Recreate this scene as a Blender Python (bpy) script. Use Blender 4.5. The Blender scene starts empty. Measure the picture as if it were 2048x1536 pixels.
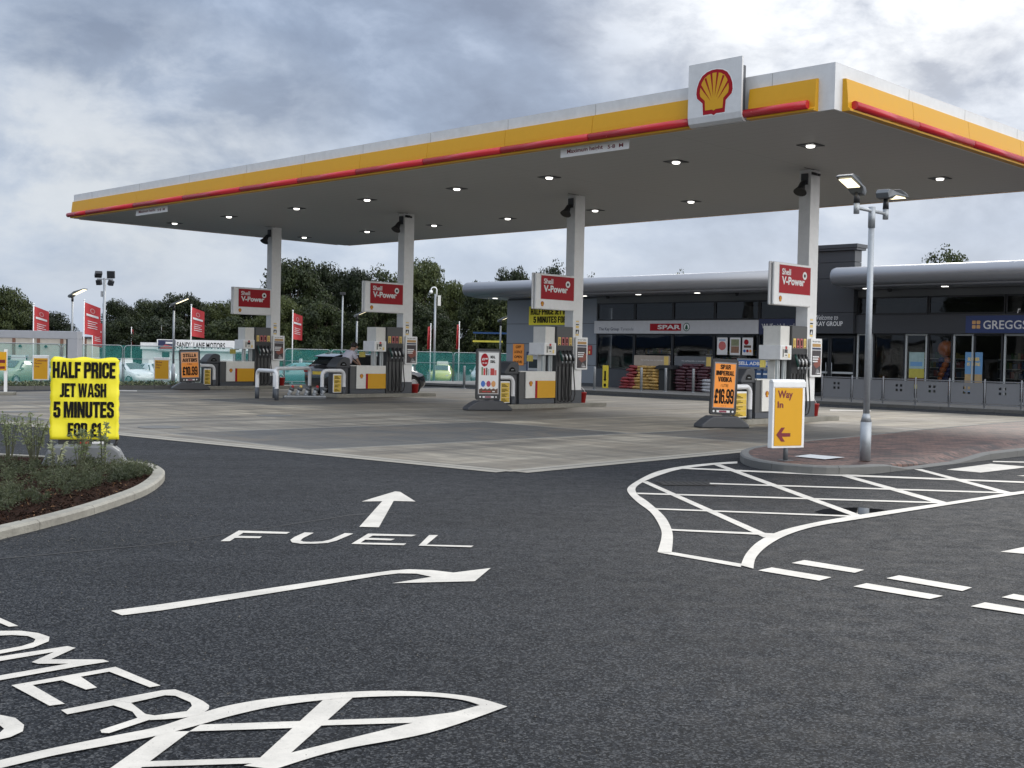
import bpy, bmesh, math, random
from mathutils import Vector, Matrix
R_ = math.radians
rnd = random.Random(7)
scn = bpy.context.scene
COL = scn.collection

# ------------------------------------------------------------------ camera
FOC, PIT, ROL, YAW, HC = 2390.3, 0.0244565, 0.0205122, 0.791828, 1.55
cr = Vector((1, 0, 0)); fw = Vector((0, math.cos(PIT), -math.sin(PIT))); cu = Vector((0, math.sin(PIT), math.cos(PIT)))
RX = cr*math.cos(ROL) + cu*math.sin(ROL); UX = cu*math.cos(ROL) - cr*math.sin(ROL)
ORG = Vector((0, 0, HC))
cam = bpy.data.cameras.new('camera'); camo = bpy.data.objects.new('camera', cam); COL.objects.link(camo)
cam.sensor_width = 36; cam.lens = FOC/2048*36; cam.clip_end = 3000; cam.clip_start = 0.05
camo.matrix_world = Matrix(((RX.x, UX.x, -fw.x, 0), (RX.y, UX.y, -fw.y, 0), (RX.z, UX.z, -fw.z, HC), (0, 0, 0, 1)))
scn.camera = camo
scn.view_settings.view_transform = 'Standard'; scn.view_settings.look = 'None'
scn.view_settings.exposure = 0.0; scn.view_settings.gamma = 1
EU = Vector((-math.sin(YAW), math.cos(YAW), 0)); EV = Vector((math.cos(YAW), math.sin(YAW), 0))
def W(u, v, z=0): return EU*u + EV*v + Vector((0, 0, z))
def uvof(p): return p.dot(EU), p.dot(EV)
def ray(x, y): return fw + RX*((x-1024)/FOC) - UX*((y-768)/FOC)
def gnd(x, y, z=0.0): d = ray(x, y); return ORG + d*((z-HC)/d.z)
def atY(x, y, Y): d = ray(x, y); return ORG + d*(Y/d.y)
def terr(u):
    if u < 40: return 0.0
    if u < 51: return -0.0225*(u-40)
    return max(-1.42, -0.2475-0.03*(u-51))

# ------------------------------------------------------------------ world and sun
SUN_EL, SUN_AZ = R_(34), R_(22)          # azimuth measured right of straight ahead (+y)
sdir = Vector((math.sin(SUN_AZ)*math.cos(SUN_EL), math.cos(SUN_AZ)*math.cos(SUN_EL), math.sin(SUN_EL)))
world = bpy.data.worlds.new('World'); scn.world = world; world.use_nodes = True
nt = world.node_tree; nt.nodes.clear()
def N(tree, t, **kw):
    n = tree.nodes.new(t)
    for k, v in kw.items():
        if k.startswith('i_'): n.inputs[k[2:].replace('_', ' ')].default_value = v
        else: setattr(n, k, v)
    return n
def LK(tree, a, b): tree.links.new(a, b)
def mathn(tree, op, a, b=None, clamp=False):
    n = tree.nodes.new('ShaderNodeMath'); n.operation = op; n.use_clamp = clamp
    for i, s in enumerate((a, b)):
        if s is None: continue
        if isinstance(s, (int, float)): n.inputs[i].default_value = s
        else: tree.links.new(s, n.inputs[i])
    return n.outputs[0]
def mixc(tree, f, a, b, mode='MIX'):
    n = tree.nodes.new('ShaderNodeMix'); n.data_type = 'RGBA'; n.blend_type = mode
    for s, i in ((f, 0), (a, 6), (b, 7)):
        if isinstance(s, (int, float)): n.inputs[i].default_value = s
        elif isinstance(s, tuple): n.inputs[i].default_value = (*s, 1) if len(s) == 3 else s
        else: tree.links.new(s, n.inputs[i])
    return n.outputs[2]
def ramp(tree, fac, stops, interp='LINEAR'):
    n = tree.nodes.new('ShaderNodeValToRGB'); n.color_ramp.interpolation = interp
    e = n.color_ramp.elements
    while len(e) > 1: e.remove(e[-1])
    e[0].position = stops[0][0]; c = stops[0][1]; e[0].color = (c, c, c, 1) if isinstance(c, (int, float)) else (*c, 1)
    for p, c in stops[1:]:
        q = e.new(p); q.color = (c, c, c, 1) if isinstance(c, (int, float)) else (*c, 1)
    tree.links.new(fac, n.inputs[0]); return n.outputs[0]
SKY_STR = 0.1
sky = N(nt, 'ShaderNodeTexSky', sky_type='NISHITA', sun_disc=False, sun_elevation=SUN_EL, sun_rotation=SUN_AZ, dust_density=2.0)
tc = N(nt, 'ShaderNodeTexCoord'); sep = N(nt, 'ShaderNodeSeparateXYZ'); LK(nt, tc.outputs['Generated'], sep.inputs[0])
comb = N(nt, 'ShaderNodeMapping'); comb.inputs['Scale'].default_value = (1.0, 1.0, 1.75); comb.inputs['Location'].default_value = (0.35, 0.2, 0.55); LK(nt, tc.outputs['Generated'], comb.inputs[0])
n1 = N(nt, 'ShaderNodeTexNoise', i_Scale=3.2, i_Detail=9.0, i_Roughness=0.52, i_Distortion=0.35); LK(nt, comb.outputs[0], n1.inputs['Vector'])
n2 = N(nt, 'ShaderNodeTexNoise', i_Scale=10.0, i_Detail=8.0, i_Roughness=0.58, i_Distortion=0.2); LK(nt, comb.outputs[0], n2.inputs['Vector'])
cl = mathn(nt, 'ADD', mathn(nt, 'MULTIPLY', n1.outputs[0], 0.62), mathn(nt, 'MULTIPLY', n2.outputs[0], 0.38))
ccol = ramp(nt, cl, [(0.35, (2.1, 2.7, 3.9)), (0.44, (3.05, 3.85, 5.3)), (0.50, (4.4, 5.3, 6.9)), (0.56, (6.3, 7.1, 8.4)), (0.62, (8.8, 9.2, 9.8))])
brk = N(nt, 'ShaderNodeVectorMath', operation='DISTANCE'); LK(nt, comb.outputs[0], brk.inputs[0])
_bd = Vector((math.sin(R_(-19))*math.cos(R_(8.2)), math.cos(R_(-19))*math.cos(R_(8.2)), math.sin(R_(8.2)))); brk.inputs[1].default_value = (_bd.x+0.35, _bd.y+0.2, _bd.z*1.75+0.55)
bk = mathn(nt, 'MULTIPLY', ramp(nt, brk.outputs['Value'], [(0.0, 1.0), (0.10, 0.75), (0.24, 0.0)]), ramp(nt, n2.outputs[0], [(0.36, 0.25), (0.56, 1.0)]))
# the low sky, seen through a longer path of cloud, is paler
hz = ramp(nt, sep.outputs[2], [(0.0, 0.85), (0.07, 0.6), (0.16, 0.0)])
ccol = mixc(nt, hz, ccol, (5.3, 6.3, 7.9))
ccol = mixc(nt, mathn(nt, 'MULTIPLY', bk, 0.75), ccol, (8.0, 8.2, 8.3))
# thin cloud near the sun is brighter
dot = N(nt, 'ShaderNodeVectorMath', operation='DOT_PRODUCT'); LK(nt, tc.outputs['Generated'], dot.inputs[0])
dot.inputs[1].default_value = (math.sin(R_(17))*math.cos(R_(24)), math.cos(R_(17))*math.cos(R_(24)), math.sin(R_(24)))
glow = ramp(nt, dot.outputs['Value'], [(0.950, 0.0), (0.982, 0.6), (1.0, 1.0)])
glow = mathn(nt, 'MULTIPLY', glow, ramp(nt, n2.outputs[0], [(0.38, 0.25), (0.6, 1.0)]))
ccol = mixc(nt, mathn(nt, 'MULTIPLY', glow, 0.85), ccol, (15, 15, 14.6))
# overcast sky overhead is brighter than at the horizon
zen = ramp(nt, sep.outputs[2], [(0.3, 0.0), (0.75, 1.0)])
ccol = mixc(nt, zen, ccol, (12.0, 13.4, 15.6))
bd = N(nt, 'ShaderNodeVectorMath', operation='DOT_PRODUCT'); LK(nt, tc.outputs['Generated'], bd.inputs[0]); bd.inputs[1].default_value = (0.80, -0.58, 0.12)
back = ramp(nt, bd.outputs['Value'], [(0.25, 0.0), (0.9, 1.0)])  # unseen bright patch added to the sky behind right, lifting pump and column fronts
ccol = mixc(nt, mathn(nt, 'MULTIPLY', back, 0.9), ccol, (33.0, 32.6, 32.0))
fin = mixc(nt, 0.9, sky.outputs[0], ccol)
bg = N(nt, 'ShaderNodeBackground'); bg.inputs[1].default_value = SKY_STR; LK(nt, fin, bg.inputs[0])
wo = N(nt, 'ShaderNodeOutputWorld'); LK(nt, bg.outputs[0], wo.inputs[0])
sl = bpy.data.lights.new('sun', 'SUN'); sl.energy = 1.5; sl.angle = R_(14); sl.color = (1, 0.95, 0.87)
so = bpy.data.objects.new('sun', sl); COL.objects.link(so); so.rotation_euler = sdir.to_track_quat('Z', 'Y').to_euler()
so.location = (0, 0, 40)

# ------------------------------------------------------------------ materials
MATS = {}
def mat(name, col, rough=0.6, metal=0.0, var=0.12, vs=6.0, bump=0.0, bs=60.0, emit=None, es=0.0, alpha=None, spec=0.5, coat=0.0, dirt=0.0):
    if name in MATS: return MATS[name]
    m = bpy.data.materials.new(name); m.use_nodes = True; t = m.node_tree; b = t.nodes['Principled BSDF']
    tc = N(t, 'ShaderNodeTexCoord')
    nz = N(t, 'ShaderNodeTexNoise', i_Scale=vs, i_Detail=5.0, i_Roughness=0.6); LK(t, tc.outputs['Object'], nz.inputs['Vector'])
    v = mathn(t, 'ADD', mathn(t, 'MULTIPLY', nz.outputs[0], 2*var), 1-var)
    hs = N(t, 'ShaderNodeVectorMath', operation='SCALE'); hs.inputs[0].default_value = col; LK(t, v, hs.inputs['Scale'])
    out = hs.outputs[0]
    if dirt:
        nd = N(t, 'ShaderNodeTexNoise', i_Scale=1.7, i_Detail=6.0, i_Roughness=0.7); LK(t, tc.outputs['Object'], nd.inputs['Vector'])
        out = mixc(t, mathn(t, 'MULTIPLY', ramp(t, nd.outputs[0], [(0.45, 0), (0.75, 1)]), dirt), out, (0.10, 0.09, 0.075))
    LK(t, out, b.inputs['Base Color'])
    rr = mathn(t, 'ADD', mathn(t, 'MULTIPLY', nz.outputs[0], 0.16), max(0.02, rough-0.08)); LK(t, rr, b.inputs['Roughness'])
    b.inputs['Metallic'].default_value = metal; b.inputs['Specular IOR Level'].default_value = spec
    if coat: b.inputs['Coat Weight'].default_value = coat; b.inputs['Coat Roughness'].default_value = 0.05
    if bump:
        nb = N(t, 'ShaderNodeTexNoise', i_Scale=bs, i_Detail=3.0); LK(t, tc.outputs['Object'], nb.inputs['Vector'])
        bn = N(t, 'ShaderNodeBump', i_Strength=bump, i_Distance=0.02); LK(t, nb.outputs[0], bn.inputs['Height']); LK(t, bn.outputs[0], b.inputs['Normal'])
    if emit: b.inputs['Emission Color'].default_value = (*emit, 1); b.inputs['Emission Strength'].default_value = es
    MATS[name] = m; return m
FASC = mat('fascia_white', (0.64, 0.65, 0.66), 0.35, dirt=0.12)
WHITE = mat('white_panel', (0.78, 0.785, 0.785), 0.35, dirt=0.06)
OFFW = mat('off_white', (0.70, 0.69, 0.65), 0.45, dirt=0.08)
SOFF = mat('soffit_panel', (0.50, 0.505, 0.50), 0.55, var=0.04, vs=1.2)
YEL = mat('sign_yellow', (0.64, 0.335, 0.018), 0.42, var=0.05, spec=0.25)
YELP = mat('sheet_yellow', (0.86, 0.76, 0.025), 0.5, var=0.06, bump=0.15, bs=9)
RED = mat('trim_red', (0.52, 0.026, 0.036), 0.24, var=0.06)
DRED = mat('sign_red', (0.34, 0.012, 0.020), 0.4, var=0.05, spec=0.12)
MAROON = mat('lettering_maroon', (0.16, 0.006, 0.015), 0.5)
INK = mat('black_ink', (0.006, 0.006, 0.006), 0.6, spec=0.15)
GREYD = mat('dark_grey_metal', (0.055, 0.06, 0.07), 0.45, dirt=0.1)
PUMPG = mat('pump_grey', (0.062, 0.064, 0.066), 0.42, dirt=0.12)
BLK = mat('black_plastic', (0.02, 0.021, 0.024), 0.45)
RUB = mat('black_rubber', (0.014, 0.014, 0.015), 0.5)
BIN = mat('bin_plastic', (0.045, 0.048, 0.055), 0.5, dirt=0.08)
STEEL = mat('galvanised_steel', (0.36, 0.385, 0.41), 0.5, 0.55, var=0.22, vs=18, dirt=0.1)
STEELG = mat('grey_steel', (0.33, 0.35, 0.37), 0.45, 0.4, var=0.15, vs=14)
POST = mat('post_grey', (0.12, 0.13, 0.14), 0.5, 0.2)
HOOPW = mat('hoop_white', (0.70, 0.71, 0.73), 0.35, dirt=0.16)
HOOPB = mat('hoop_base_grey', (0.06, 0.068, 0.082), 0.5, dirt=0.2)
ORANGE = mat('poster_orange', (0.88, 0.31, 0.06), 0.5, var=0.05, spec=0.2)
ORANGEP = mat('poster_peach', (0.80, 0.38, 0.18), 0.5, var=0.05)
PAPER = mat('poster_white', (0.70, 0.70, 0.70), 0.4)
NAVY = mat('sign_navy', (0.022, 0.03, 0.085), 0.4)
CLAD = mat('cladding_blue_grey', (0.20, 0.225, 0.26), 0.42, var=0.05, vs=2)
CLADD = mat('cladding_charcoal', (0.042, 0.046, 0.054), 0.42, var=0.08, vs=2)
ROOFM = mat('roof_silver', (0.30, 0.31, 0.335), 0.36, 0.55, var=0.05, vs=3)
FRAME = mat('window_frame_dark', (0.02, 0.022, 0.026), 0.4)
FRAMEL = mat('window_frame_light', (0.42, 0.45, 0.46), 0.4)
BARR = mat('barrier_grey', (0.23, 0.24, 0.26), 0.45, var=0.06)
LIT = mat('lamp_lit', (1, 1, 1), 0.5, emit=(1, 0.97, 0.9), es=3.5)
LITW = mat('lamp_lit_warm', (1, 1, 1), 0.5, emit=(1, 0.86, 0.55), es=2.4)
GREENLIT = mat('green_light', (0.1, 0.6, 0.2), 0.5, emit=(0.1, 1.0, 0.25), es=1.2)
DGREEN = mat('emblem_green', (0.01, 0.08, 0.045), 0.4)
BLUE = mat('display_blue', (0.03, 0.13, 0.45), 0.4)
LBLUE = mat('poster_blue', (0.14, 0.30, 0.52), 0.4)
BROWN = mat('poster_brown', (0.10, 0.045, 0.025), 0.5)
SCREEN = mat('dark_screen', (0.025, 0.028, 0.032), 0.15)
REDP = mat('red_plastic', (0.42, 0.02, 0.02), 0.4)
GOLD = mat('label_yellow', (0.78, 0.56, 0.16), 0.5)
PINK = mat('label_red', (0.55, 0.14, 0.13), 0.5)
BEIGE = mat('cream_wall', (0.50, 0.46, 0.40), 0.7, dirt=0.15)
TEALD = mat('steel_grille', (0.11, 0.12, 0.13), 0.5, 0.3)
CARBLK = mat('car_black', (0.008, 0.009, 0.014), 0.18, 0.0, var=0.05, coat=1.0)
CGLASS = mat('car_glass', (0.012, 0.016, 0.018), 0.06, spec=0.8)
TYRE = mat('tyre_rubber', (0.016, 0.016, 0.017), 0.8)
ALLOY = mat('alloy_rim', (0.45, 0.46, 0.48), 0.35, 0.8)
RLAMP = mat('rear_lamp_red', (0.30, 0.008, 0.01), 0.15)
PLATE = mat('plate_yellow', (0.72, 0.52, 0.05), 0.4)
HLAMP = mat('head_lamp', (0.55, 0.57, 0.6), 0.1)
SKIN = mat('skin', (0.42, 0.24, 0.17), 0.55, var=0.06)
HAIR = mat('hair_dark', (0.02, 0.014, 0.011), 0.6)
SHIRT = mat('shirt_white', (0.60, 0.58, 0.66), 0.8, var=0.06, bump=0.1, bs=30)
TROUS = mat('trousers_grey', (0.05, 0.052, 0.06), 0.8)
SHOE = mat('shoe_black', (0.015, 0.015, 0.015), 0.4)
BARK = mat('bark', (0.085, 0.065, 0.05), 0.9, var=0.3, vs=9, bump=0.4)
FLAGR = mat('flag_red', (0.48, 0.045, 0.05), 0.75, var=0.08)

def asphalt():
    m = bpy.data.materials.new('asphalt'); m.use_nodes = True; t = m.node_tree; b = t.nodes['Principled BSDF']
    tc = N(t, 'ShaderNodeTexCoord'); o = tc.outputs['Object']
    v = N(t, 'ShaderNodeTexVoronoi', i_Scale=105.0); LK(t, o, v.inputs['Vector'])
    a = N(t, 'ShaderNodeTexNoise', i_Scale=150.0, i_Detail=3.0, i_Roughness=0.65); LK(t, o, a.inputs['Vector'])
    big = N(t, 'ShaderNodeTexNoise', i_Scale=0.5, i_Detail=6.0, i_Roughness=0.65); LK(t, o, big.inputs['Vector'])
    mid = N(t, 'ShaderNodeTexNoise', i_Scale=5.0, i_Detail=5.0, i_Roughness=0.7); LK(t, o, mid.inputs['Vector'])
    vg = N(t, 'ShaderNodeSeparateColor'); LK(t, v.outputs['Color'], vg.inputs[0])
    st = mathn(t, 'ADD', mathn(t, 'MULTIPLY', vg.outputs[0], 0.55), mathn(t, 'MULTIPLY', a.outputs[0], 0.45))
    c = ramp(t, st, [(0.27, (0.003, 0.0035, 0.0045)), (0.46, (0.012, 0.0135, 0.017)), (0.62, (0.032, 0.035, 0.041)), (0.80, (0.10, 0.102, 0.104))])
    bm_ = mathn(t, 'ADD', mathn(t, 'MULTIPLY', big.outputs[0], 0.55), mathn(t, 'MULTIPLY', mid.outputs[0], 0.35))
    mpw = N(t, 'ShaderNodeMapping'); mpw.inputs['Rotation'].default_value = (0, 0, R_(-20)); mpw.inputs['Scale'].default_value = (0.12, 1.1, 1); LK(t, o, mpw.inputs[0])
    wt = N(t, 'ShaderNodeTexNoise', i_Scale=1.0, i_Detail=4.0, i_Roughness=0.6); LK(t, mpw.outputs[0], wt.inputs['Vector'])
    bm_ = mathn(t, 'ADD', bm_, mathn(t, 'MULTIPLY', mathn(t, 'SUBTRACT', wt.outputs[0], 0.5), 0.7))
    sc = N(t, 'ShaderNodeVectorMath', operation='SCALE'); LK(t, c, sc.inputs[0]); LK(t, mathn(t, 'ADD', bm_, 0.45), sc.inputs['Scale'])
    dv = N(t, 'ShaderNodeTexVoronoi', i_Scale=0.8); LK(t, o, dv.inputs['Vector'])
    dd = mathn(t, 'ADD', dv.outputs['Distance'], mathn(t, 'MULTIPLY', mathn(t, 'SUBTRACT', mid.outputs[0], 0.5), 0.12))
    LK(t, mixc(t, ramp(t, dd, [(0.03, 0.55), (0.075, 0.0)]), sc.outputs[0], (0.006, 0.006, 0.007)), b.inputs['Base Color'])
    LK(t, ramp(t, mid.outputs[0], [(0.3, 0.55), (0.7, 0.78)]), b.inputs['Roughness'])
    b.inputs['Specular IOR Level'].default_value = 0.085; b.inputs['Specular Tint'].default_value = (0.86, 0.93, 1.0, 1)
    bn = N(t, 'ShaderNodeBump', i_Strength=0.9, i_Distance=0.006); LK(t, st, bn.inputs['Height']); LK(t, bn.outputs[0], b.inputs['Normal'])
    return m
ASPH = asphalt()
def paint():
    m = bpy.data.materials.new('road_paint'); m.use_nodes = True; t = m.node_tree; b = t.nodes['Principled BSDF']
    tc = N(t, 'ShaderNodeTexCoord'); o = tc.outputs['Object']
    a = N(t, 'ShaderNodeTexNoise', i_Scale=70.0, i_Detail=4.0, i_Roughness=0.7); LK(t, o, a.inputs['Vector'])
    g = N(t, 'ShaderNodeTexNoise', i_Scale=3.0, i_Detail=6.0, i_Roughness=0.7); LK(t, o, g.inputs['Vector'])
    c = mixc(t, ramp(t, g.outputs[0], [(0.35, 0.0), (0.8, 1.0)]), (0.61, 0.575, 0.515), (0.38, 0.36, 0.325))
    c = mixc(t, ramp(t, a.outputs[0], [(0.29, 0.8), (0.38, 0.0)]), c, (0.13, 0.13, 0.13))
    LK(t, c, b.inputs['Base Color']); b.inputs['Roughness'].default_value = 0.6
    bn = N(t, 'ShaderNodeBump', i_Strength=0.4, i_Distance=0.006); LK(t, a.outputs[0], bn.inputs['Height']); LK(t, bn.outputs[0], b.inputs['Normal'])
    return m
PAINT = paint()
def concrete_slab():
    m = bpy.data.materials.new('forecourt_concrete'); m.use_nodes = True; t = m.node_tree; b = t.nodes['Principled BSDF']
    tc = N(t, 'ShaderNodeTexCoord')
    rot = N(t, 'ShaderNodeMapping'); rot.inputs['Rotation'].default_value = (0, 0, -YAW); LK(t, tc.outputs['Object'], rot.inputs[0])
    s = N(t, 'ShaderNodeSeparateXYZ'); LK(t, rot.outputs[0], s.inputs[0])     # x = v, y = u
    pv = mathn(t, 'DIVIDE', mathn(t, 'SUBTRACT', s.outputs[0], 19.0), 8.0); pu = mathn(t, 'DIVIDE', mathn(t, 'SUBTRACT', s.outputs[1], 15.3), 4.3)
    iv = mathn(t, 'FLOOR', pv); iu = mathn(t, 'FLOOR', pu)
    cb = N(t, 'ShaderNodeCombineXYZ'); LK(t, iv, cb.inputs[0]); LK(t, iu, cb.inputs[1])
    wn = N(t, 'ShaderNodeTexWhiteNoise', noise_dimensions='2D'); LK(t, cb.outputs[0], wn.inputs['Vector'])
    def cell(a, b_): return mathn(t, 'MULTIPLY', mathn(t, 'COMPARE', iv, a), mathn(t, 'COMPARE', iu, b_))
    darkbay = mathn(t, 'ADD', mathn(t, 'ADD', cell(-1, 0), cell(0, -1)), mathn(t, 'ADD', cell(-2, 2), cell(0, 3)), True)
    # streaks brushed along u
    mp = N(t, 'ShaderNodeMapping'); mp.inputs['Scale'].default_value = (2.6, 0.35, 1); LK(t, rot.outputs[0], mp.inputs[0])
    k = N(t, 'ShaderNodeTexNoise', i_Scale=1.0, i_Detail=7.0, i_Roughness=0.68, i_Distortion=0.4); LK(t, mp.outputs[0], k.inputs['Vector'])
    mp2 = N(t, 'ShaderNodeMapping'); mp2.inputs['Scale'].default_value = (0.18, 0.9, 1); LK(t, rot.outputs[0], mp2.inputs[0])
    k2 = N(t, 'ShaderNodeTexNoise', i_Scale=1.0, i_Detail=6.0, i_Roughness=0.65); LK(t, mp2.outputs[0], k2.inputs['Vector'])
    f = N(t, 'ShaderNodeTexNoise', i_Scale=45.0, i_Detail=3.0); LK(t, tc.outputs['Object'], f.inputs['Vector'])
    w = mathn(t, 'ADD', mathn(t, 'MULTIPLY', k.outputs[0], 0.5), mathn(t, 'MULTIPLY', k2.outputs[0], 0.5))
    c = ramp(t, w, [(0.36, (0.082, 0.074, 0.061)), (0.45, (0.15, 0.134, 0.110)), (0.52, (0.225, 0.203, 0.166)), (0.60, (0.36, 0.325, 0.265))])
    tone = ramp(t, wn.outputs[0], [(0.0, (0.70, 0.72, 0.75)), (0.5, (0.98, 0.97, 0.95)), (1.0, (1.30, 1.26, 1.18))])
    c = mixc(t, 1.0, c, tone, 'MULTIPLY'); c = mixc(t, mathn(t, 'MULTIPLY', darkbay, 0.8), c, (0.042, 0.047, 0.053))
    c = mixc(t, mathn(t, 'MULTIPLY', f.outputs[0], 0.25), c, (0.12, 0.115, 0.10))
    b.inputs['Specular IOR Level'].default_value = 0.35
    sn = N(t, 'ShaderNodeTexNoise', i_Scale=0.55, i_Detail=7.0, i_Roughness=0.7, i_Distortion=0.6); LK(t, tc.outputs['Object'], sn.inputs['Vector'])
    c = mixc(t, ramp(t, sn.outputs[0], [(0.48, 0.0), (0.66, 0.55)]), c, (0.155, 0.128, 0.095))
    mp3 = N(t, 'ShaderNodeMapping'); mp3.inputs['Rotation'].default_value = (0, 0, R_(38)); mp3.inputs['Scale'].default_value = (0.10, 1.3, 1); LK(t, rot.outputs[0], mp3.inputs[0])
    ty = N(t, 'ShaderNodeTexNoise', i_Scale=1.0, i_Detail=3.0, i_Roughness=0.5, i_Distortion=0.8); LK(t, mp3.outputs[0], ty.inputs['Vector'])
    c = mixc(t, ramp(t, ty.outputs[0], [(0.55, 0.0), (0.66, 0.42)]), c, (0.075, 0.07, 0.064))
    # joints
    def joint(p, wd, sc):
        d = mathn(t, 'ABSOLUTE', mathn(t, 'SUBTRACT', mathn(t, 'FRACT', mathn(t, 'ADD', p, 0.5)), 0.5)); return mathn(t, 'LESS_THAN', mathn(t, 'MULTIPLY', d, sc), wd)
    jl = mathn(t, 'MAXIMUM', joint(pv, 0.075, 8.0), joint(pu, 0.06, 4.3)); jd = mathn(t, 'MAXIMUM', joint(pv, 0.018, 8.0), joint(pu, 0.015, 4.3))
    c = mixc(t, mathn(t, 'MULTIPLY', jl, 0.45), c, (0.34, 0.33, 0.295)); c = mixc(t, mathn(t, 'MULTIPLY', jd, 0.8), c, (0.05, 0.05, 0.048))
    LK(t, c, b.inputs['Base Color']); b.inputs['Roughness'].default_value = 0.62
    LK(t, ramp(t, k.outputs[0], [(0.35, 0.48), (0.65, 0.85)]), b.inputs['Roughness'])
    bn = N(t, 'ShaderNodeBump', i_Strength=0.2, i_Distance=0.01); LK(t, f.outputs[0], bn.inputs['Height']); LK(t, bn.outputs[0], b.inputs['Normal'])
    return m
SLAB = concrete_slab()
KERB = mat('kerb_concrete', (0.26, 0.25, 0.215), 0.8, var=0.3, vs=7, bump=0.45, bs=45, dirt=0.5)
KERBD = mat('kerb_dark', (0.13, 0.13, 0.125), 0.7, var=0.2, vs=9, bump=0.25, bs=70, dirt=0.2)
EDGE = mat('channel_concrete', (0.27, 0.25, 0.21), 0.7, var=0.25, vs=4, bump=0.2)
EDGED = mat('channel_dark', (0.12, 0.112, 0.10), 0.7, var=0.2, vs=4)
PAVE = mat('pavement_grey', (0.16, 0.155, 0.148), 0.75, var=0.2, vs=3, bump=0.2)
MULCH = mat('bark_mulch', (0.026, 0.013, 0.009), 0.95, var=0.45, vs=38, bump=0.9, bs=48, spec=0.05)
def bricks():
    m = bpy.data.materials.new('brick_paving'); m.use_nodes = True; t = m.node_tree; b = t.nodes['Principled BSDF']
    tc = N(t, 'ShaderNodeTexCoord')
    mp = N(t, 'ShaderNodeMapping'); mp.inputs['Rotation'].default_value = (0, 0, -YAW+R_(45)); LK(t, tc.outputs['Object'], mp.inputs[0])
    bt = N(t, 'ShaderNodeTexBrick', i_Scale=1.0); LK(t, mp.outputs[0], bt.inputs['Vector'])
    bt.inputs['Color1'].default_value = (0.185, 0.098, 0.076, 1); bt.inputs['Color2'].default_value = (0.038, 0.026, 0.027, 1); bt.inputs['Mortar'].default_value = (0.022, 0.018, 0.016, 1)
    bt.inputs['Brick Width'].default_value = 0.26; bt.inputs['Row Height'].default_value = 0.13; bt.inputs['Mortar Size'].default_value = 0.010
    nz = N(t, 'ShaderNodeTexNoise', i_Scale=4.0, i_Detail=5.0); LK(t, tc.outputs['Object'], nz.inputs['Vector'])
    c = mixc(t, 1.0, bt.outputs[0], ramp(t, nz.outputs[0], [(0.3, 0.6), (0.7, 1.15)]), 'MULTIPLY'); LK(t, c, b.inputs['Base Color']); b.inputs['Roughness'].default_value = 0.65
    bn = N(t, 'ShaderNodeBump', i_Strength=0.5, i_Distance=0.01, invert=True); LK(t, bt.outputs['Fac'], bn.inputs['Height']); LK(t, bn.outputs[0], b.inputs['Normal'])
    return m
BRICK = bricks()
def leafmat(name, a, b_, c_):
    m = bpy.data.materials.new(name); m.use_nodes = True; t = m.node_tree; b = t.nodes['Principled BSDF']
    tc = N(t, 'ShaderNodeTexCoord'); oi = N(t, 'ShaderNodeObjectInfo')
    nz = N(t, 'ShaderNodeTexNoise', i_Scale=1.1, i_Detail=4.0); LK(t, tc.outputs['Object'], nz.inputs['Vector'])
    n2 = N(t, 'ShaderNodeTexNoise', i_Scale=14.0, i_Detail=2.0); LK(t, tc.outputs['Object'], n2.inputs['Vector'])
    s = mathn(t, 'ADD', mathn(t, 'MULTIPLY', nz.outputs[0], 0.6), mathn(t, 'MULTIPLY', n2.outputs[0], 0.4))
    s = mathn(t, 'ADD', s, mathn(t, 'MULTIPLY', mathn(t, 'SUBTRACT', oi.outputs['Random'], 0.5), 0.26))
    LK(t, ramp(t, s, [(0.36, a), (0.52, b_), (0.66, c_)]), b.inputs['Base Color'])
    b.inputs['Roughness'].default_value = 0.6; b.inputs['Specular IOR Level'].default_value = 0.3
    if True:
        tl = N(t, 'ShaderNodeBsdfTranslucent'); LK(t, b.inputs['Base Color'].links[0].from_socket, tl.inputs[0]); mx = N(t, 'ShaderNodeMixShader'); mx.inputs[0].default_value = 0.15 if name == 'tree_leaf' else 0.4
        LK(t, b.outputs[0], mx.inputs[1]); LK(t, tl.outputs[0], mx.inputs[2]); LK(t, mx.outputs[0], t.nodes['Material Output'].inputs[0])
    return m
LEAF = leafmat('tree_leaf', (0.011, 0.018, 0.007), (0.026, 0.038, 0.013), (0.070, 0.086, 0.026))
SHRL = leafmat('shrub_leaf', (0.16, 0.20, 0.10), (0.30, 0.33, 0.19), (0.48, 0.49, 0.33))
GCL = leafmat('ground_cover_leaf', (0.040, 0.050, 0.027), (0.078, 0.092, 0.050), (0.15, 0.165, 0.10))
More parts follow.
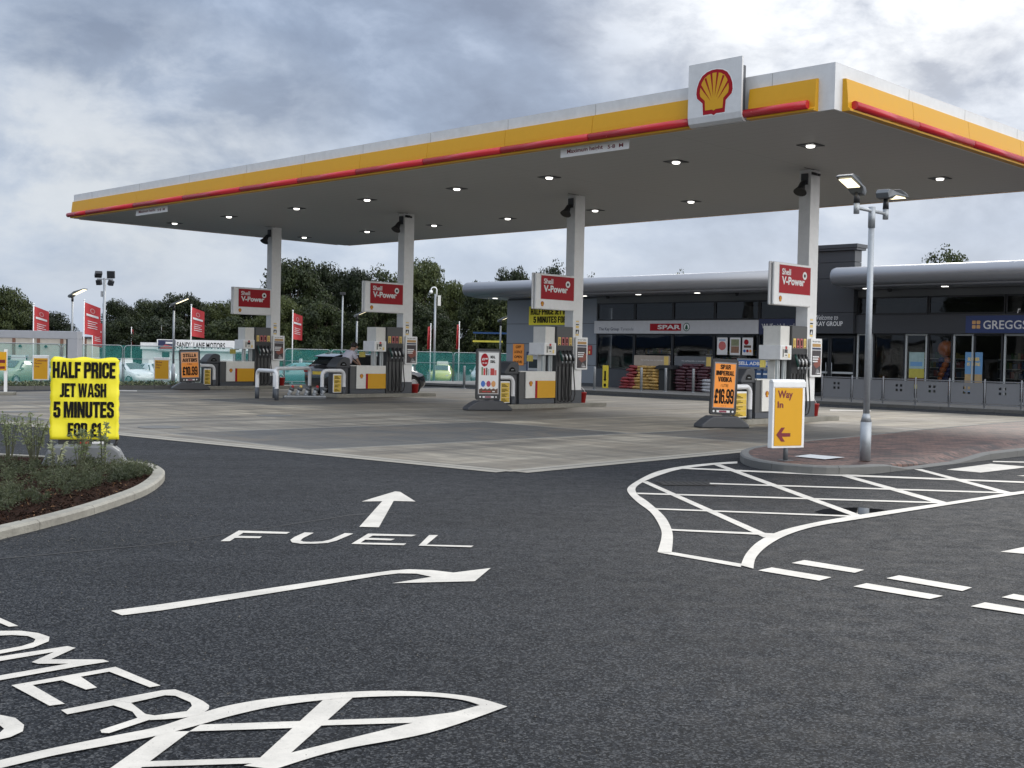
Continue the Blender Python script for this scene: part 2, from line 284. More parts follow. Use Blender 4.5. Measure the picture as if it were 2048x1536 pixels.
def glassmat(name, tint, refl):
    m = bpy.data.materials.new(name); m.use_nodes = True; t = m.node_tree; t.nodes.clear()
    tr = N(t, 'ShaderNodeBsdfTransparent'); tr.inputs[0].default_value = (*tint, 1)
    gl = N(t, 'ShaderNodeBsdfGlossy'); gl.inputs['Roughness'].default_value = 0.015; gl.inputs[0].default_value = (refl, refl, refl, 1)
    nz = N(t, 'ShaderNodeTexNoise', i_Scale=0.5, i_Detail=1.0); tc = N(t, 'ShaderNodeTexCoord'); LK(t, tc.outputs['Object'], nz.inputs['Vector'])
    bn = N(t, 'ShaderNodeBump', i_Strength=0.03, i_Distance=0.3); LK(t, nz.outputs[0], bn.inputs['Height']); LK(t, bn.outputs[0], gl.inputs['Normal'])
    fr = N(t, 'ShaderNodeFresnel', i_IOR=1.45); mx = N(t, 'ShaderNodeMixShader'); LK(t, fr.outputs[0], mx.inputs[0]); LK(t, tr.outputs[0], mx.inputs[1]); LK(t, gl.outputs[0], mx.inputs[2])
    o = N(t, 'ShaderNodeOutputMaterial'); LK(t, mx.outputs[0], o.inputs[0]); return m
def ceil_lines():
    t = SOFF.node_tree; b = t.nodes['Principled BSDF']; src = b.inputs['Base Color'].links[0].from_socket
    tc = N(t, 'ShaderNodeTexCoord'); sp = N(t, 'ShaderNodeSeparateXYZ'); LK(t, tc.outputs['Object'], sp.inputs[0])
    a = mathn(t, 'LESS_THAN', mathn(t, 'FRACT', mathn(t, 'MULTIPLY', sp.outputs[0], 2.5)), 0.03); d = mathn(t, 'LESS_THAN', mathn(t, 'FRACT', mathn(t, 'MULTIPLY', sp.outputs[1], 0.166)), 0.003)
    LK(t, mixc(t, mathn(t, 'MULTIPLY', mathn(t, 'MAXIMUM', a, d), 0.35), src, (0.12, 0.12, 0.12)), b.inputs['Base Color'])
ceil_lines()
GLASS = glassmat('window_glass', (0.80, 0.84, 0.84), 0.9)
def netmat():
    m = bpy.data.materials.new('green_netting'); m.use_nodes = True; t = m.node_tree; t.nodes.clear()
    tr = N(t, 'ShaderNodeBsdfTransparent'); df = N(t, 'ShaderNodeBsdfDiffuse'); df.inputs[0].default_value = (0.11, 0.50, 0.45, 1)
    tl = N(t, 'ShaderNodeBsdfTranslucent'); tl.inputs[0].default_value = (0.13, 0.56, 0.50, 1)
    nz = N(t, 'ShaderNodeTexNoise', i_Scale=2.0, i_Detail=4.0); tc = N(t, 'ShaderNodeTexCoord'); LK(t, tc.outputs['Object'], nz.inputs['Vector'])
    m1 = N(t, 'ShaderNodeMixShader'); m1.inputs[0].default_value = 0.55; LK(t, df.outputs[0], m1.inputs[1]); LK(t, tl.outputs[0], m1.inputs[2])
    m2 = N(t, 'ShaderNodeMixShader'); LK(t, ramp(t, nz.outputs[0], [(0.3, 0.29), (0.7, 0.38)]), m2.inputs[0]); LK(t, tr.outputs[0], m2.inputs[1]); LK(t, m1.outputs[0], m2.inputs[2])
    o = N(t, 'ShaderNodeOutputMaterial'); LK(t, m2.outputs[0], o.inputs[0]); return m
NET = netmat()
def watermat():
    m = mat('puddle_water', (0.012, 0.012, 0.013), 0.03); m.node_tree.nodes['Principled BSDF'].inputs['Roughness'].default_value = 0.03
    for l in list(m.node_tree.links):
        if l.to_socket.name == 'Roughness': m.node_tree.links.remove(l)
    return m
PUD = watermat()

# ------------------------------------------------------------------ mesh helpers
TEXTC = {}
def text_geo(s, bold, shear=0.0):
    k = (s, bold, shear)
    if k in TEXTC: return TEXTC[k]
    c = bpy.data.curves.new('t', 'FONT'); c.body = s; c.size = 1; c.offset = bold; c.resolution_u = 3; c.shear = shear
    o = bpy.data.objects.new('t', c); COL.objects.link(o)
    dg = bpy.context.evaluated_depsgraph_get(); me = bpy.data.meshes.new_from_object(o.evaluated_get(dg))
    vs = [(v.co.x, v.co.y) for v in me.vertices]; fs = [tuple(p.vertices) for p in me.polygons]
    bpy.data.objects.remove(o); bpy.data.curves.remove(c); bpy.data.meshes.remove(me)
    x0 = min(v[0] for v in vs); x1 = max(v[0] for v in vs); y0 = min(v[1] for v in vs); y1 = max(v[1] for v in vs)
    TEXTC[k] = ([(x-x0, y-y0) for x, y in vs], fs, x1-x0, y1-y0); return TEXTC[k]
class MB:
    def __init__(s): s.v = []; s.f = []; s.m = []; s.sm = []; s.mats = []
    def mi(s, m):
        if m not in s.mats: s.mats.append(m)
        return s.mats.index(m)
    def add(s, vs, fs, m, smooth=False):
        o = len(s.v); s.v += [tuple(v) for v in vs]; i = s.mi(m)
        for f in fs: s.f.append(tuple(a+o for a in f)); s.m.append(i); s.sm.append(smooth)
        return s
    def box(s, x0, x1, y0, y1, z0, z1, m):
        return s.add([(x0,y0,z0),(x1,y0,z0),(x1,y1,z0),(x0,y1,z0),(x0,y0,z1),(x1,y0,z1),(x1,y1,z1),(x0,y1,z1)],
                     [(0,3,2,1),(4,5,6,7),(0,1,5,4),(1,2,6,5),(2,3,7,6),(3,0,4,7)], m)
    def prism(s, poly, a0, a1, m, axis='y', smooth=False):
        n = len(poly)
        def P(p, a): return {'y': (p[0], a, p[1]), 'x': (a, p[0], p[1]), 'z': (p[0], p[1], a)}[axis]
        vs = [P(p, a0) for p in poly] + [P(p, a1) for p in poly]
        s.add(vs, [tuple(range(n))[::-1], tuple(range(n, 2*n))], m)
        return s.add(vs, [(i, (i+1) % n, n+(i+1) % n, n+i) for i in range(n)], m, smooth)
    def flat(s, poly, m): return s.add(poly, [tuple(range(len(poly)))], m)
    def cyl(s, p0, p1, r0, r1=None, n=16, m=None, cap=True):
        r1 = r0 if r1 is None else r1; p0 = Vector(p0); p1 = Vector(p1); d = (p1-p0).normalized()
        a = d.orthogonal().normalized(); b = d.cross(a); vs = []
        for p, r in ((p0, r0), (p1, r1)):
            for i in range(n): t = 2*math.pi*i/n; vs.append(p+a*(r*math.cos(t))+b*(r*math.sin(t)))
        s.add(vs, [(i, (i+1) % n, n+(i+1) % n, n+i) for i in range(n)], m, True)
        if cap: s.add(vs, [tuple(range(n))[::-1], tuple(range(n, 2*n))], m)
        return s
    def tube(s, path, r, n=10, m=None, cap=True):
        P = [Vector(p) for p in path]; vs = []; up = None
        rs = r if isinstance(r, (list, tuple)) else [r]*len(P)
        for i, p in enumerate(P):
            d = (P[min(i+1, len(P)-1)]-P[max(i-1, 0)]).normalized()
            if up is None: up = d.orthogonal().normalized()
            up = (up-d*up.dot(d)).normalized(); b = d.cross(up)
            for k in range(n): t = 2*math.pi*k/n; vs.append(p+up*(rs[i]*math.cos(t))+b*(rs[i]*math.sin(t)))
        fs = [(i*n+k, i*n+(k+1) % n, (i+1)*n+(k+1) % n, (i+1)*n+k) for i in range(len(P)-1) for k in range(n)]
        s.add(vs, fs, m, True)
        if cap: s.add(vs, [tuple(range(n))[::-1], tuple(range((len(P)-1)*n, len(P)*n))], m)
        return s
    def lathe(s, prof, c=(0,0,0), n=20, m=None):
        vs = []
        for r, z in prof:
            for k in range(n): t = 2*math.pi*k/n; vs.append((c[0]+r*math.cos(t), c[1]+r*math.sin(t), c[2]+z))
        L = len(prof)
        s.add(vs, [(i*n+k, i*n+(k+1) % n, (i+1)*n+(k+1) % n, (i+1)*n+k) for i in range(L-1) for k in range(n)], m, True)
        return s.add(vs, [tuple(range(n))[::-1], tuple(range((L-1)*n, L*n))], m)
    def sphere(s, c, rx, ry=None, rz=None, nu=16, nv=10, m=None, p=1.0):
        ry = ry or rx; rz = rz or rx; vs = []; sg = lambda x: math.copysign(abs(x)**p, x)
        for j in range(nv+1):
            a = math.pi*(j/nv-0.5)
            for i in range(nu): t = 2*math.pi*i/nu; vs.append((c[0]+rx*sg(math.cos(a))*sg(math.cos(t)), c[1]+ry*sg(math.cos(a))*sg(math.sin(t)), c[2]+rz*sg(math.sin(a))))
        return s.add(vs, [(j*nu+i, j*nu+(i+1) % nu, (j+1)*nu+(i+1) % nu, (j+1)*nu+i) for j in range(nv) for i in range(nu)], m, True)
    def text(s, st, x, z, w=None, h=None, y=0.0, m=None, bold=0.0, align='l', shear=0.0, axis='y'):
        vs, fs, tw, th = text_geo(st, bold, shear)
        if w is None: w = tw*h/th
        if h is None: h = th*w/tw
        x0 = x - (w/2 if align == 'c' else w if align == 'r' else 0)
        if axis == 'y': pts = [(x0+a/tw*w, y, z+b/th*h) for a, b in vs]
        else: pts = [(y, x0-a/tw*w, z+b/th*h) for a, b in vs]
        return s.add(pts, fs, m)
    def strip(s, pairs, z, m):
        vs = []
        for a, b in pairs: vs += [(a[0], a[1], z), (b[0], b[1], z)]
        return s.add(vs, [(2*i, 2*i+1, 2*i+3, 2*i+2) for i in range(len(pairs)-1)], m)
    def build(s, name, parent=None, loc=(0,0,0), rot=0.0, bevel=0.0, seg=2, label=None, fixn=True):
        me = bpy.data.meshes.new(name); me.from_pydata(s.v, [], s.f)
        for m in s.mats: me.materials.append(m)
        me.polygons.foreach_set('material_index', s.m); me.polygons.foreach_set('use_smooth', s.sm)
        if fixn or bevel:
            bm = bmesh.new(); bm.from_mesh(me)
            bmesh.ops.remove_doubles(bm, verts=bm.verts, dist=1e-5)
            bmesh.ops.recalc_face_normals(bm, faces=bm.faces)
            if bevel:
                es = [e for e in bm.edges if len(e.link_faces) == 2 and e.calc_face_angle(0) > 0.6]
                bmesh.ops.bevel(bm, geom=es, offset=bevel, segments=seg, profile=0.5, affect='EDGES', clamp_overlap=True)
            bm.to_mesh(me); bm.free()
        me.update()
        o = bpy.data.objects.new(name, me); COL.objects.link(o)
        if parent: o.parent = parent
        o.location = loc; o.rotation_euler = (0, 0, rot)
        if label: o['label'] = label
        return o
def tag(o, label, cat, group=None):
    o['label'] = label; o['category'] = cat
    if group: o['group'] = group
    return o
def thing(name, label, cat, loc=(0,0,0), rot=0.0, group=None):
    o = bpy.data.objects.new(name, None); COL.objects.link(o); o.location = loc; o.rotation_euler = (0, 0, rot)
    o.empty_display_size = 0.2
    return tag(o, label, cat, group)
def struct(o, kind='structure'): o['kind'] = kind; return o
def dup(root, loc, rot=None, label=None, group=None, scale=None):
    r = root.copy(); COL.objects.link(r); r.location = loc
    if rot is not None: r.rotation_euler = (0, 0, rot)
    if scale: r.scale = scale
    if label: r['label'] = label
    if group: r['group'] = group
    for ch in list(root.children):
        c = ch.copy(); COL.objects.link(c); c.parent = r
        for g in list(ch.children):
            d = g.copy(); COL.objects.link(d); d.parent = c
    return r
def arc(cx, cy, r, a0, a1, n): return [(cx+r*math.cos(R_(a0+(a1-a0)*i/n)), cy+r*math.sin(R_(a0+(a1-a0)*i/n))) for i in range(n+1)]
def rrect(x0, x1, z0, z1, r, n=5): return arc(x1-r, z1-r, r, 0, 90, n)+arc(x0+r, z1-r, r, 90, 180, n)+arc(x0+r, z0+r, r, 180, 270, n)+arc(x1-r, z0+r, r, 270, 360, n)

# the scallop emblem on flat signs: red outline, yellow fan, red rays; facing -y, base at (x, z), height h
SC = [(-0.60,0.0),(-0.64,0.27),(-0.95,0.40),(-1.0,0.5),(-0.97,0.64),(-0.86,0.78),(-0.68,0.90),(-0.42,0.97),(-0.14,1.0)]
def scallop(mb, x, z, h, y, full=True):
    hw = h*0.5
    out = [(p[0]*hw, p[1]*h) for p in SC]; out = out+[(-a, b) for a, b in out[::-1]]+[(0.13*hw, 0.0), (0, -0.035*h), (-0.13*hw, 0.0)]
    cx, cz = 0, 0.5*h
    if full: mb.flat([(x+a*1.05, y+0.004, z+cz+(b-cz)*1.05) for a, b in out], WHITE)
    mb.flat([(x+a, y, z+b) for a, b in out], DRED)
    inn = [(a*0.80, cz+(b-cz)*0.83+0.012*h) for a, b in out]
    mb.flat([(x+a, y-0.004, z+b) for a, b in inn], YEL)
    for k in range(-3, 4):
        if k == 0 and not full: continue
        t = R_(90-k*22+11) if full else R_(90-k*22)
        bx, bz = math.cos(t)*0.10*h*1.1, 0.12*h+math.sin(t)*0.22*h
        ex, ez = math.cos(t)*0.46*h, 0.33*h+math.sin(t)*0.60*h
        if k == -3 and full: continue
        nx, nz = -math.sin(t), math.cos(t); wv = 0.028*h
        mb.flat([(x+bx, y-0.007, z+bz+0.05*h), (x+ex+nx*wv, y-0.007, z+ez+nz*wv), (x+ex-nx*wv, y-0.007, z+ez-nz*wv)], DRED)


def _r(x0, y0, x1, y1): return [(x0, y0), (x1, y0), (x1, y1), (x0, y1)]
_P = [(1.9,10),(3.9,10),(5.1,9.1),(5.1,5),(3.9,4.1),(1.9,4.1),(1.9,5.6),(3.0,5.6),(3.3,5.9),(3.3,8.2),(3.0,8.5),(1.9,8.5)]
_O = [(2.55,10),(1.3,10),(0,8.7),(0,1.3),(1.3,0),(2.55,0),(2.55,1.5),(2.2,1.5),(1.9,1.8),(1.9,8.2),(2.2,8.5),(2.55,8.5)]
GLY = {'H': [_r(0,0,1.9,10), _r(3.3,0,5.2,10), _r(1.9,4.2,3.3,5.9)], 'A': [[(0,0),(1.85,0),(2.15,2),(3.65,2),(3.95,0),(5.8,0),(4.05,10),(1.75,10)]], 'L': [_r(0,0,1.9,10), _r(1.9,0,4.2,1.7)],
 'F': [_r(0,0,1.9,10), _r(1.9,8.3,4.4,10), _r(1.9,4.3,4,5.9)], 'P': [_r(0,0,1.9,10), _P], 'R': [_r(0,0,1.9,10), _P, [(3.0,4.1),(3.9,4.1),(4.5,4.4),(5.1,3.6),(5.3,0),(3.5,0),(3.3,3.4)]], 'I': [_r(0,0,1.9,10)],
 'C': [[(5.1,6.3),(5.1,8.6),(3.8,10),(1.3,10),(0,8.6),(0,1.4),(1.3,0),(3.8,0),(5.1,1.4),(5.1,3.9),(3.3,3.9),(3.3,1.8),(2.9,1.5),(2.2,1.5),(1.9,1.8),(1.9,8.2),(2.2,8.5),(2.9,8.5),(3.3,8.2),(3.3,6.3)]],
 'E': [_r(0,0,1.9,10), _r(1.9,8.3,4.5,10), _r(1.9,4.3,4.1,5.9), _r(1.9,0,4.5,1.7)], 'J': [[(1.6,10),(3.5,10),(3.5,1.3),(2.3,0),(0,0),(0,1.6),(1.2,1.6),(1.6,2)]], 'T': [_r(0,8.3,4.8,10), _r(1.45,0,3.35,8.3)],
 'W': [[(0,10),(1.8,10),(2.35,3.5),(3.1,10),(4.9,10),(5.65,3.5),(6.2,10),(8,10),(6.8,0),(4.8,0),(4,6),(3.2,0),(1.2,0)]],
 'S': [[(5,6.8),(5,8.7),(3.8,10),(1.2,10),(0,8.7),(0,6.3),(.9,5.2),(3.0,4.1),(3.2,3.7),(3.2,1.8),(2.9,1.5),(2.1,1.5),(1.8,1.8),(1.8,3.4),(0,3.4),(0,1.3),(1.2,0),(3.8,0),(5,1.3),(5,4.2),(4.2,5.3),(2.0,6.4),(1.8,6.7),(1.8,8.2),(2.1,8.5),(2.9,8.5),(3.2,8.2),(3.2,6.8)]],
 '5': [[(4.8,10),(0.3,10),(0.2,4.6),(1.9,4.6),(2.2,5.1),(2.8,5.1),(3.1,4.8),(3.1,1.8),(2.8,1.5),(2.2,1.5),(1.9,1.8),(1.9,3.2),(0,3.2),(0,1.3),(1.2,0),(3.8,0),(5,1.3),(5,5.3),(4,6.6),(2.8,6.6),(2.0,6.2),(2.0,8.3),(4.8,8.3)]],
 'M': [[(0,0),(0,10),(2.5,10),(3.5,4.5),(4.5,10),(7,10),(7,0),(5.2,0),(5.2,6.2),(4.1,0),(2.9,0),(1.8,6.2),(1.8,0)]], 'N': [[(0,0),(0,10),(1.9,10),(3.5,5),(3.5,10),(5.3,10),(5.3,0),(3.5,0),(1.8,5),(1.8,0)]],
 'U': [[(0,10),(1.9,10),(1.9,1.8),(2.2,1.5),(2.9,1.5),(3.2,1.8),(3.2,10),(5.1,10),(5.1,1.3),(3.8,0),(1.3,0),(0,1.3)]], 'O': [_O, [(5.1-x, y) for x, y in _O]], '1': [[(1,0),(2.9,0),(2.9,10),(1.6,10),(0,8.4),(0,7),(1,7.4)]],
 '\u00a3': [[(0,0),(5,0),(5,1.7),(2.4,1.7),(2.7,3.9),(4.2,3.9),(4.2,5.3),(2.8,5.3),(2.7,7.6),(3,8.4),(3.4,8.2),(3.4,7),(5,7),(5,8.7),(3.9,10),(2.0,10),(.9,8.8),(.9,5.3),(0,5.3),(0,3.9),(.9,3.9),(.6,1.7),(0,1.7)]]}
_6 = [(5,7),(5,8.7),(3.8,10),(1.2,10),(0,8.7),(0,1.3),(1.2,0),(3.8,0),(5,1.3),(5,4.8),(4,6),(2.6,6),(1.8,5.5),(1.8,8.2),(2.1,8.5),(2.9,8.5),(3.2,8.2),(3.2,7)]
_6H = [(1.8,1.8),(2.1,1.5),(2.9,1.5),(3.2,1.8),(3.2,4.2),(2.9,4.5),(2.1,4.5),(1.8,4.2)]
GLY['0'] = GLY['O']; GLY['6'] = [_6]; GLY['9'] = [[(5-x, 10-y) for x, y in _6]]; GLY['.'] = [_r(0,0,1.7,1.8)]
GLY['D'] = [_r(0,0,1.9,10), [(1.9,10),(3.9,10),(5.1,8.8),(5.1,1.2),(3.9,0),(1.9,0),(1.9,1.6),(2.9,1.6),(3.2,1.9),(3.2,8.1),(2.9,8.4),(1.9,8.4)]]
GLY['V'] = [[(0,10),(1.9,10),(2.75,3),(3.6,10),(5.5,10),(3.7,0),(1.8,0)]]; GLY['K'] = [_r(0,0,1.9,10), [(1.9,5.0),(3.6,10),(5.5,10),(3.6,5.2),(5.6,0),(3.7,0),(1.9,4.6)]]
_AH = [(2.45,3.6),(3.35,3.6),(2.9,7.6)]
def heavy(b, st, x, z, w, h, y, m, back):
    """tall heavy block capitals, centred on x"""
    cx = 0; out = []
    for ch in st:
        if ch == ' ': cx += 2.0; continue
        ww = max(p[0] for g in GLY[ch] for p in g)
        for g in GLY[ch]: out.append(([(cx+p[0], p[1]) for p in g], m, 0))
        if ch == 'A': out.append(([(cx+p[0], p[1]) for p in _AH], back, 1))
        if ch == '6': out.append(([(cx+p[0], p[1]) for p in _6H], back, 1))
        if ch == '9': out.append(([(cx+5-p[0], 10-p[1]) for p in _6H], back, 1))
        cx += ww+0.55
    tw = cx-0.55
    for i, (g, mm, k) in enumerate(out):
        if mm is m:
            n = len(g); ar = sum(g[q][0]*g[(q+1) % n][1]-g[(q+1) % n][0]*g[q][1] for q in range(n)); sg = 0.13 if ar > 0 else -0.13; g2 = []
            for q in range(n):
                a, c, d = Vector(g[q-1]), Vector(g[q]), Vector(g[(q+1) % n]); e1 = (c-a).normalized(); e2 = (d-c).normalized()
                n1 = Vector((e1.y, -e1.x)); n2_ = Vector((e2.y, -e2.x)); mv = n1+n2_; g2.append(c+mv*(sg/max(0.6, mv.length_squared/2)))
            g = [(p.x, p.y) for p in g2]
        b.flat([(x-w/2+p[0]/tw*w, y-0.0015*k-0.00012*(i % 5), z+p[1]/10*h) for p in g], mm)

# ------------------------------------------------------------------ ground
g = MB()
us = [-500, -60, 0, 40, 45, 51, 60, 70, 80, 90, 200, 900]
vsx = [-700, -100, 0, 50, 120, 800]
pts = [tuple(W(u, v, terr(u))) for u in us for v in vsx]
nv_ = len(vsx)
g.add(pts, [(i*nv_+j, (i+1)*nv_+j, (i+1)*nv_+j+1, i*nv_+j+1) for i in range(len(us)-1) for j in range(nv_-1)], ASPH)
struct(g.build('ground', fixn=False))
P2 = lambda x, y, z=0.0: tuple(gnd(x, y, 0.0)[:2])+(z,)
# forecourt concrete slab with its drainage channel edge
A0 = gnd(1020, 943); Lf = gnd(-60, 838); Rt = gnd(2120, 842)
ua, va = uvof(A0)
slab = MB()
cor = [tuple(W(*uvof(A0), 0.004)), tuple(W(*uvof(Rt), 0.004)), tuple(W(13.2, 36.2, 0.004)), tuple(W(39.9, 36.2, 0.004)), tuple(W(39.9, 20.5, 0.004)), tuple(W(37.5, 9.5, 0.004)), tuple(W(*uvof(Lf), 0.004))]
slab.flat(cor, SLAB); struct(slab.build('forecourt', fixn=False))
def band(name, p, q, w0, w1, m, z):
    d = (q-p).normalized(); n = Vector((d.y, -d.x, 0)); b = MB()
    b.flat([tuple(p+n*w0+Vector((0,0,z))), tuple(q+n*w0+Vector((0,0,z))), tuple(q+n*w1+Vector((0,0,z))), tuple(p+n*w1+Vector((0,0,z)))], m)
    return struct(b.build(name, fixn=False))
band('drainage_channel', Lf, A0, -0.10, 0.04, EDGE, 0.008); band('drainage_channel', Lf, A0, 0.04, 0.10, EDGED, 0.008); band('drainage_channel', Lf, A0, 0.10, 0.30, EDGE, 0.008)
band('drainage_channel', A0, Rt, -0.10, 0.04, EDGE, 0.008); band('drainage_channel', A0, Rt, 0.04, 0.10, EDGED, 0.008); band('drainage_channel', A0, Rt, 0.10, 0.30, EDGE, 0.008)
b = MB(); b.flat([tuple(A0+Vector((x, y, 0.0095))) for x, y in ((-0.22, 0.02), (0.0, -0.10), (0.22, 0.02), (0.0, 0.10))], EDGE); struct(b.build('drainage_channel', fixn=False))
# shop pavement with kerb
pv = MB(); pv.prism([tuple(W(46.5, 38.7)[:2]), tuple(W(8, 38.7)[:2]), tuple(W(8, 60)[:2]), tuple(W(46.5, 60)[:2])], -0.5, 0.10, PAVE, axis='z'); struct(pv.build('pavement'))
kb = MB()
for i in range(42):
    u0 = 46.4-0.92*i; kb.add([tuple(W(u, v, z)) for z in (0, 0.103) for (u, v) in ((u0, 38.55), (u0-0.905, 38.55), (u0-0.905, 38.698), (u0, 38.698))],
        [(0,1,2,3),(4,5,6,7),(0,1,5,4),(1,2,6,5),(2,3,7,6),(3,0,4,7)], KERBD)
struct(kb.build('kerb'))

# ------------------------------------------------------------------ road markings
def cr_pairs(st, k=6):
    out = []
    for i in range(len(st)-1):
        q = [st[max(0, i-1)], st[i], st[i+1], st[min(len(st)-1, i+2)]]
        for j in range(k):
            t = j/k; r = []
            for e in (0, 1):
                pt = []
                for c in (0, 1):
                    a, b, d, f = (q[n][e][c] for n in range(4)); pt.append(0.5*(2*b+(d-a)*t+(2*a-5*b+4*d-f)*t*t+(3*b-a-3*d+f)*t**3))
                r.append(tuple(pt))
            out.append(tuple(r))
    return out+[st[-1]]
def mark(polys, strips=(), z=0.006, name='road_marking'):
    b = MB()
    for i, p in enumerate(polys): b.flat([P2(x, y, z+0.0002*i) for x, y in p], PAINT)
    for i, st in enumerate(strips): b.strip([(P2(*a), P2(*c)) for a, c in cr_pairs(st)], z+0.0002*(len(polys)+i), PAINT)
    return struct(b.build(name, fixn=False))
def Z3(l): return [(x/1.969, y/1.969+940) for x, y in l]
def Z6(l): return [(x/1.969, y/1.969+1230) for x, y in l]
def Z2(l): return [(x/2.535+1240, y/2.535+880) for x, y in l]
mark([Z3(p) for p in (
 [(868,283),(905,283),(925,270),(1022,271),(1032,264),(938,262),(958,250),(1128,254),(1142,247),(940,241)],
 [(1200,248),(1160,266),(1143,278),(1150,288),(1185,293),(1240,293),(1290,290),(1325,281),(1392,253),(1358,251),(1300,277),(1270,284),(1225,286),(1195,285),(1183,280),(1195,270),(1236,250)],
 [(1450,253),(1640,258),(1622,264),(1468,261),(1450,270),(1555,274),(1540,280),(1438,277),(1420,289),(1600,292),(1590,299),(1383,294)],
 [(1690,259),(1725,259),(1680,297),(1865,301),(1855,307),(1648,301)])])
mark([Z3([(1556,86),(1576,88),(1636,126),(1550,124),(1492,228),(1415,226),(1505,125),(1424,126)])])
mark([Z3([(437,558),(480,576),(640,556),(900,515),(1250,459),(1500,418),(1570,410),(1640,411),(1700,424),(1545,449),(1870,441),(1932,389),(1785,407),(1700,397),(1610,394),(1540,399),(1250,440),(900,493),(600,537)])])
mark([Z6(p) for p in (
 [(-60,-12),(0,15),(72,47),(35,50),(-80,2)],
 [(-120,75),(0,67),(80,66),(150,75),(195,90),(192,108),(130,133),(0,157),(-120,178),(-120,165),(0,143),(85,127),(132,112),(140,99),(110,87),(50,83),(0,85),(-120,92)],
 [(-120,190),(0,168),(265,127),(298,134),(200,179),(405,180),(430,188),(320,205),(0,262),(-120,284),(-120,266),(0,243),(270,196),(150,197),(125,190),(213,150),(0,186),(-120,208)],
 [(45,282),(455,209),(632,283),(590,290),(430,228),(318,248),(382,291),(338,299),(243,262),(128,281),(255,355),(195,363)],
 [(240,380),(440,340),(516,352),(445,362),(265,397)],
 [(438,343),(516,352),(546,375),(572,396),(519,386),(442,360)],
 [(440,340),(640,302),(690,299),(745,318),(800,345),(824,362),(822,376),(790,400),(720,411),(650,417),(592,420),(519,384),(546,375),(572,396),(610,402),(735,385),(756,364),(750,350),(690,324),(650,322),(516,352)],
 [(592,418),(430,472),(400,471),(395,460),(541,412),(519,384),(572,395)],
 [(-90,402),(0,400),(60,412),(95,440),(90,465),(40,488),(0,497),(-90,510),(-90,480),(0,470),(16,455),(0,442),(-90,438)])])
mark([Z6(p) for p in (
 [(790,437),(1180,423),(1640,407),(1850,380),(1650,429),(1280,440),(1170,450),(745,464)],
 [(1300,314),(1395,325),(1100,590),(1000,590)], [(640,464),(748,464),(540,620),(420,620)],
 [(570,583),(1090,566),(1080,588),(500,607)])],
 [[(Z6([a])[0], Z6([b])[0]) for a, b in (((-200,622),(-120,640)),((0,578),(60,596)),((200,532),(230,556)),((470,477),(500,505)),((620,447),(650,474)),((760,402),(790,437)),((900,362),(930,398)),((1080,332),(1100,362)),((1300,313),(1310,337)),((1500,304),(1500,326)),((1700,310),(1690,326)),((1870,330),(1820,340)),((1998,366),(1890,361)))],
  [(Z6([a])[0], Z6([b])[0]) for a, b in (((1890,361),(1998,366)),((1640,427),(1690,470)),((1130,553),(1330,540)),((960,600),(1080,615)))]])
def z2s(l): return [(Z2([a])[0], Z2([b])[0]) for a, b in l]
mark([Z2(p) for p in (
 [(190,573),(262,571),(620,632),(612,648)],
 [(105,212),(140,212),(770,490),(728,497)], [(460,122),(500,122),(1240,390),(1190,392)], [(1100,178),(1145,178),(1680,325),(1622,328)], [(1490,150),(1530,150),(2010,275),(1962,278)],
 [(285,147),(300,141),(1100,175),(2150,217),(2150,224),(1100,184)], [(455,220),(2000,268),(1990,275),(455,226)], [(84,270),(1640,318),(1640,325),(90,277)], [(180,349),(1230,388),(1200,394),(186,356)], [(255,455),(790,478),(780,488),(255,463)])],
 [z2s([((595,111),(595,121)),((460,120),(462,130)),((300,138),(310,150)),((180,165),(210,178)),((90,208),(125,212)),((40,245),(80,245)),((45,275),(90,280)),((90,320),(140,315)),((160,375),(215,380)),((205,450),(250,430)),((210,500),(268,490)),((190,573),(262,575))]),
  z2s([((612,640),(676,657)),((640,580),(690,600)),((700,520),(750,540)),((800,470),(850,485)),((950,430),(1000,440)),((1200,385),(1240,400)),((1650,320),(1680,330)),((1980,270),(2010,280)),((2300,225),(2300,238))])])
mark([Z2(p) for p in ([(870,627),(935,612),(1238,662),(1190,677)], [(700,665),(770,650),(1072,700),(1010,717)], [(1350,705),(1415,690),(1785,752),(1735,770)], [(1183,747),(1250,730),(1637,795),(1570,811)], [(1935,802),(1995,785),(2250,828),(2200,846)], [(1778,848),(1850,828),(2250,894),(2200,912)])])
mark([Z2([(1928,570),(2100,535),(2300,520),(2300,600),(2050,580)])])
mark([Z2(p) for p in ([(1655,152),(1880,122),(2080,138),(1830,167)], [(1890,108),(2150,113),(2150,119),(1890,113)], [(2010,183),(2150,176),(2150,192)])])
mark([[(1660,819),(1742,821),(1742,823),(1660,822)]]); mark([[(232,780),(274,781),(274,783),(232,782)]])
pd = MB(); pd.flat([P2(x, y, 0.0035) for x, y in Z2([(985,366),(1030,352),(1100,345),(1200,343),(1310,351),(1370,358),(1320,371),(1240,381),(1120,382),(1040,377)])], PUD); struct(pd.build('puddle', fixn=False))
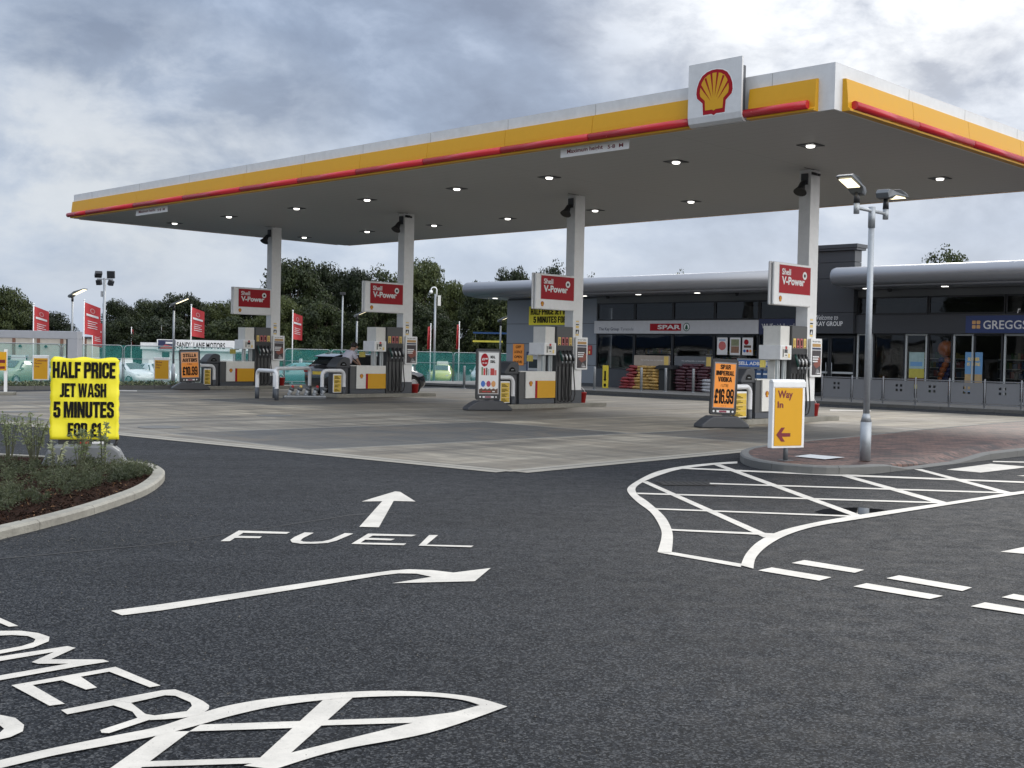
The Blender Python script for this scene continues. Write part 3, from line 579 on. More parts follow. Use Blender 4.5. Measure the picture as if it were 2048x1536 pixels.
# faint seam where two lays of asphalt meet
sm = MB(); sm.strip([(P2(-40, 1121), P2(-40, 1122.5)), (P2(300, 1090), P2(300, 1091.2)), (P2(560, 1052), P2(560, 1053)), (P2(700, 1030), P2(700, 1031.5)), (P2(790, 1024), P2(790, 1025.5))], 0.003, mat('seam_tar', (0.032, 0.033, 0.035), 0.9)); struct(sm.build('road_seam', fixn=False))
for i, (x, y) in enumerate(((550, 832), (320, 855), (40, 824))):
    p = gnd(x, y); b = MB(); b.lathe([(0.42, 0.0), (0.42, 0.006), (0.40, 0.010), (0.38, 0.007), (0.02, 0.008)], n=28, m=KERBD)
    tag(b.build('manhole_cover', loc=(p.x, p.y, 0.004)), 'round dark manhole cover in the concrete, ' + ['in front of the second pump and its hoops', 'just right of the yellow half price sign', 'at the left edge, beyond the shrubs'][i], 'manhole cover', 'manhole covers in the forecourt')

q = gnd(1372, 968); b = MB()
b.box(-0.34, 0.34, -0.22, 0.22, 0.0, 0.003, INK)
for k in range(8): b.box(-0.31+k*0.08, -0.26+k*0.08, -0.19, 0.19, 0.0032, 0.006, mat('cast_iron', (0.03, 0.03, 0.03), 0.8, spec=0.2))
tag(b.build('drain_grate', loc=(q.x, q.y, 0.003), rot=R_(6)), 'rectangular iron drain grate at the left end of the white hatched area', 'drain grate')
db = MB(); DB = mat('grit', (0.10, 0.095, 0.085), 0.9, var=0.4, vs=40)
for k in range(700):
    x, y = rnd.uniform(0, 2048), rnd.uniform(960, 1536)
    if rnd.random() < 0.5: x, y = rnd.uniform(0, 420), 1085-0.27*rnd.uniform(0, 420)+rnd.uniform(-10, 30)
    p = gnd(x, y); r_ = rnd.uniform(0.003, 0.008); a = rnd.random()*6
    db.add([(p.x+r_*math.cos(a+c), p.y+r_*math.sin(a+c), 0.002) for c in (0, 2.1, 4.2)]+[(p.x, p.y, 0.002+r_)], [(0,1,3),(1,2,3),(2,0,3)], DB)
struct(db.build('grit', fixn=False), 'stuff')
# ------------------------------------------------------------------ kerbed islands in the road
def smooth_loop(pts, it=2, closed=True):
    for _ in range(it):
        q = []
        n = len(pts)
        for i in range(n if closed else n-1):
            a, b = Vector(pts[i]), Vector(pts[(i+1) % n]); q += [a*0.75+b*0.25, a*0.25+b*0.75]
        if not closed: q = [Vector(pts[0])]+q+[Vector(pts[-1])]
        pts = q
    return [Vector(p) for p in pts]
def offset_loop(P, d):
    n = len(P); out = []
    for i in range(n):
        t = (P[(i+1) % n]-P[i-1]); t.z = 0; t.normalize(); out.append(P[i]+Vector((-t.y, t.x, 0))*d)
    return out
def kerb_ring(name, P, w, h, m, stone=0.91, hfun=None):
    n = len(P); area = sum(P[i].x*P[(i+1) % n].y-P[(i+1) % n].x*P[i].y for i in range(n)); sg = 1 if area > 0 else -1
    I = offset_loop(P, sg*w); I1 = offset_loop(P, sg*0.025); b = MB(); acc = 0.0
    for i in range(n):
        j = (i+1) % n; L = (P[j]-P[i]).length; acc += L; a0 = 0.0
        e = 0.008/L if acc > stone else 0.0
        if e: acc = 0
        hi = hfun(P[i]) if hfun else h; hj = hfun(P[j]) if hfun else h
        q = lambda A, B, t: A.lerp(B, t)
        t1 = 1-e
        rows = []
        for t, hh in ((0, hi), (t1, hi+(hj-hi)*t1)):
            rows.append([q(P[i], P[j], t)+Vector((0,0,-0.02)), q(P[i], P[j], t)+Vector((0,0,hh-0.02)), q(I1[i], I1[j], t)+Vector((0,0,hh)), q(I[i], I[j], t)+Vector((0,0,hh)), q(I[i], I[j], t)+Vector((0,0,-0.02))])
        vs = rows[0]+rows[1]; b.add(vs, [(k, k+1, 6+k, 5+k) for k in range(4)]+[(0,1,2,3,4),(5,6,7,8,9)], m)
    return struct(b.build(name)), I
# planting bed at the left
bed = [gnd(x, y) for x, y in ((-260,1170),(-120,1112),(0,1079),(90,1057),(180,1032),(250,1008),(300,988),(328,966),(331,952),(318,943),(300,938),(240,931),(150,926),(60,922),(-60,915),(-300,905))]
bedP = smooth_loop([tuple(p) for p in bed], 2)
_, bedI = kerb_ring('kerb', bedP, 0.14, 0.082, KERB)
so_ = MB(); so_.flat([(p.x, p.y, 0.06) for p in bedI], MULCH); struct(so_.build('soil', fixn=False))
chips = MB()
def inbed(p, I=bedI):
    c = False; n = len(I)
    for i in range(n):
        a, b = I[i], I[i-1]
        if (a.y > p[1]) != (b.y > p[1]) and p[0] < (b.x-a.x)*(p[1]-a.y)/(b.y-a.y)+a.x: c = not c
    return c
CH = [mat('mulch_chip_%s' % n, c, 0.9, var=0.3, vs=30, spec=0.08) for n, c in (('dark', (0.012, 0.008, 0.006)), ('brown', (0.028, 0.015, 0.010)), ('tan', (0.13, 0.075, 0.042)))]
def leaf(mb, c, L, w, d, up, m):
    d = Vector(d).normalized(); s_ = d.cross(Vector(up)).normalized(); c = Vector(c)
    mb.add([c, c+d*L*0.5+s_*w*0.5, c+d*L, c+d*L*0.5-s_*w*0.5], [(0,1,2,3)], m)
def rv(z0=-1, z1=1): return Vector((rnd.uniform(-1,1), rnd.uniform(-1,1), rnd.uniform(z0,z1)))
k = 0
while k < 5200:
    p = gnd(rnd.uniform(-40, 335), rnd.uniform(925, 1075))
    if not inbed(p): continue
    d = rv(-0.3, 0.5); leaf(chips, (p.x, p.y, 0.063+rnd.random()*0.018), rnd.uniform(0.02, 0.055), rnd.uniform(0.008, 0.018), d, rv(0.3, 1), CH[rnd.choice((0,0,0,1,1,2) if rnd.random() < 0.35 else (0,0,1))]); k += 1
struct(chips.build('bark_chippings', fixn=False), 'stuff')
gc = MB(); k = 0
SHP = [(rnd.uniform(-30, 300), rnd.uniform(915, 1000)) for _ in range(400)]
while k < 330:
    x = rnd.uniform(-60, 300); yt = 935+max(0, (x-130))*0.12; yb = 1044-x*0.27
    if yb <= yt+6: continue
    y = yt+(yb-yt)*rnd.random(); p = gnd(x, y)
    if not inbed(p): continue
    if (math.sin(p.x*5)*math.sin(p.y*4.1)) < -0.25: continue
    h = rnd.uniform(0.07, 0.19)
    for s_ in range(6):
        d = rv(0.6, 1.6); d.normalize(); b0 = Vector((p.x, p.y, 0.06))+rv(0, 0)*0.02
        for q in range(9):
            c = b0+d*h*(0.25+0.75*q/8); leaf(gc, c, rnd.uniform(0.022, 0.045), rnd.uniform(0.009, 0.016), rv(-0.2, 0.9), rv(), GCL)
    k += 1
struct(gc.build('ground_cover', fixn=False), 'stuff')
STEM = mat('green_stem', (0.08, 0.085, 0.045), 0.7)
def shrub(x, y, h, w, label, dens=1.0):
    p = gnd(x, y, 0.06); t = thing('shrub', label, 'shrub', (p.x, p.y, 0.06), 0, 'leafy shrubs in the kerbed bed')
    st, fo = MB(), MB()
    for i in range(int(11*dens)):
        a = rnd.uniform(0, 6.28); l = rnd.uniform(0.75, 1.0)*h; r = rnd.uniform(0.15, 1)*w
        tip = Vector((math.cos(a)*r, math.sin(a)*r, l)); path = [Vector((math.cos(a)*0.03, math.sin(a)*0.03, 0)).lerp(tip, s)+Vector((0,0,0.12*h*math.sin(s*3.14))) for s in (0, .33, .66, 1)]
        st.tube(path, [0.006, 0.005, 0.004, 0.002], 5, STEM)
        for q in range(26):
            s = 0.26+0.74*rnd.random(); j = min(2, int(s*3)); c = path[j].lerp(path[j+1], s*3-j)
            d = Vector((math.cos(a), math.sin(a), 0))*0.6+rv(-0.9, 0.6); leaf(fo, c, rnd.uniform(0.035, 0.075), rnd.uniform(0.014, 0.026), d, rv(0.2, 1), SHRL)
    st.build('stem', t, fixn=False); fo.build('foliage', t, fixn=False)
shrub(18, 918, 0.60, 0.20, 'leafy green shrub at the left edge of the bed')
shrub(68, 926, 0.66, 0.23, 'tallest full pale green shrub, left of the yellow sign', 1.4)
shrub(-40, 905, 0.6, 0.2, 'leafy shrub growing past the left edge of the picture')
shrub(160, 940, 0.52, 0.15, 'pale shrub standing in front of the middle of the yellow sign', 0.9)
shrub(208, 938, 0.60, 0.14, 'sparse upright shrub in front of the right half of the yellow sign', 0.6)
shrub(108, 942, 0.36, 0.13, 'short thin shrub in front of the left edge of the yellow sign', 0.5)

# brick island at the right
isl = [gnd(x, y) for x, y in ((1478,922),(1484,912),(1520,905),(1600,894),(1690,886),(1850,868),(2048,850),(2300,826),(2420,850),(2300,880),(2048,912),(1990,919),(1955,923),(1900,929),(1830,938),(1790,943),(1750,948),(1690,950),(1640,950),(1580,946),(1530,940),(1492,932))]
islP = smooth_loop([tuple(p) for p in isl], 1)
d0 = gnd(1780, 944).x; d1 = gnd(1960, 922).x
def kh(p):
    x = p.x; y = p.y
    if d0-0.1 < x < d1+0.2 and y < 20.5 and y < gnd(1870, 925).y+1.2:
        a = min(1, max(0, (x-(d0-0.1))/0.5)); b = min(1, max(0, (d1+0.2-x)/0.7)); return 0.12-0.095*min(a, b)
    return 0.12
_, islI = kerb_ring('kerb', islP, 0.13, 0.12, KERBD, hfun=kh)
bp = MB(); bp.flat([(p.x, p.y, 0.024) for p in islI], BRICK)
bp2 = [p for p in islI]
bm_ = MB(); n_ = len(islI); cen = sum(islI, Vector())/n_
hs_ = [kh(islP[i])-0.006 for i in range(n_)]
# crowned brick surface: fan toward a central ridge so dropped kerbs slope up
I2 = [p.lerp(cen, 0.25) for p in offset_loop(islI, 0.0)]
ridge = [((islI[i]+Vector((0,0,0)))) for i in range(n_)]
bm_.flat([(islI[i].x, islI[i].y, hs_[i]) for i in range(n_)], BRICK)
struct(bm_.build('brick_paving', fixn=False))
cov = MB(); q = [gnd(x, y, 0.118) for x, y in ((1588,913),(1620,909),(1690,915),(1650,919))]
cov.flat([(p.x, p.y, 0.122) for p in q], mat('cover_pale', (0.55, 0.56, 0.56), 0.6, var=0.2, vs=12)); struct(cov.build('tactile_slab', fixn=False))

# ------------------------------------------------------------------ half price sign on the bed
def letters(t, rows, y, m, name='lettering', bold=0.03):
    b = MB()
    for r in rows: b.text(r[0], r[1], r[2], r[3], r[4], y, r[5] if len(r) > 5 else m, r[6] if len(r) > 6 else bold, 'c')
    return b.build(name, t, fixn=False)
pS = gnd(157, 931, 0.06); dS = math.atan2(pS.x, pS.y)
t = thing('pavement_sign', 'big yellow half price jet wash sign wrapped in plastic in the planted bed', 'sign', (pS.x, pS.y+0.2, 0.03), -dS+R_(-3)); t.scale = (0.91, 0.9, 0.92)
b = MB(); b.prism([(-0.56,0),(0.60,0),(0.47,0.23),(0.36,0.31),(-0.36,0.31),(-0.47,0.23)], -0.22, 0.22, mat('base_grey', (0.15, 0.16, 0.17), 0.5, dirt=0.2)); b.build('base', t, bevel=0.04)
b = MB(); b.prism(rrect(-0.34, 0.34, 0.25, 0.60, 0.07), -0.03, 0.03, BLK); b.build('frame', t, bevel=0.008)
b = MB(); b.box(0.10, 0.26, -0.038, -0.031, 0.315, 0.345, PAPER); b.box(-0.06, 0.06, -0.038, -0.031, 0.315, 0.345, REDP); b.build('maker_label', t)
for sx in (-0.38, 0.33):
    b = MB(); b.tube([(sx-0.08, 0, 0.36), (sx-0.06, 0, 0.29), (sx+0.03, 0, 0.27), (sx+0.09, 0, 0.31), (sx+0.1, 0, 0.37)], 0.022, 8, BLK); b.build('spring', t)
b = MB()
n_, m_ = 22, 24; vs = []
for j in range(m_+1):
    for i in range(n_+1):
        x = -0.445+0.89*i/n_; z = 0.375+1.115*j/m_; e = 0.006*math.sin(j*1.9+i*0.6)*(1 if i in (0, n_) else 0.25)
        top = 0.012*math.sin(i*0.7+0.5) if j == m_ else 0
        if j == m_ and i in (0, n_): top -= 0.03
        vs.append((x+e+0.012*(1-j/m_)*(x), -0.055-0.005*math.sin(i*0.8+j*0.35)-0.004*math.sin(j*1.1), z+top))
fr = [(j*(n_+1)+i, j*(n_+1)+i+1, (j+1)*(n_+1)+i+1, (j+1)*(n_+1)+i) for j in range(m_) for i in range(n_)]
b.add(vs, fr, YELP, True); b.add([(x, 0.05, z) for x, y, z in vs], fr, YELP, True)
rim = [j*(n_+1) for j in range(m_+1)]; N_ = len(vs); bk = [(x, 0.05, z) for x, y, z in vs]
edge = list(range(n_+1))+[j*(n_+1)+n_ for j in range(1, m_+1)]+[m_*(n_+1)+i for i in range(n_-1, -1, -1)]+[j*(n_+1) for j in range(m_-1, 0, -1)]
b.add([vs[e] for e in edge]+[bk[e] for e in edge], [(i, (i+1) % len(edge), len(edge)+(i+1) % len(edge), len(edge)+i) for i in range(len(edge))], YELP, True)
b.build('wrap', t)
b = MB()
for st_, x_, z_, w_, h_ in (('HALF PRICE', -0.01, 1.215, 0.815, 0.215), ('JET WASH', -0.02, 0.955, 0.60, 0.185), ('5 MINUTES', -0.01, 0.675, 0.785, 0.215), ('FOR £1', 0.0, 0.415, 0.43, 0.185)): heavy(b, st_, x_, z_, w_, h_, -0.068, INK, YELP)
b.build('lettering', t, fixn=False)

# ------------------------------------------------------------------ way in sign
p = gnd(1575, 922, 0.11)
t = thing('direction_sign', 'yellow way in sign with a left arrow, on the brick island', 'sign', (p.x, p.y, 0.11), YAW-R_(19)); t.scale = (0.95, 0.95, 0.935)
b = MB(); b.cyl((0,0.05,0), (0,0.05,0.3), 0.036, m=POST); b.box(-0.09, 0.09, -0.04, 0.14, 0, 0.012, POST); b.build('post', t)
b = MB(); b.box(-0.305, 0.305, 0.0, 0.10, 0.20, 1.22, WHITE)
b.prism(arc(0.05, 1.20, 0.05, 0, 180, 8), -0.31, 0.31, WHITE, axis='x', smooth=True)
b.box(-0.31, 0.31, -0.012, 0.0, 1.13, 1.215, WHITE); b.build('cabinet', t, bevel=0.006)
b = MB(); b.box(0.306, 0.312, 0.02, 0.08, 0.21, 1.20, STEELG); b.build('side_trim', t)
b = MB(); b.box(-0.27, 0.25, -0.010, -0.002, 0.235, 1.12, YEL); b.build('face', t)
b = MB(); b.text('Way', -0.225, 0.93, 0.285, 0.15, -0.013, MAROON, 0.03); b.text('In', -0.225, 0.815, 0.11, 0.10, -0.013, MAROON, 0.03); b.build('lettering', t, fixn=False)
b = MB(); b.flat([(x, -0.014, z) for x, z in ((-0.235,0.405),(-0.145,0.515),(-0.075,0.515),(-0.14,0.43),(0.03,0.43),(0.03,0.375),(-0.13,0.375),(-0.07,0.30),(-0.14,0.30))], MAROON); b.build('arrow', t, fixn=False)

# ------------------------------------------------------------------ lamp posts
def lamp_head(t, mount, az, tilt, L=0.62, wd=0.30):
    b = MB(); prof = [(-0.20,0.0),(-0.16,-0.075),(-0.02,-0.085),(0.06,-0.02),(L,-0.012),(L,0.006),(0.45,0.05),(0.2,0.085),(0.0,0.06),(-0.14,0.06)]
    n = len(prof); vs = []
    for sgn in (-1, 1):
        for x, z in prof: vs.append((x, sgn*wd/2*(0.72 if x < 0.05 else 1.0), z))
    b.add(vs, [tuple(range(n)), tuple(range(n, 2*n))[::-1]]+[(i, (i+1) % n, n+(i+1) % n, n+i) for i in range(n)], POST)
    o = b.build('lamp_head', t, mount, 0, bevel=0.012); o.rotation_euler = (0, -tilt, az)
    b = MB(); b.box(0.10, L-0.06, -wd/2+0.03, wd/2-0.03, -0.034, -0.0265, LITW); b.build('led_panel', o)
    return o
p = gnd(1730, 921, 0.11)
t = thing('lamp_post', 'tall galvanised twin headed lamp post on the brick island', 'lamp post', (p.x, p.y, 0.11), YAW); t.scale = (0.90, 0.90, 0.943)
b = MB(); b.cyl((0,0,0), (0,0,0.60), 0.088, 0.088, 24, STEEL); b.build('base_section', t)
b = MB(); b.cyl((0,0,0.602), (0,0,0.73), 0.088, 0.052, 24, STEELG); b.build('collar', t)
b = MB(); b.cyl((0,0,0.732), (0,0,3.6), 0.051, 0.048, 20, STEEL); b.build('pole', t)
b = MB(); b.cyl((0,0,3.602), (0,0,3.92), 0.056, 0.056, 20, STEEL); b.tube([(-0.50,0,3.86), (0.46,0,3.86)], 0.026, 12, STEEL); 
for s in (-1, 1): b.cyl((s*0.48-0.02,0,3.77), (s*0.48-0.02,0,3.93), 0.046, 0.046, 16, STEEL)
b.build('bracket', t)
for s in (-1, 1): b = MB(); b.cyl((s*0.48-0.02,0,3.93), (s*0.48-0.02,0,4.10), 0.05, 0.04, 16, BLK); b.build('spigot', t)
lamp_head(t, (-0.52, 0, 4.16), R_(186), R_(13), 0.52, 0.26); lamp_head(t, (0.48, 0, 4.17), R_(4), R_(1), 0.55, 0.3)
def street_lamp(x, y0, Y, top, az, label, rb=0.09):
    b0 = atY(x, y0, Y); u_, v_ = uvof(b0); zb = terr(u_); H = atY(x, top, Y).z-zb
    t = thing('street_lamp', label, 'street lamp', (b0.x, b0.y, zb), 0, 'single headed street lamps round the site')
    b = MB(); b.cyl((0,0,0), (0,0,0.9), rb, rb, 14, STEELG); b.cyl((0,0,0.9), (0,0,1.05), rb, 0.055, 14, STEELG); b.cyl((0,0,1.05), (0,0,H-0.3), 0.055, 0.045, 12, STEELG); b.build('pole', t)
    b = MB(); b.cyl((0,0,H-0.3), (0,0,H-0.05), 0.055, 0.05, 12, BLK); b.build('spigot', t)
    lamp_head(t, (0,0,H), az, R_(24), 0.75, 0.36)
street_lamp(143, 765, 56, 590, R_(-12), 'lit street lamp in front of the netted fence, at the far left')
street_lamp(346, 765, 56, 608, R_(8), 'lit street lamp beside the orange ten pound poster stand')
street_lamp(712, 760, 62, 630, R_(10), 'lit street lamp rising behind the second pump')
street_lamp(999, 770, 66, 640, R_(10), 'lit street lamp next to the grey shop wall')

# ------------------------------------------------------------------ canopy
ZC, ZT = 6.40, 7.29
CU0, CU1, CV0, CV1 = 11.9, 44.15, 20.72, 33.65
cu_, cv_ = (CU0+CU1)/2, (CV0+CV1)/2
can = thing('petrol_canopy', 'huge flat white, yellow and red roof over the fuel pumps', 'canopy', tuple(W(cu_, cv_, 0)), YAW)
hx, hy = (CV1-CV0)/2, (CU1-CU0)/2
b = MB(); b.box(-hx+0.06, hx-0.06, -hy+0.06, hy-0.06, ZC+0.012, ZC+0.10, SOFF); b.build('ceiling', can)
gr = mat('panel_joint', (0.30, 0.30, 0.29), 0.7)
b = MB(); b.box(-hx+0.12, hx-0.12, -hy+0.12, hy-0.12, 6.95, 7.05, GREYD); b.build('roof_deck', can)
b = MB()
for (x0, x1, y0, y1) in ((-hx, -hx+0.05, -hy, hy), (hx-0.05, hx, -hy, hy), (-hx+0.051, hx-0.051, -hy, -hy+0.05), (-hx+0.051, hx-0.051, hy-0.05, hy)): b.box(x0, x1, y0, y1, ZC, ZT, FASC)
b.box(-hx, hx, -hy, -hy+0.16, ZT+0.001, ZT+0.012, FASC); b.box(-hx, -hx+0.16, -hy+0.161, hy, ZT+0.001, ZT+0.012, FASC)
b.build('fascia_panel', can)
b = MB()
for u in (42.66, 39.06, 35.7, 32.27, 29.2, 26.45, 23.63, 20.77, 17.96, 13.3): b.box(-hx-0.002, -hx+0.004, u-cu_-0.006, u-cu_+0.006, ZC+0.62, ZT, gr)
for v in (23.75, 26.46, 29.4, 32.0): b.box(v-cv_-0.006, v-cv_+0.006, -hy-0.002, -hy+0.004, ZC+0.62, ZT, gr)
b.build('panel_seams', can)
BP = [(0.0, 0.0), (0.17, 0.0), (0.175, 0.035), (0.13, 0.07), (0.125, 0.18), (0.118, 0.30), (0.105, 0.42), (0.09, 0.55), (0.08, 0.625), (0.0, 0.635)]
def yband(a0, a1, side):
    b = MB(); n = len(BP)
    def P(o, z, a): return (-hx-o, a, ZC+z) if side == 'front' else (a, -hy-o, ZC+z) if side == 'right' else (hx+o, a, ZC+z) if side == 'back' else (a, hy+o, ZC+z)
    vs = [P(o, z, a0) for o, z in BP]+[P(o, z, a1) for o, z in BP]
    b.add(vs, [(i, i+1, n+i+1, n+i) for i in range(n-1)]+[tuple(range(n)), tuple(range(n, 2*n))], YEL); b.build('yellow_band', can)
def rtube(a0, a1, side):
    b = MB(); o = 0.185; z = ZC+0.12
    f = (lambda a: (-hx-o, a, z)) if side == 'front' else (lambda a: (a, -hy-o, z)) if side == 'right' else (lambda a: (hx+o, a, z)) if side == 'back' else (lambda a: (a, hy+o, z))
    b.tube([f(a0), f(a1)], 0.083, 18, RED); b.build('red_light_bar', can)
us_ = [44.1, 42.66, 39.06, 35.7, 32.27, 29.2, 26.45, 23.63, 20.77, 17.96, 15.15]
for i in range(len(us_)-1):
    yband(us_[i+1]-cu_+0.006, us_[i]-cu_-0.006, 'front'); rtube(us_[i+1]-cu_+0.012, us_[i]-cu_-0.012+(0.14 if i == 0 else 0), 'front')
yband(12.25-cu_, 13.78-cu_, 'front'); rtube(12.37-cu_, 13.83-cu_, 'front')
vv = [21.0, 23.75, 26.46, 29.4, 32.0, 33.4]
for i in range(5): yband(vv[i]-cv_+0.006, vv[i+1]-cv_-0.006, 'right'); rtube(vv[i]-cv_+(0.15 if i == 0 else 0.012), vv[i+1]-cv_-0.012, 'right')
for i in range(8): yband(-hy+0.2+i*4.0, -hy+0.2+i*4.0+3.97, 'back'); rtube(-hy+0.2+i*4.0, -hy+0.2+i*4.0+3.97, 'back')
for i in range(3): yband(-hx+0.3+i*4.1, -hx+0.3+i*4.1+4.07, 'left'); rtube(-hx+0.3+i*4.1, -hx+0.3+i*4.1+4.07, 'left')
UF = [16.07, 24.12, 32.12, 40.2]; VC = [26.93, 27.0, 27.05, 27.03]
GUT = mat('dark_slot', (0.03, 0.03, 0.03), 0.8)
for u, v in zip(UF, VC):
    b = MB(); b.box(v-cv_, v-cv_+0.44, u-cu_, u-cu_+0.34, 0.52, ZC+0.012, WHITE); b.build('column', can, bevel=0.008)
    b = MB(); b.box(v-cv_-0.012, v-cv_+0.452, u-cu_-0.012, u-cu_+0.352, 0.12, 0.519, HOOPB); b.build('column_base', can, bevel=0.008)
    b = MB()
    for k, (c, z, h) in enumerate(((GOLD, 2.58, 0.035), (INK, 2.49, 0.03), (GOLD, 2.40, 0.07), (INK, 2.22, 0.13), (GOLD, 2.17, 0.045))): b.box(v-cv_+0.13, v-cv_+0.27, u-cu_-0.004, u-cu_-0.0005, z, z+h, c)
    b.box(v-cv_+0.12, v-cv_+0.28, u-cu_-0.0025, u-cu_-0.0003, 2.15, 2.64, PAPER)
    b.flat([(v-cv_+0.15, u-cu_-0.0055, 2.23), (v-cv_+0.25, u-cu_-0.0055, 2.23), (v-cv_+0.2, u-cu_-0.0055, 2.34)], PAPER)
    b.build('hazard_stickers', can)
    b = MB(); b.box(v-cv_-0.35, v-cv_+0.12, u-cu_-0.02, u-cu_+0.0, ZC+0.004, ZC+0.0115, GUT); b.build('ceiling_slot', can)
# recessed lights
rows = [(u, 23.9) for u in (42.23, 38.35, 34.11, 30.26, 26.04, 22.33, 18.05, 14.3)]+[(u, 30.2) for u in (42.5, 38.2, 34.14, 30.2, 26.1, 22.2, 18.2, 14.2)]
nm = ['first', 'second', 'third', 'fourth', 'fifth', 'sixth', 'seventh', 'eighth']
L0 = None
for i, (u, v) in enumerate(rows):
    lab = 'square recessed canopy light, %s from the left in the %s row' % (nm[i % 8], 'near' if i < 8 else 'far')
    if L0 is None:
        t = L0 = thing('canopy_light', lab, 'ceiling light', tuple(W(u, v, ZC)), YAW, 'recessed lights under the canopy')
        b = MB(); b.box(-0.23, 0.23, -0.23, 0.23, -0.006, 0.006, TEALD)
        for q in (-0.21, 0.19): b.box(-0.2, 0.2, q, q+0.02, -0.012, -0.0065, GUT)
        b.build('frame', t)
        b = MB(); b.lathe([(0.10, 0.0), (0.097, -0.018), (0.08, -0.038), (0.02, -0.046)], (0, 0, -0.007), 20, LIT); b.build('diffuser', t)
    else: dup(L0, tuple(W(u, v, ZC)), YAW, lab)
# horn floodlights high on the columns
F0 = None
for u, v, lab in zip(UF, VC, ('on the nearest column, beside the lamp post', 'on the second column from the right', 'on the third column from the right', 'on the farthest column')):
    lab = 'black horn shaped flood lamp ' + lab
    if F0 is None:
        t = F0 = thing('flood_lamp', lab, 'flood lamp', tuple(W(u+0.17, v-0.002, 5.95)), YAW, 'flood lamps on the canopy columns')
        b = MB(); b.box(-0.05, 0.0, -0.09, 0.09, 0.08, 0.36, GREYD); b.build('bracket', t)
        b = MB(); b.tube([(-0.05,0,0.15), (-0.12,0,0.10), (-0.22,-0.02,-0.04), (-0.28,-0.03,-0.14)], [0.05, 0.07, 0.10, 0.17], 16, BLK); b.build('horn', t)
    else: dup(F0, tuple(W(u+0.17, v-0.002, 5.95)), YAW, lab)
for u, v, lab in ((16.07, 26.93, 'small black camera pair at the top of the nearest column'), (32.12, 27.05, 'small black camera pair at the top of the third column from the right')):
    t = thing('security_camera', lab, 'camera', tuple(W(u+0.05, v-0.01, 6.25)), YAW, 'cameras on the canopy columns')
    b = MB(); b.box(0.02, 0.24, -0.06, -0.048, 0.04, 0.10, BLK); b.build('mount', t)
    for s in (0.03, 0.17): b = MB(); b.cyl((s,-0.06,0.06), (s+0.02,-0.20,0.02), 0.03, 0.034, 10, BLK); b.build('camera_body', t)
# emblem board
t = thing('emblem_board', 'white board with a red and yellow scallop emblem on the canopy front', 'sign', tuple(W(14.48, CV0-0.28, ZC)), YAW-R_(90))
b = MB(); pr = [(0.0, 1.26), (0.05, 1.26), (0.05, 0.05)]+[(0.05, 0.0)]+[(0.11+0.13*math.sin(R_(a)), 0.10-0.13*math.cos(R_(a))) for a in ()]
b.prism([(-0.03,1.27),(0.02,1.27),(0.02,0.16),(0.06,0.06),(0.16,0.0),(0.16,-0.02),(0.07,-0.02),(0.0,0.04),(-0.03,0.16)], -0.66, 0.66, FASC, axis='x'); b.build('board', t)
b = MB(); b.box(-0.60, 0.60, 0.021, 0.20, 0.18, 1.12, GREYD); b.build('light_box', t)
b = MB(); scallop(b, 0.0, 0.19, 0.90, -0.036); b.build('emblem', t, fixn=False)
for (u0, u1, lab) in ((19.06, 17.0, 'nearest the emblem board'), (39.4, 37.2, 'at the far left end of the canopy')):
    t = thing('height_sign', 'white maximum height strip hanging under the canopy, ' + lab, 'sign', tuple(W((u0+u1)/2, CV0+0.05, ZC)), YAW-R_(90), 'maximum height signs')
    w_ = u0-u1; b = MB(); b.box(-w_/2, w_/2, 0, 0.012, -0.21, -0.002, WHITE); b.build('strip', t)
    b = MB(); b.text('Maximum height', -w_*0.40, -0.16, w_*0.53, 0.12, -0.003, MAROON, 0.02); b.build('lettering', t, fixn=False); b = MB(); b.text('5·8  M', w_*0.20, -0.15, w_*0.22, 0.085, -0.003, MAROON, 0.02); b.build('lettering', t, fixn=False)

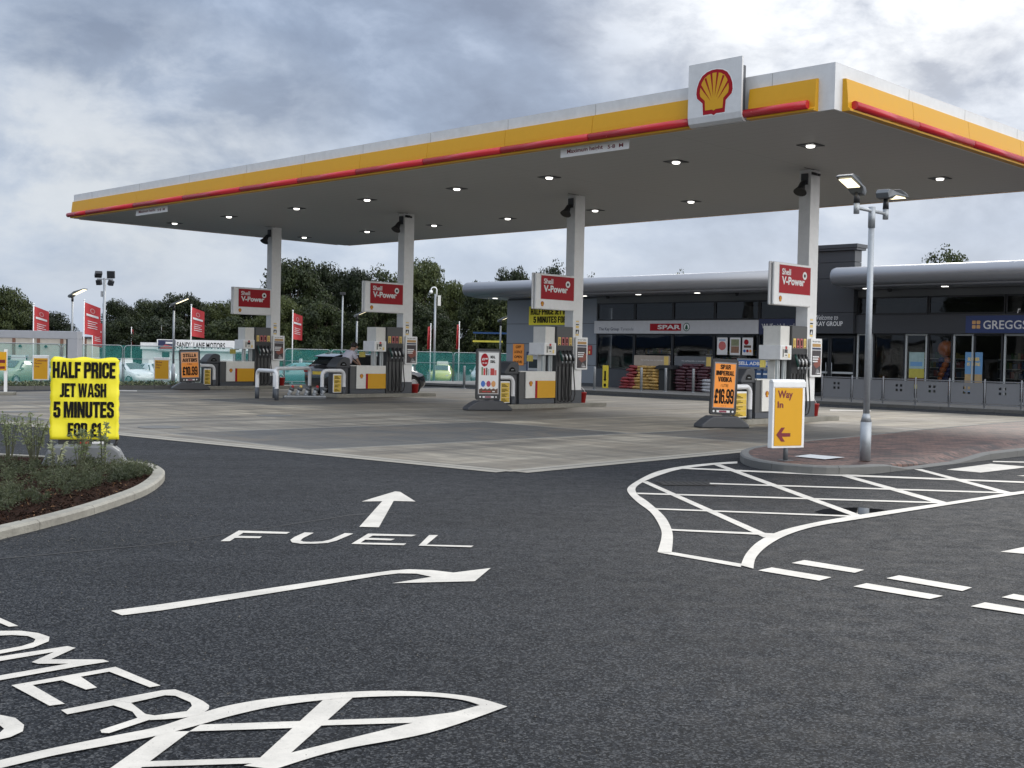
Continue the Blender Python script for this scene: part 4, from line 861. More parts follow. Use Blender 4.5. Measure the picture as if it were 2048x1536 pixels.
# ------------------------------------------------------------------ pump islands
B0 = None
def islands_loc(i, dv=0.0, du=0.0, z=0.0): return tuple(W(UF[i]+du, VC[i]+dv, z))
ORD = ['on the nearest island, behind the way in sign', 'on the second island, behind the meal deal stand', 'on the third island, beside the black estate car', 'on the farthest island']
for i in range(4):
    lab = 'raised concrete kerb island ' + ['nearest the lamp post', 'under the second column from the right', 'beside the black estate car', 'farthest to the left'][i]
    b = MB(); b.prism([(p[0], p[1]) for p in rrect(-2.85, 1.52, -0.16, 0.95, 0.10)], -0.1, 0.125, KERB, axis='z')
    o = b.build('pump_island', None, islands_loc(i), YAW, bevel=0.02); struct(o)
P0 = None
def make_pump(lab):
    t = thing('fuel_pump', lab, 'fuel pump', islands_loc(0, 0, 0, 0.125), YAW, 'fuel pumps on their islands')
    b = MB(); b.box(-2.24, -0.74, 0.02, 0.52, 0.0, 0.14, HOOPB); b.box(-2.24, -0.74, 0.03, 0.52, 0.14, 0.93, PUMPG); b.build('cabinet', t, bevel=0.008)
    b = MB(); b.box(-2.0, -0.74, -0.012, 0.028, 0.17, 0.95, OFFW); b.box(-2.24, -0.745, -0.005, 0.53, 0.931, 0.955, OFFW); b.build('front_panel', t, bevel=0.006)
    b = MB(); b.box(-1.61, -1.52, -0.018, -0.0125, 0.172, 0.68, DRED); b.box(-1.52, -0.745, -0.018, -0.0125, 0.172, 0.68, YEL); b.build('colour_panel', t)
    b = MB(); scallop(b, -1.80, 0.52, 0.15, -0.020, False); b.build('emblem', t, fixn=False)
    b = MB(); b.box(-1.14, -0.72, 0.06, 0.56, 1.45, 2.28, OFFW); b.build('side_housing', t, bevel=0.01)
    b = MB()
    for x in (-1.19, -1.12, -0.90, -0.82): b.box(x, x+0.045, 0.1, 0.16, 0.956, 1.46, FRAMEL)
    b.box(-1.0, -0.95, 0.3, 0.5, 0.956, 1.46, OFFW); b.build('support_posts', t)
    b = MB(); b.box(-1.27, -0.755, -0.03, 0.60, 1.44, 1.80, WHITE); b.build('payment_head', t, bevel=0.012)
    b = MB(); b.box(-1.20, -0.83, -0.036, -0.0305, 1.48, 1.76, OFFW); b.box(-1.10, -0.96, -0.041, -0.0365, 1.61, 1.70, SCREEN); b.box(-1.06, -0.98, -0.041, -0.0365, 1.705, 1.775, REDP); b.box(-0.92, -0.85, -0.041, -0.0365, 1.49, 1.59, GOLD); b.box(-1.17, -1.14, -0.041, -0.0365, 1.51, 1.70, INK); b.box(-1.05, -0.99, -0.041, -0.0365, 1.54, 1.565, INK); b.build('display', t)
    b = MB(); b.box(-0.70, 0.02, 0.0, 0.52, 0.0, 2.30, PUMPG); b.build('hose_module', t, bevel=0.012)
    b = MB(); b.box(-0.70, 0.02, -0.006, -0.001, 1.10, 1.72, BLK); b.build('nozzle_bay', t)
    for k in range(4):
        x = -0.595+k*0.165
        b = MB(); b.box(x-0.055, x+0.055, -0.012, -0.0005, 1.74, 1.98, GOLD if k in (0, 3) else PINK); b.box(x-0.03, x+0.03, -0.015, -0.0125, 1.80, 1.94, INK if k in (1, 2) else mat('label_print', (0.45, 0.30, 0.08), 0.6)); b.box(x-0.025, x+0.025, -0.015, -0.0125, 1.745, 1.775, INK); b.build('grade_label', t)
        b = MB(); col = mat('nozzle_green', (0.012, 0.06, 0.05), 0.4) if k < 1 else BLK
        b.tube([(x, -0.03, 1.58), (x-0.02, -0.08, 1.50), (x+0.02, -0.10, 1.38), (x+0.05, -0.10, 1.27)], [0.02, 0.035, 0.04, 0.03], 10, col)
        b.tube([(x+0.0, -0.13, 1.47), (x+0.02, -0.15, 1.40), (x+0.05, -0.14, 1.32)], [0.018, 0.03, 0.02], 8, WHITE if k in (1, 2) else STEELG); b.build('nozzle', t)
        b = MB(); b.cyl((x+0.05, -0.10, 1.20), (x+0.05, -0.10, 1.27), 0.022, 0.026, 10, STEELG); b.build('swivel', t)
        b = MB(); b.tube([(x+0.05, -0.10, 1.20), (x+0.05, -0.12, 0.9), (x+0.085, -0.13, 0.55), (x+0.12, -0.13, 0.28), (x+0.07, -0.12, 0.10), (x+0.0, -0.09, 0.05), (x-0.03, -0.03, 0.10), (x-0.03, -0.015, 0.5), (x-0.03, -0.012, 1.1)], 0.017, 8, RUB); b.build('hose', t)
    b = MB(); b.box(-1.66, -1.40, 0.30, 0.31, 1.24, 1.42, mat('small_poster', (0.40, 0.33, 0.06), 0.5, var=0.6, vs=18)); b.box(-1.41, -1.25, 0.30, 0.31, 1.39, 1.43, STEELG); b.build('hanging_card', t)
    return t
for i in range(4):
    lab = 'grey and white four hose fuel pump ' + ORD[i]
    P0 = make_pump(lab) if i == 0 else (dup(P0, islands_loc(i, 0, 0, 0.125), YAW, lab), P0)[1]
# fuel grade signs on columns
S0 = None
for i in range(4):
    lab = 'red and white fuel grade sign on ' + ['the nearest column, right of the silver roof', 'the second column, over the half price banner', 'the third column, above the man', 'the farthest column, at the left'][i]
    if i == 0:
        t = S0 = thing('fuel_sign', lab, 'sign', islands_loc(0, -0.95, 0.0, 2.9), YAW, 'fuel grade signs on the columns')
        b = MB(); b.box(-0.86, 0.86, -0.14, -0.07, 0.0, 1.05, WHITE); b.build('front_board', t, bevel=0.03, seg=3)
        b = MB(); b.box(-0.88, 0.80, -0.04, 0.03, 0.0, 1.06, WHITE); b.build('rear_board', t, bevel=0.03, seg=3)
        b = MB(); b.box(-0.80, 0.80, -0.069, -0.041, 0.05, 1.0, GREYD); b.build('spacer', t)
        b = MB(); b.box(-0.66, 0.82, -0.1435, -0.1405, 0.28, 1.01, PAPER); b.build('panel_edge', t)
        b = MB(); b.box(-0.64, 0.80, -0.148, -0.144, 0.30, 0.99, DRED); b.build('red_panel', t)
        b = MB(); b.text('Shell', -0.53, 0.75, 0.40, 0.155, -0.152, PAPER, 0.025); b.text('V-Power', -0.53, 0.51, 1.05, 0.20, -0.152, PAPER, 0.035); b.build('lettering', t, fixn=False)
        b = MB()
        A = arc(0.52, 0.775, 0.10, 0, 360, 24)[:-1]; B_ = arc(0.52, 0.775, 0.045, 0, 360, 24)[:-1]
        b.add([(x, -0.152, z) for x, z in A+B_], [(k, (k+1) % 24, 24+(k+1) % 24, 24+k) for k in range(24)], PAPER)
        b.flat([(x, -0.1515, z) for x, z in B_], INK); b.build('ring_badge', t, fixn=False)
        b = MB(); scallop(b, -0.57, 0.09, 0.14, -0.145, False); b.build('emblem', t, fixn=False)
    else: dup(S0, islands_loc(i, -0.95, 0.0, 2.9), YAW, lab)
# poster frames on the columns
F1 = None
for i in range(4):
    lab = 'slim poster frame with a dark advert on ' + ['the nearest column', 'the second column from the right', 'the third column from the right', 'the farthest column'][i]
    if i == 0:
        t = F1 = thing('poster_frame', lab, 'poster frame', islands_loc(0, 0.34, -0.02, 1.14), YAW, 'poster frames on the canopy columns')
        b = MB(); b.prism(rrect(-0.28, 0.26, 0, 0.98, 0.03), -0.07, 0.0, WHITE); b.build('frame', t, bevel=0.008)
        b = MB(); b.box(-0.22, 0.20, -0.075, -0.0705, 0.05, 0.68, mat('advert_dark', (0.035, 0.026, 0.03), 0.35, var=0.5, vs=5)); b.box(-0.22, 0.20, -0.075, -0.0705, 0.70, 0.75, NAVY); b.box(-0.21, 0.19, -0.075, -0.0705, 0.77, 0.85, mat('advert_tan', (0.46, 0.27, 0.09), 0.5))
        b.flat([(x, -0.077, z) for x, z in ((-0.16,0.32),(0.10,0.52),(0.20,0.46),(0.20,0.30),(-0.02,0.22))], mat('advert_rust', (0.22, 0.06, 0.04), 0.5))
        b.flat([(x, -0.079, z) for x, z in ((-0.06,0.07),(0.02,0.22),(0.10,0.18),(0.18,0.07))], mat('advert_grey', (0.22, 0.22, 0.23), 0.5))
        b.build('poster', t)
        b = MB(); b.text('For your safety', -0.20, 0.88, 0.38, 0.045, -0.072, INK, 0.02)
        for k in range(3): b.box(-0.20, 0.10-k*0.03, -0.082, -0.0795, 0.50-k*0.06, 0.535-k*0.06, PAPER)
        b.box(0.02, 0.17, -0.082, -0.0795, 0.075, 0.10, PAPER); b.build('lettering', t, fixn=False)
    else: dup(F1, islands_loc(i, 0.34, -0.02, 1.14), YAW, lab)
# waste bins
N0 = None
for i in range(4):
    lab = 'grey litter bin with a domed lid ' + ORD[i]
    if i == 0:
        t = N0 = thing('litter_bin', lab, 'litter bin', islands_loc(0, -2.52, 0.32, 0.125), YAW, 'litter bins beside the pumps')
        b = MB(); b.prism(rrect(-0.27, 0.27, -0.25, 0.25, 0.09), 0.0, 0.86, BIN, axis='z'); b.build('body', t, bevel=0.015)
        b = MB(); b.prism([(-0.30,0.86),(0.29,0.86),(0.29,1.14),(0.26,1.20),(0.10,1.235),(-0.06,1.20),(-0.24,1.02),(-0.31,0.92)], -0.27, 0.27, BIN); b.build('lid', t, bevel=0.035, seg=3)
        b = MB(); b.prism(arc(0.0, 0.94, 0.13, 0, 180, 10), -0.278, -0.271, INK); b.box(-0.05, 0.06, -0.282, -0.2785, 0.985, 1.0, STEEL); b.build('slot', t)
    else: dup(N0, islands_loc(i, -2.52, 0.32, 0.125), YAW, lab)
# hoop guards
def hoop(p, q, label, H=0.93, r=0.062, boardless=True):
    c = (p+q)/2; d = q-p; L = d.length; t = thing('hoop_guard', label, 'hoop guard', (c.x, c.y, 0), math.atan2(d.y, d.x), 'white and grey hoop guards')
    R0 = 0.17; h = L/2; z0 = 0.36
    arch = [(-h, 0, z0)]+[(-h+R0-R0*math.cos(R_(a)), 0, H-R0+R0*math.sin(R_(a))) for a in range(0, 91, 15)]+[(h-R0+R0*math.sin(R_(a)), 0, H-R0+R0*math.cos(R_(a))) for a in range(0, 91, 15)]+[(h, 0, z0)]
    b = MB(); b.tube(arch, r, 16, HOOPW, cap=False); b.build('arch', t)
    for s in (-1, 1): b = MB(); b.cyl((s*h, 0, -0.02), (s*h, 0, z0), r+0.004, r+0.004, 16, HOOPB); b.build('foot', t)
    return t
for i, lab in enumerate(('behind the vodka stand', 'behind the meal deal stand', 'right of the fill pipes, by the estate car', 'behind the lager stand at the left')):
    p = W(UF[i]+0.0, VC[i]-3.42 if i == 2 else VC[i]-3.55); q = W(UF[i]+0.0, VC[i]-2.53); hoop(p, q, 'white hoop guard with grey feet ' + lab, 0.90)
hoop(gnd(514, 797), gnd(553, 801), 'white hoop guard with grey feet nearest the farthest pump, left of the fill pipes', 0.90)
hoop(gnd(549, 796), gnd(619, 792), 'widest white hoop guard, arching behind the fill pipes', 0.95)
# notice boards inside the hoops
NB = None
def notice(i, dv, w, lab):
    t = thing('notice_board', lab, 'notice board', islands_loc(i, dv, 0.02, 0.17), YAW, 'yellow instruction boards by the hoops')
    b = MB(); b.box(-w/2-0.02, w/2+0.02, 0.0, 0.03, 0, 0.62, WHITE); b.build('frame', t, bevel=0.004)
    b = MB(); b.box(-w/2, w/2, -0.005, -0.0005, 0.02, 0.58, mat('board_yellow', (0.62, 0.42, 0.04), 0.45)); b.build('panel', t)
    b = MB()
    for k in range(4):
        b.box(-w/2, w/2, -0.0075, -0.0055, 0.155+0.14*k-0.002, 0.155+0.14*k+0.002, PAPER)
        for r in range(3): b.box(-w/2+0.03, -w/2+0.03+w*(0.7-0.15*((r+k) % 3)), -0.0075, -0.0055, 0.04+0.14*k+0.032*r, 0.056+0.14*k+0.032*r, INK)
    b.build('printing', t)
notice(0, -2.95, 0.62, 'widest yellow instruction board, in the hoop behind the vodka stand')
notice(1, -2.82, 0.34, 'narrow yellow instruction board behind the meal deal stand')
notice(2, -2.78, 0.30, 'narrow yellow instruction board in the hoop by the estate car')
notice(3, -2.80, 0.26, 'narrow yellow instruction board behind the lager stand at the left')
# red fire buckets
K0 = None
for i in range(4):
    lab = 'red plastic bucket at the foot of ' + ['the nearest column', 'the second column from the right', 'the third column, by the car wheel', 'the farthest column'][i]
    if i == 0:
        t = K0 = thing('bucket', lab, 'bucket', islands_loc(0, 0.62, 0.13, 0.125), YAW, 'red buckets by the columns')
        b = MB(); b.lathe([(0.115, 0.0), (0.15, 0.30), (0.158, 0.30), (0.158, 0.32), (0.142, 0.32), (0.108, 0.02)], n=20, m=REDP); b.build('tub', t)
        b = MB(); b.tube([(0.15*math.cos(R_(a)), 0.06*math.sin(R_(a)), 0.32+0.15*math.sin(R_(a))) for a in range(0, 181, 20)], 0.008, 6, WHITE); b.build('handle', t)
    else: dup(K0, islands_loc(i, 0.62 if i != 2 else 0.7, 0.13, 0.125), YAW, lab)

# ------------------------------------------------------------------ swing signs
def on_u(x, y, u):
    d = ray(x, y); return ORG + d*((u-ORG.dot(EU))/d.dot(EU))
def swing_sign(p, rot, H, w, label, face, tilt=0.0, matp=ORANGE, back=BLK):
    t = thing('swing_sign', label, 'pavement sign', (p.x, p.y, 0.004), rot, 'black framed swing signs by the pumps')
    b = MB(); b.prism([(-w*0.92,0),(w*0.92,0),(w*0.90,0.07),(w*0.62,0.21),(w*0.46,0.27),(-w*0.46,0.27),(-w*0.66,0.20),(-w*0.90,0.08)], -0.24, 0.24, BIN); b.build('base', t, bevel=0.035, seg=3)
    r = thing_part = MB(); b = r; b.prism(rrect(-w/2, w/2, 0.29, H, 0.06), -0.035, 0.035, back); o = b.build('frame', t, bevel=0.010)
    o.rotation_euler = (0, tilt, 0)
    b = MB(); b.box(-w/2+0.055, w/2-0.055, -0.040, -0.0355, 0.44, H-0.075, mat('snap_frame', (0.20, 0.20, 0.21), 0.4, 0.5)); o2 = b.build('snap_frame', o)
    b = MB(); b.box(-w/2+0.075, w/2-0.075, -0.044, -0.0405, 0.46, H-0.11, matp); b.build('poster', o)
    face(o, w, H)
    b = MB(); b.box(-0.16, 0.16, -0.041, -0.0355, 0.345, 0.395, PAPER); b.box(-0.10, 0.08, -0.043, -0.0415, 0.35, 0.39, mat('label_purple', (0.22, 0.03, 0.06), 0.5))
    for s in (-0.23, 0.23): b.cyl((s, -0.035, 0.37), (s, -0.042, 0.37), 0.025, m=PAPER, n=10)
    b.build('maker_label', o); return t
def f_stella(o, w, H):
    b = MB(); B_ = H-0.11; ph = B_-0.46
    b.box(-w/2+0.076, w/2-0.076, -0.0455, -0.0445, B_-ph*0.41, B_-0.002, ORANGEP)
    heavy(b, 'STELLA', 0, B_-ph*0.19, w*0.62, ph*0.14, -0.047, INK, ORANGEP); heavy(b, 'ARTOIS', 0, B_-ph*0.38, w*0.70, ph*0.14, -0.047, INK, ORANGEP); b.text('12x', 0, B_-ph*0.49, w*0.22, ph*0.06, -0.047, MAROON, 0.02, 'c'); heavy(b, '£10.99', 0, 0.46+ph*0.09, w*0.70, ph*0.34, -0.047, INK, ORANGE); b.build('lettering', o, fixn=False)
def f_vodka(o, w, H):
    b = MB(); B_ = H-0.11; ph = B_-0.46
    heavy(b, 'SPAR', 0, B_-ph*0.125, w*0.38, ph*0.105, -0.047, INK, ORANGE); heavy(b, 'IMPERIAL', 0, B_-ph*0.265, w*0.68, ph*0.105, -0.047, INK, ORANGE); heavy(b, 'VODKA', 0, B_-ph*0.41, w*0.52, ph*0.11, -0.047, INK, ORANGE); b.text('1 LITRE', 0, B_-ph*0.53, w*0.28, ph*0.065, -0.047, INK, 0.0, 'c'); heavy(b, '£16.99', 0, 0.46+ph*0.09, w*0.72, ph*0.33, -0.047, INK, ORANGE); b.text('1.00 per 10cl', 0, 0.46+ph*0.025, w*0.2, ph*0.02, -0.047, INK, 0.0, 'c'); b.build('lettering', o, fixn=False)
def f_meal(o, w, H):
    B_ = H-0.11; ph = B_-0.46; b = MB()
    b.flat([(x, -0.047, z) for x, z in [(-w*0.17+w*0.155*math.cos(R_(a)), B_-ph*0.18+ph*0.16*math.sin(R_(a))) for a in range(0, 360, 12)]], DRED)
    b.text('£3.99', -w*0.17, B_-ph*0.19, w*0.24, ph*0.06, -0.049, PAPER, 0.05, 'c', 0.2); b.text('OR LESS', -w*0.17, B_-ph*0.27, w*0.2, ph*0.035, -0.049, PAPER, 0.02, 'c')
    b.text('MEAL', w*0.16, B_-ph*0.14, w*0.20, ph*0.07, -0.047, INK, 0.05, 'c'); b.text('DEAL', w*0.16, B_-ph*0.25, w*0.20, ph*0.07, -0.047, INK, 0.05, 'c')
    b.build('lettering', o, fixn=False); b = MB()
    for x, wd, h, c in ((-0.26,0.05,0.20,mat('print_green', (0.12,0.2,0.08), 0.5)),(-0.19,0.07,0.17,RED),(-0.10,0.05,0.18,BROWN),(-0.03,0.05,0.15,STEELG),(0.06,0.14,0.17,REDP),(0.21,0.07,0.13,PINK)): b.box(x*w/0.8*0.9, (x+wd)*w/0.8*0.9, -0.047, -0.045, B_-ph*0.55, B_-ph*0.55+h*ph, c)
    for x, c in ((-0.22,BLUE),(0.0,mat('print_pink', (0.35,0.03,0.09), 0.5)),(0.20,mat('print_orange', (0.62,0.30,0.10), 0.5))): b.flat([(x*w+w*0.085*math.cos(R_(a)), -0.047, 0.46+ph*0.24+ph*0.075*math.sin(R_(a))) for a in range(0, 360, 15)], c)
    b.box(-0.2*w, 0.2*w, -0.0455, -0.0445, 0.46+ph*0.235, 0.46+ph*0.245, BROWN)
    pts = [(-w/2+0.085, 0.47)]+[(-w/2+0.085+(w-0.17)*k/14, 0.46+ph*(0.105+0.03*((k*7) % 3)/2)) for k in range(15)]+[(w/2-0.085, 0.47)]
    b.flat([(x, -0.0465, z) for x, z in pts], BROWN)
    for x, wd in ((-0.25,0.17),(-0.05,0.14),(0.16,0.1)): b.box(x*w, (x+wd)*w, -0.049, -0.047, 0.46+ph*0.04, 0.46+ph*0.065, PAPER if x > 0.1 else REDP)
    b.build('artwork', o, fixn=False)
swing_sign(on_u(1443, 849, UF[0]-0.55), R_(14), 1.55, 0.64, 'orange vodka price poster in a black swing frame', f_vodka, R_(2))
swing_sign(on_u(975, 813, UF[1]-0.5), R_(20), 1.70, 0.72, 'white meal deal poster in a black swing frame, before the second pump', f_meal, 0.0, PAPER)
swing_sign(on_u(381, 783, UF[3]-0.4), R_(22), 1.50, 0.76, 'orange lager price poster in a black swing frame, leaning left', f_stella, R_(-2.5))

# ------------------------------------------------------------------ fuel fill pipes
pc = gnd(612, 797)
t = thing('fill_point', 'row of five capped grey fill pipes in a steel tray between the hoops', 'fuel fill point', (pc.x, pc.y, 0), R_(18))
b = MB(); b.box(-0.72, 0.62, -0.16, 0.2, 0, 0.06, TEALD); b.box(-0.72, 0.62, -0.16, -0.14, 0.06, 0.10, STEELG); b.build('tray', t, bevel=0.006)
CAPS = [REDP, GOLD, GREYD, REDP, BLK]
for k in range(5):
    x = -0.48+k*0.265
    b = MB(); b.tube([(x-0.06, 0.02, 0.06), (x-0.05, 0.0, 0.16), (x, -0.03, 0.28)], [0.05, 0.05, 0.075], 12, STEELG); b.cyl((x-0.055,0.01,0.12), (x-0.05,0.0,0.15), 0.075, m=STEEL, n=14); b.build('fill_pipe', t)
    b = MB(); b.cyl((x, -0.03, 0.27), (x+0.035, -0.045, 0.36), 0.085, 0.07, 14, TEALD); b.sphere((x+0.04, -0.05, 0.38), 0.05, nu=10, nv=6, m=CAPS[k]); b.build('cap', t)

# ------------------------------------------------------------------ cars
def car_mesh(st, body):
    # stations: x, zb, zs, zt, wb, ws, wt
    rowsL = []
    for (x, zb, zs, zt, wb, ws, wt) in st:
        rowsL.append([(x,0,zb),(x,wb*0.86,zb),(x,wb,zb+0.10),(x,ws,zb+(zs-zb)*0.55),(x,ws*0.985,zs),(x,(ws*0.97+wt)/2,zs+(zt-zs)*0.5),(x,wt,zt-0.05),(x,wt*0.82,zt),(x,0,zt+0.025)])
    b = MB(); n = len(rowsL[0]); vs = []
    for r in rowsL: vs += r
    for r in rowsL: vs += [(x, -y, z) for x, y, z in r]
    S = len(st); fs = []
    for i in range(S-1):
        for k in range(n-1):
            a, c = i*n+k, (i+1)*n+k
            fs.append((a, a+1, c+1, c)); o = S*n; fs.append((o+a, o+c, o+c+1, o+a+1))
    for i in (0, S-1): fs.append(tuple(i*n+k for k in range(n))+tuple(S*n+i*n+k for k in range(n-2, 0, -1)))
    b.add(vs, fs, body, True); return b
def interp(st, x):
    for a, c in zip(st, st[1:]):
        if a[0] <= x <= c[0]:
            f = (x-a[0])/(c[0]-a[0]); return [p+(q-p)*f for p, q in zip(a, c)]
    return st[-1] if x > st[-1][0] else st[0]
def make_car(name, label, body, st, wheels, wr, side_glass, ws_x, rw_x, loc, rot, group=None, sign=None, detail=True, rearplate=PLATE):
    t = thing(name, label, 'car', loc, rot, group)
    o = car_mesh(st, body).build('body', t)
    hw = max(s[5] for s in st)
    def SP(x, z, off=0.012):
        _, zb, zs, zt, wb, ws, wt = interp(st, x); f = min(1, max(0, (z-zs)/max(0.05, zt-0.05-zs))); return ws*0.985+(wt-ws*0.985)*f+off
    for s in (-1, 1):
        for poly in side_glass:
            b = MB(); b.flat([(x, s*SP(x, z), z) for x, z in poly], CGLASS); b.build('side_window', t, fixn=False)
        b = MB(); c = [(ws_x-0.05, hw*0.98), (ws_x+0.13, hw*1.0), (ws_x+0.15, hw*1.16), (ws_x+0.0, hw*1.18)]
        zz = interp(st, ws_x)[2]+0.08
        b.prism([(x, s*y) for x, y in c], zz-0.07, zz+0.07, body, axis='z'); b.build('door_mirror', t, bevel=0.02)
        for wx in wheels:
            y = s*(hw-0.10)
            b = MB(); b.cyl((wx, y-s*0.15, wr+0.02), (wx, y+s*0.088, wr+0.02), wr+0.065, n=24, m=INK); b.build('wheel_arch', t)
            b = MB(); b.lathe([(wr-0.07, -0.10), (wr-0.01, -0.10), (wr, -0.07), (wr, 0.07), (wr-0.01, 0.10), (wr-0.09, 0.105), (wr-0.10, 0.07)], n=26, m=TYRE)
            w_ = b.build('wheel', t, (wx, y, wr)); w_.rotation_euler = (-s*math.pi/2, 0, 0)
            b = MB()
            for q in range(5):
                a = R_(72*q); ca, sa = math.cos(a), math.sin(a); L = wr-0.10
                b.add([(ca*0.03-sa*0.035, sa*0.03+ca*0.035, 0.095), (ca*L-sa*0.055, sa*L+ca*0.055, 0.085), (ca*L+sa*0.055, sa*L-ca*0.055, 0.085), (ca*0.03+sa*0.035, sa*0.03-ca*0.035, 0.095)], [(0,1,2,3)], ALLOY)
            b.lathe([(0.05, 0.08), (0.05, 0.10), (0.01, 0.102)], n=12, m=ALLOY); b.lathe([(wr-0.10, 0.075), (wr-0.10, 0.096), (wr-0.075, 0.107), (wr-0.07, 0.09)], n=24, m=ALLOY)
            b.build('rim', w_, fixn=False)
        xr = st[0][0]; e = interp(st, xr+0.12)
        b = MB(); b.box(xr+0.0, xr+0.16, s*(hw-0.30), s*(hw-0.05), e[2]-0.16, e[2]-0.03, RLAMP); b.build('rear_lamp', t, bevel=0.02)
        xf = st[-1][0]; e = interp(st, xf-0.18)
        b = MB(); b.prism([(xf-0.42, s*(hw-0.045)), (xf-0.10, s*(hw-0.16)), (xf-0.03, s*(hw-0.40)), (xf-0.22, s*(hw-0.35))], e[2]-0.15, e[2]-0.01, HLAMP, axis='z'); b.build('headlight', t, bevel=0.015)
    a, c = interp(st, ws_x), interp(st, ws_x-0.0)
    def slope_glass(x0, x1, nm):
        A, B = interp(st, x0), interp(st, x1); dx, dz = x1-x0, B[3]-A[3]; L = math.hypot(dx, dz); nx, nz = -dz/L, dx/L
        if nz < 0: nx, nz = -nx, -nz
        b = MB(); pts = []
        for j in range(5):
            f = 0.06+0.88*j/4; x = x0+dx*f; q = interp(st, x); w = q[6]*0.86
            for y in (-w, -w*0.5, 0, w*0.5, w): pts.append((x+nx*0.02, y, q[3]+nz*0.02+0.02*(1-(y/w)**2)+0.004))
        b.add(pts, [(j*5+i, j*5+i+1, (j+1)*5+i+1, (j+1)*5+i) for j in range(4) for i in range(4)], CGLASS, True); b.build(nm, t, fixn=False)
    slope_glass(*ws_x_pair(st), 'windscreen'); slope_glass(*rw_x, 'rear_window')
    if detail:
        b = MB(); b.box(st[0][0]-0.035, st[0][0]+0.03, -0.26, 0.26, 0.72, 0.83, rearplate); b.build('number_plate', t)
    if sign:
        b = MB(); b.prism([(-sign/2, 0), (sign/2, 0), (sign/2-0.05, 0.27), (-sign/2+0.05, 0.27)], -0.03, 0.03, PAPER, axis='x' if False else 'x'); b.box(-0.036, -0.031, -sign*0.35, sign*0.35, 0.07, 0.17, mat('roof_sign_print', (0.12, 0.2, 0.3), 0.5)); b.build('roof_sign', t, (st[len(st)//2][0]-0.2, 0, max(s[3] for s in st)+0.02))
    return t
def ws_x_pair(st): return st[-1][8-1:9] if False else WSP[id(st)]
WSP = {}
EST = [(-2.20,0.42,0.70,0.74,0.72,0.74,0.66),(-2.16,0.30,0.92,0.98,0.80,0.84,0.72),(-2.05,0.24,0.96,1.04,0.84,0.87,0.70),(-1.80,0.20,0.98,1.30,0.86,0.90,0.63),(-1.62,0.20,0.98,1.40,0.86,0.90,0.62),(-1.0,0.20,0.97,1.44,0.86,0.90,0.62),(-0.2,0.20,0.95,1.45,0.86,0.90,0.62),(0.25,0.20,0.94,1.42,0.86,0.90,0.61),(0.95,0.20,0.93,1.02,0.86,0.90,0.70),(1.5,0.20,0.86,0.93,0.86,0.89,0.72),(1.95,0.22,0.76,0.81,0.82,0.84,0.66),(2.14,0.28,0.62,0.68,0.74,0.76,0.60),(2.20,0.36,0.52,0.56,0.66,0.68,0.55)]
WSP[id(EST)] = (0.98, 0.22)
make_car('estate_car', 'black estate car refuelling behind the third column', CARBLK, EST, (-1.32, 1.40), 0.33, ([(-1.85,1.03),(-1.60,1.33),(-1.05,1.37),(-1.05,1.02)], [(-1.0,1.02),(-1.0,1.37),(-0.15,1.38),(-0.15,1.0)], [(-0.10,1.0),(-0.10,1.38),(0.22,1.35),(0.72,1.0)]), 0.62, (-2.06, -1.70), tuple(W(34.22, 27.18)), YAW)
# roof spoiler of the estate belongs to it
ec = [o for o in COL.objects if o.name == 'estate_car'][0]
b = MB(); b.prism([(-1.95,1.36),(-1.60,1.44),(-1.45,1.455),(-1.55,1.40),(-1.90,1.33)], -0.60, 0.60, CARBLK); b.build('roof_spoiler', ec, bevel=0.01)
b = MB(); b.prism([(-1.25,1.46),(-1.12,1.46),(-1.22,1.54)], -0.02, 0.02, BLK); b.build('aerial', ec)
for s in (-1, 1): b = MB(); b.tube([(-1.5, s*0.55, 1.44), (-1.4, s*0.55, 1.48), (-0.2, s*0.55, 1.49), (0.05, s*0.55, 1.45)], 0.014, 6, STEELG); b.build('roof_rail', ec)
HAT = [(-1.90,0.40,0.70,0.78,0.70,0.72,0.62),(-1.86,0.28,0.90,1.0,0.78,0.81,0.66),(-1.72,0.22,0.93,1.22,0.80,0.84,0.60),(-1.50,0.20,0.94,1.40,0.81,0.85,0.58),(-0.8,0.20,0.93,1.46,0.81,0.85,0.58),(-0.1,0.20,0.92,1.46,0.81,0.85,0.58),(0.3,0.20,0.91,1.40,0.81,0.85,0.57),(1.0,0.20,0.90,1.0,0.81,0.85,0.66),(1.45,0.20,0.82,0.90,0.80,0.84,0.66),(1.75,0.24,0.70,0.76,0.74,0.77,0.58),(1.88,0.32,0.54,0.60,0.64,0.66,0.50)]
WSP[id(HAT)] = (1.0, 0.26)
SALC = dict(white=mat('car_white', (0.70, 0.71, 0.72), 0.25, coat=0.8), silver=mat('car_silver', (0.36, 0.39, 0.42), 0.3, 0.4, coat=0.8), lime=mat('car_lime', (0.42, 0.46, 0.10), 0.3, coat=0.8), olive=mat('car_olive', (0.20, 0.25, 0.16), 0.3, coat=0.8), teal=mat('car_teal', (0.08, 0.20, 0.22), 0.3, coat=0.8))
hg = ([(-1.62,1.0),(-1.42,1.34),(-0.85,1.38),(-0.85,0.98)], [(-0.8,0.98),(-0.8,1.38),(0.24,1.33),(0.78,0.97)])
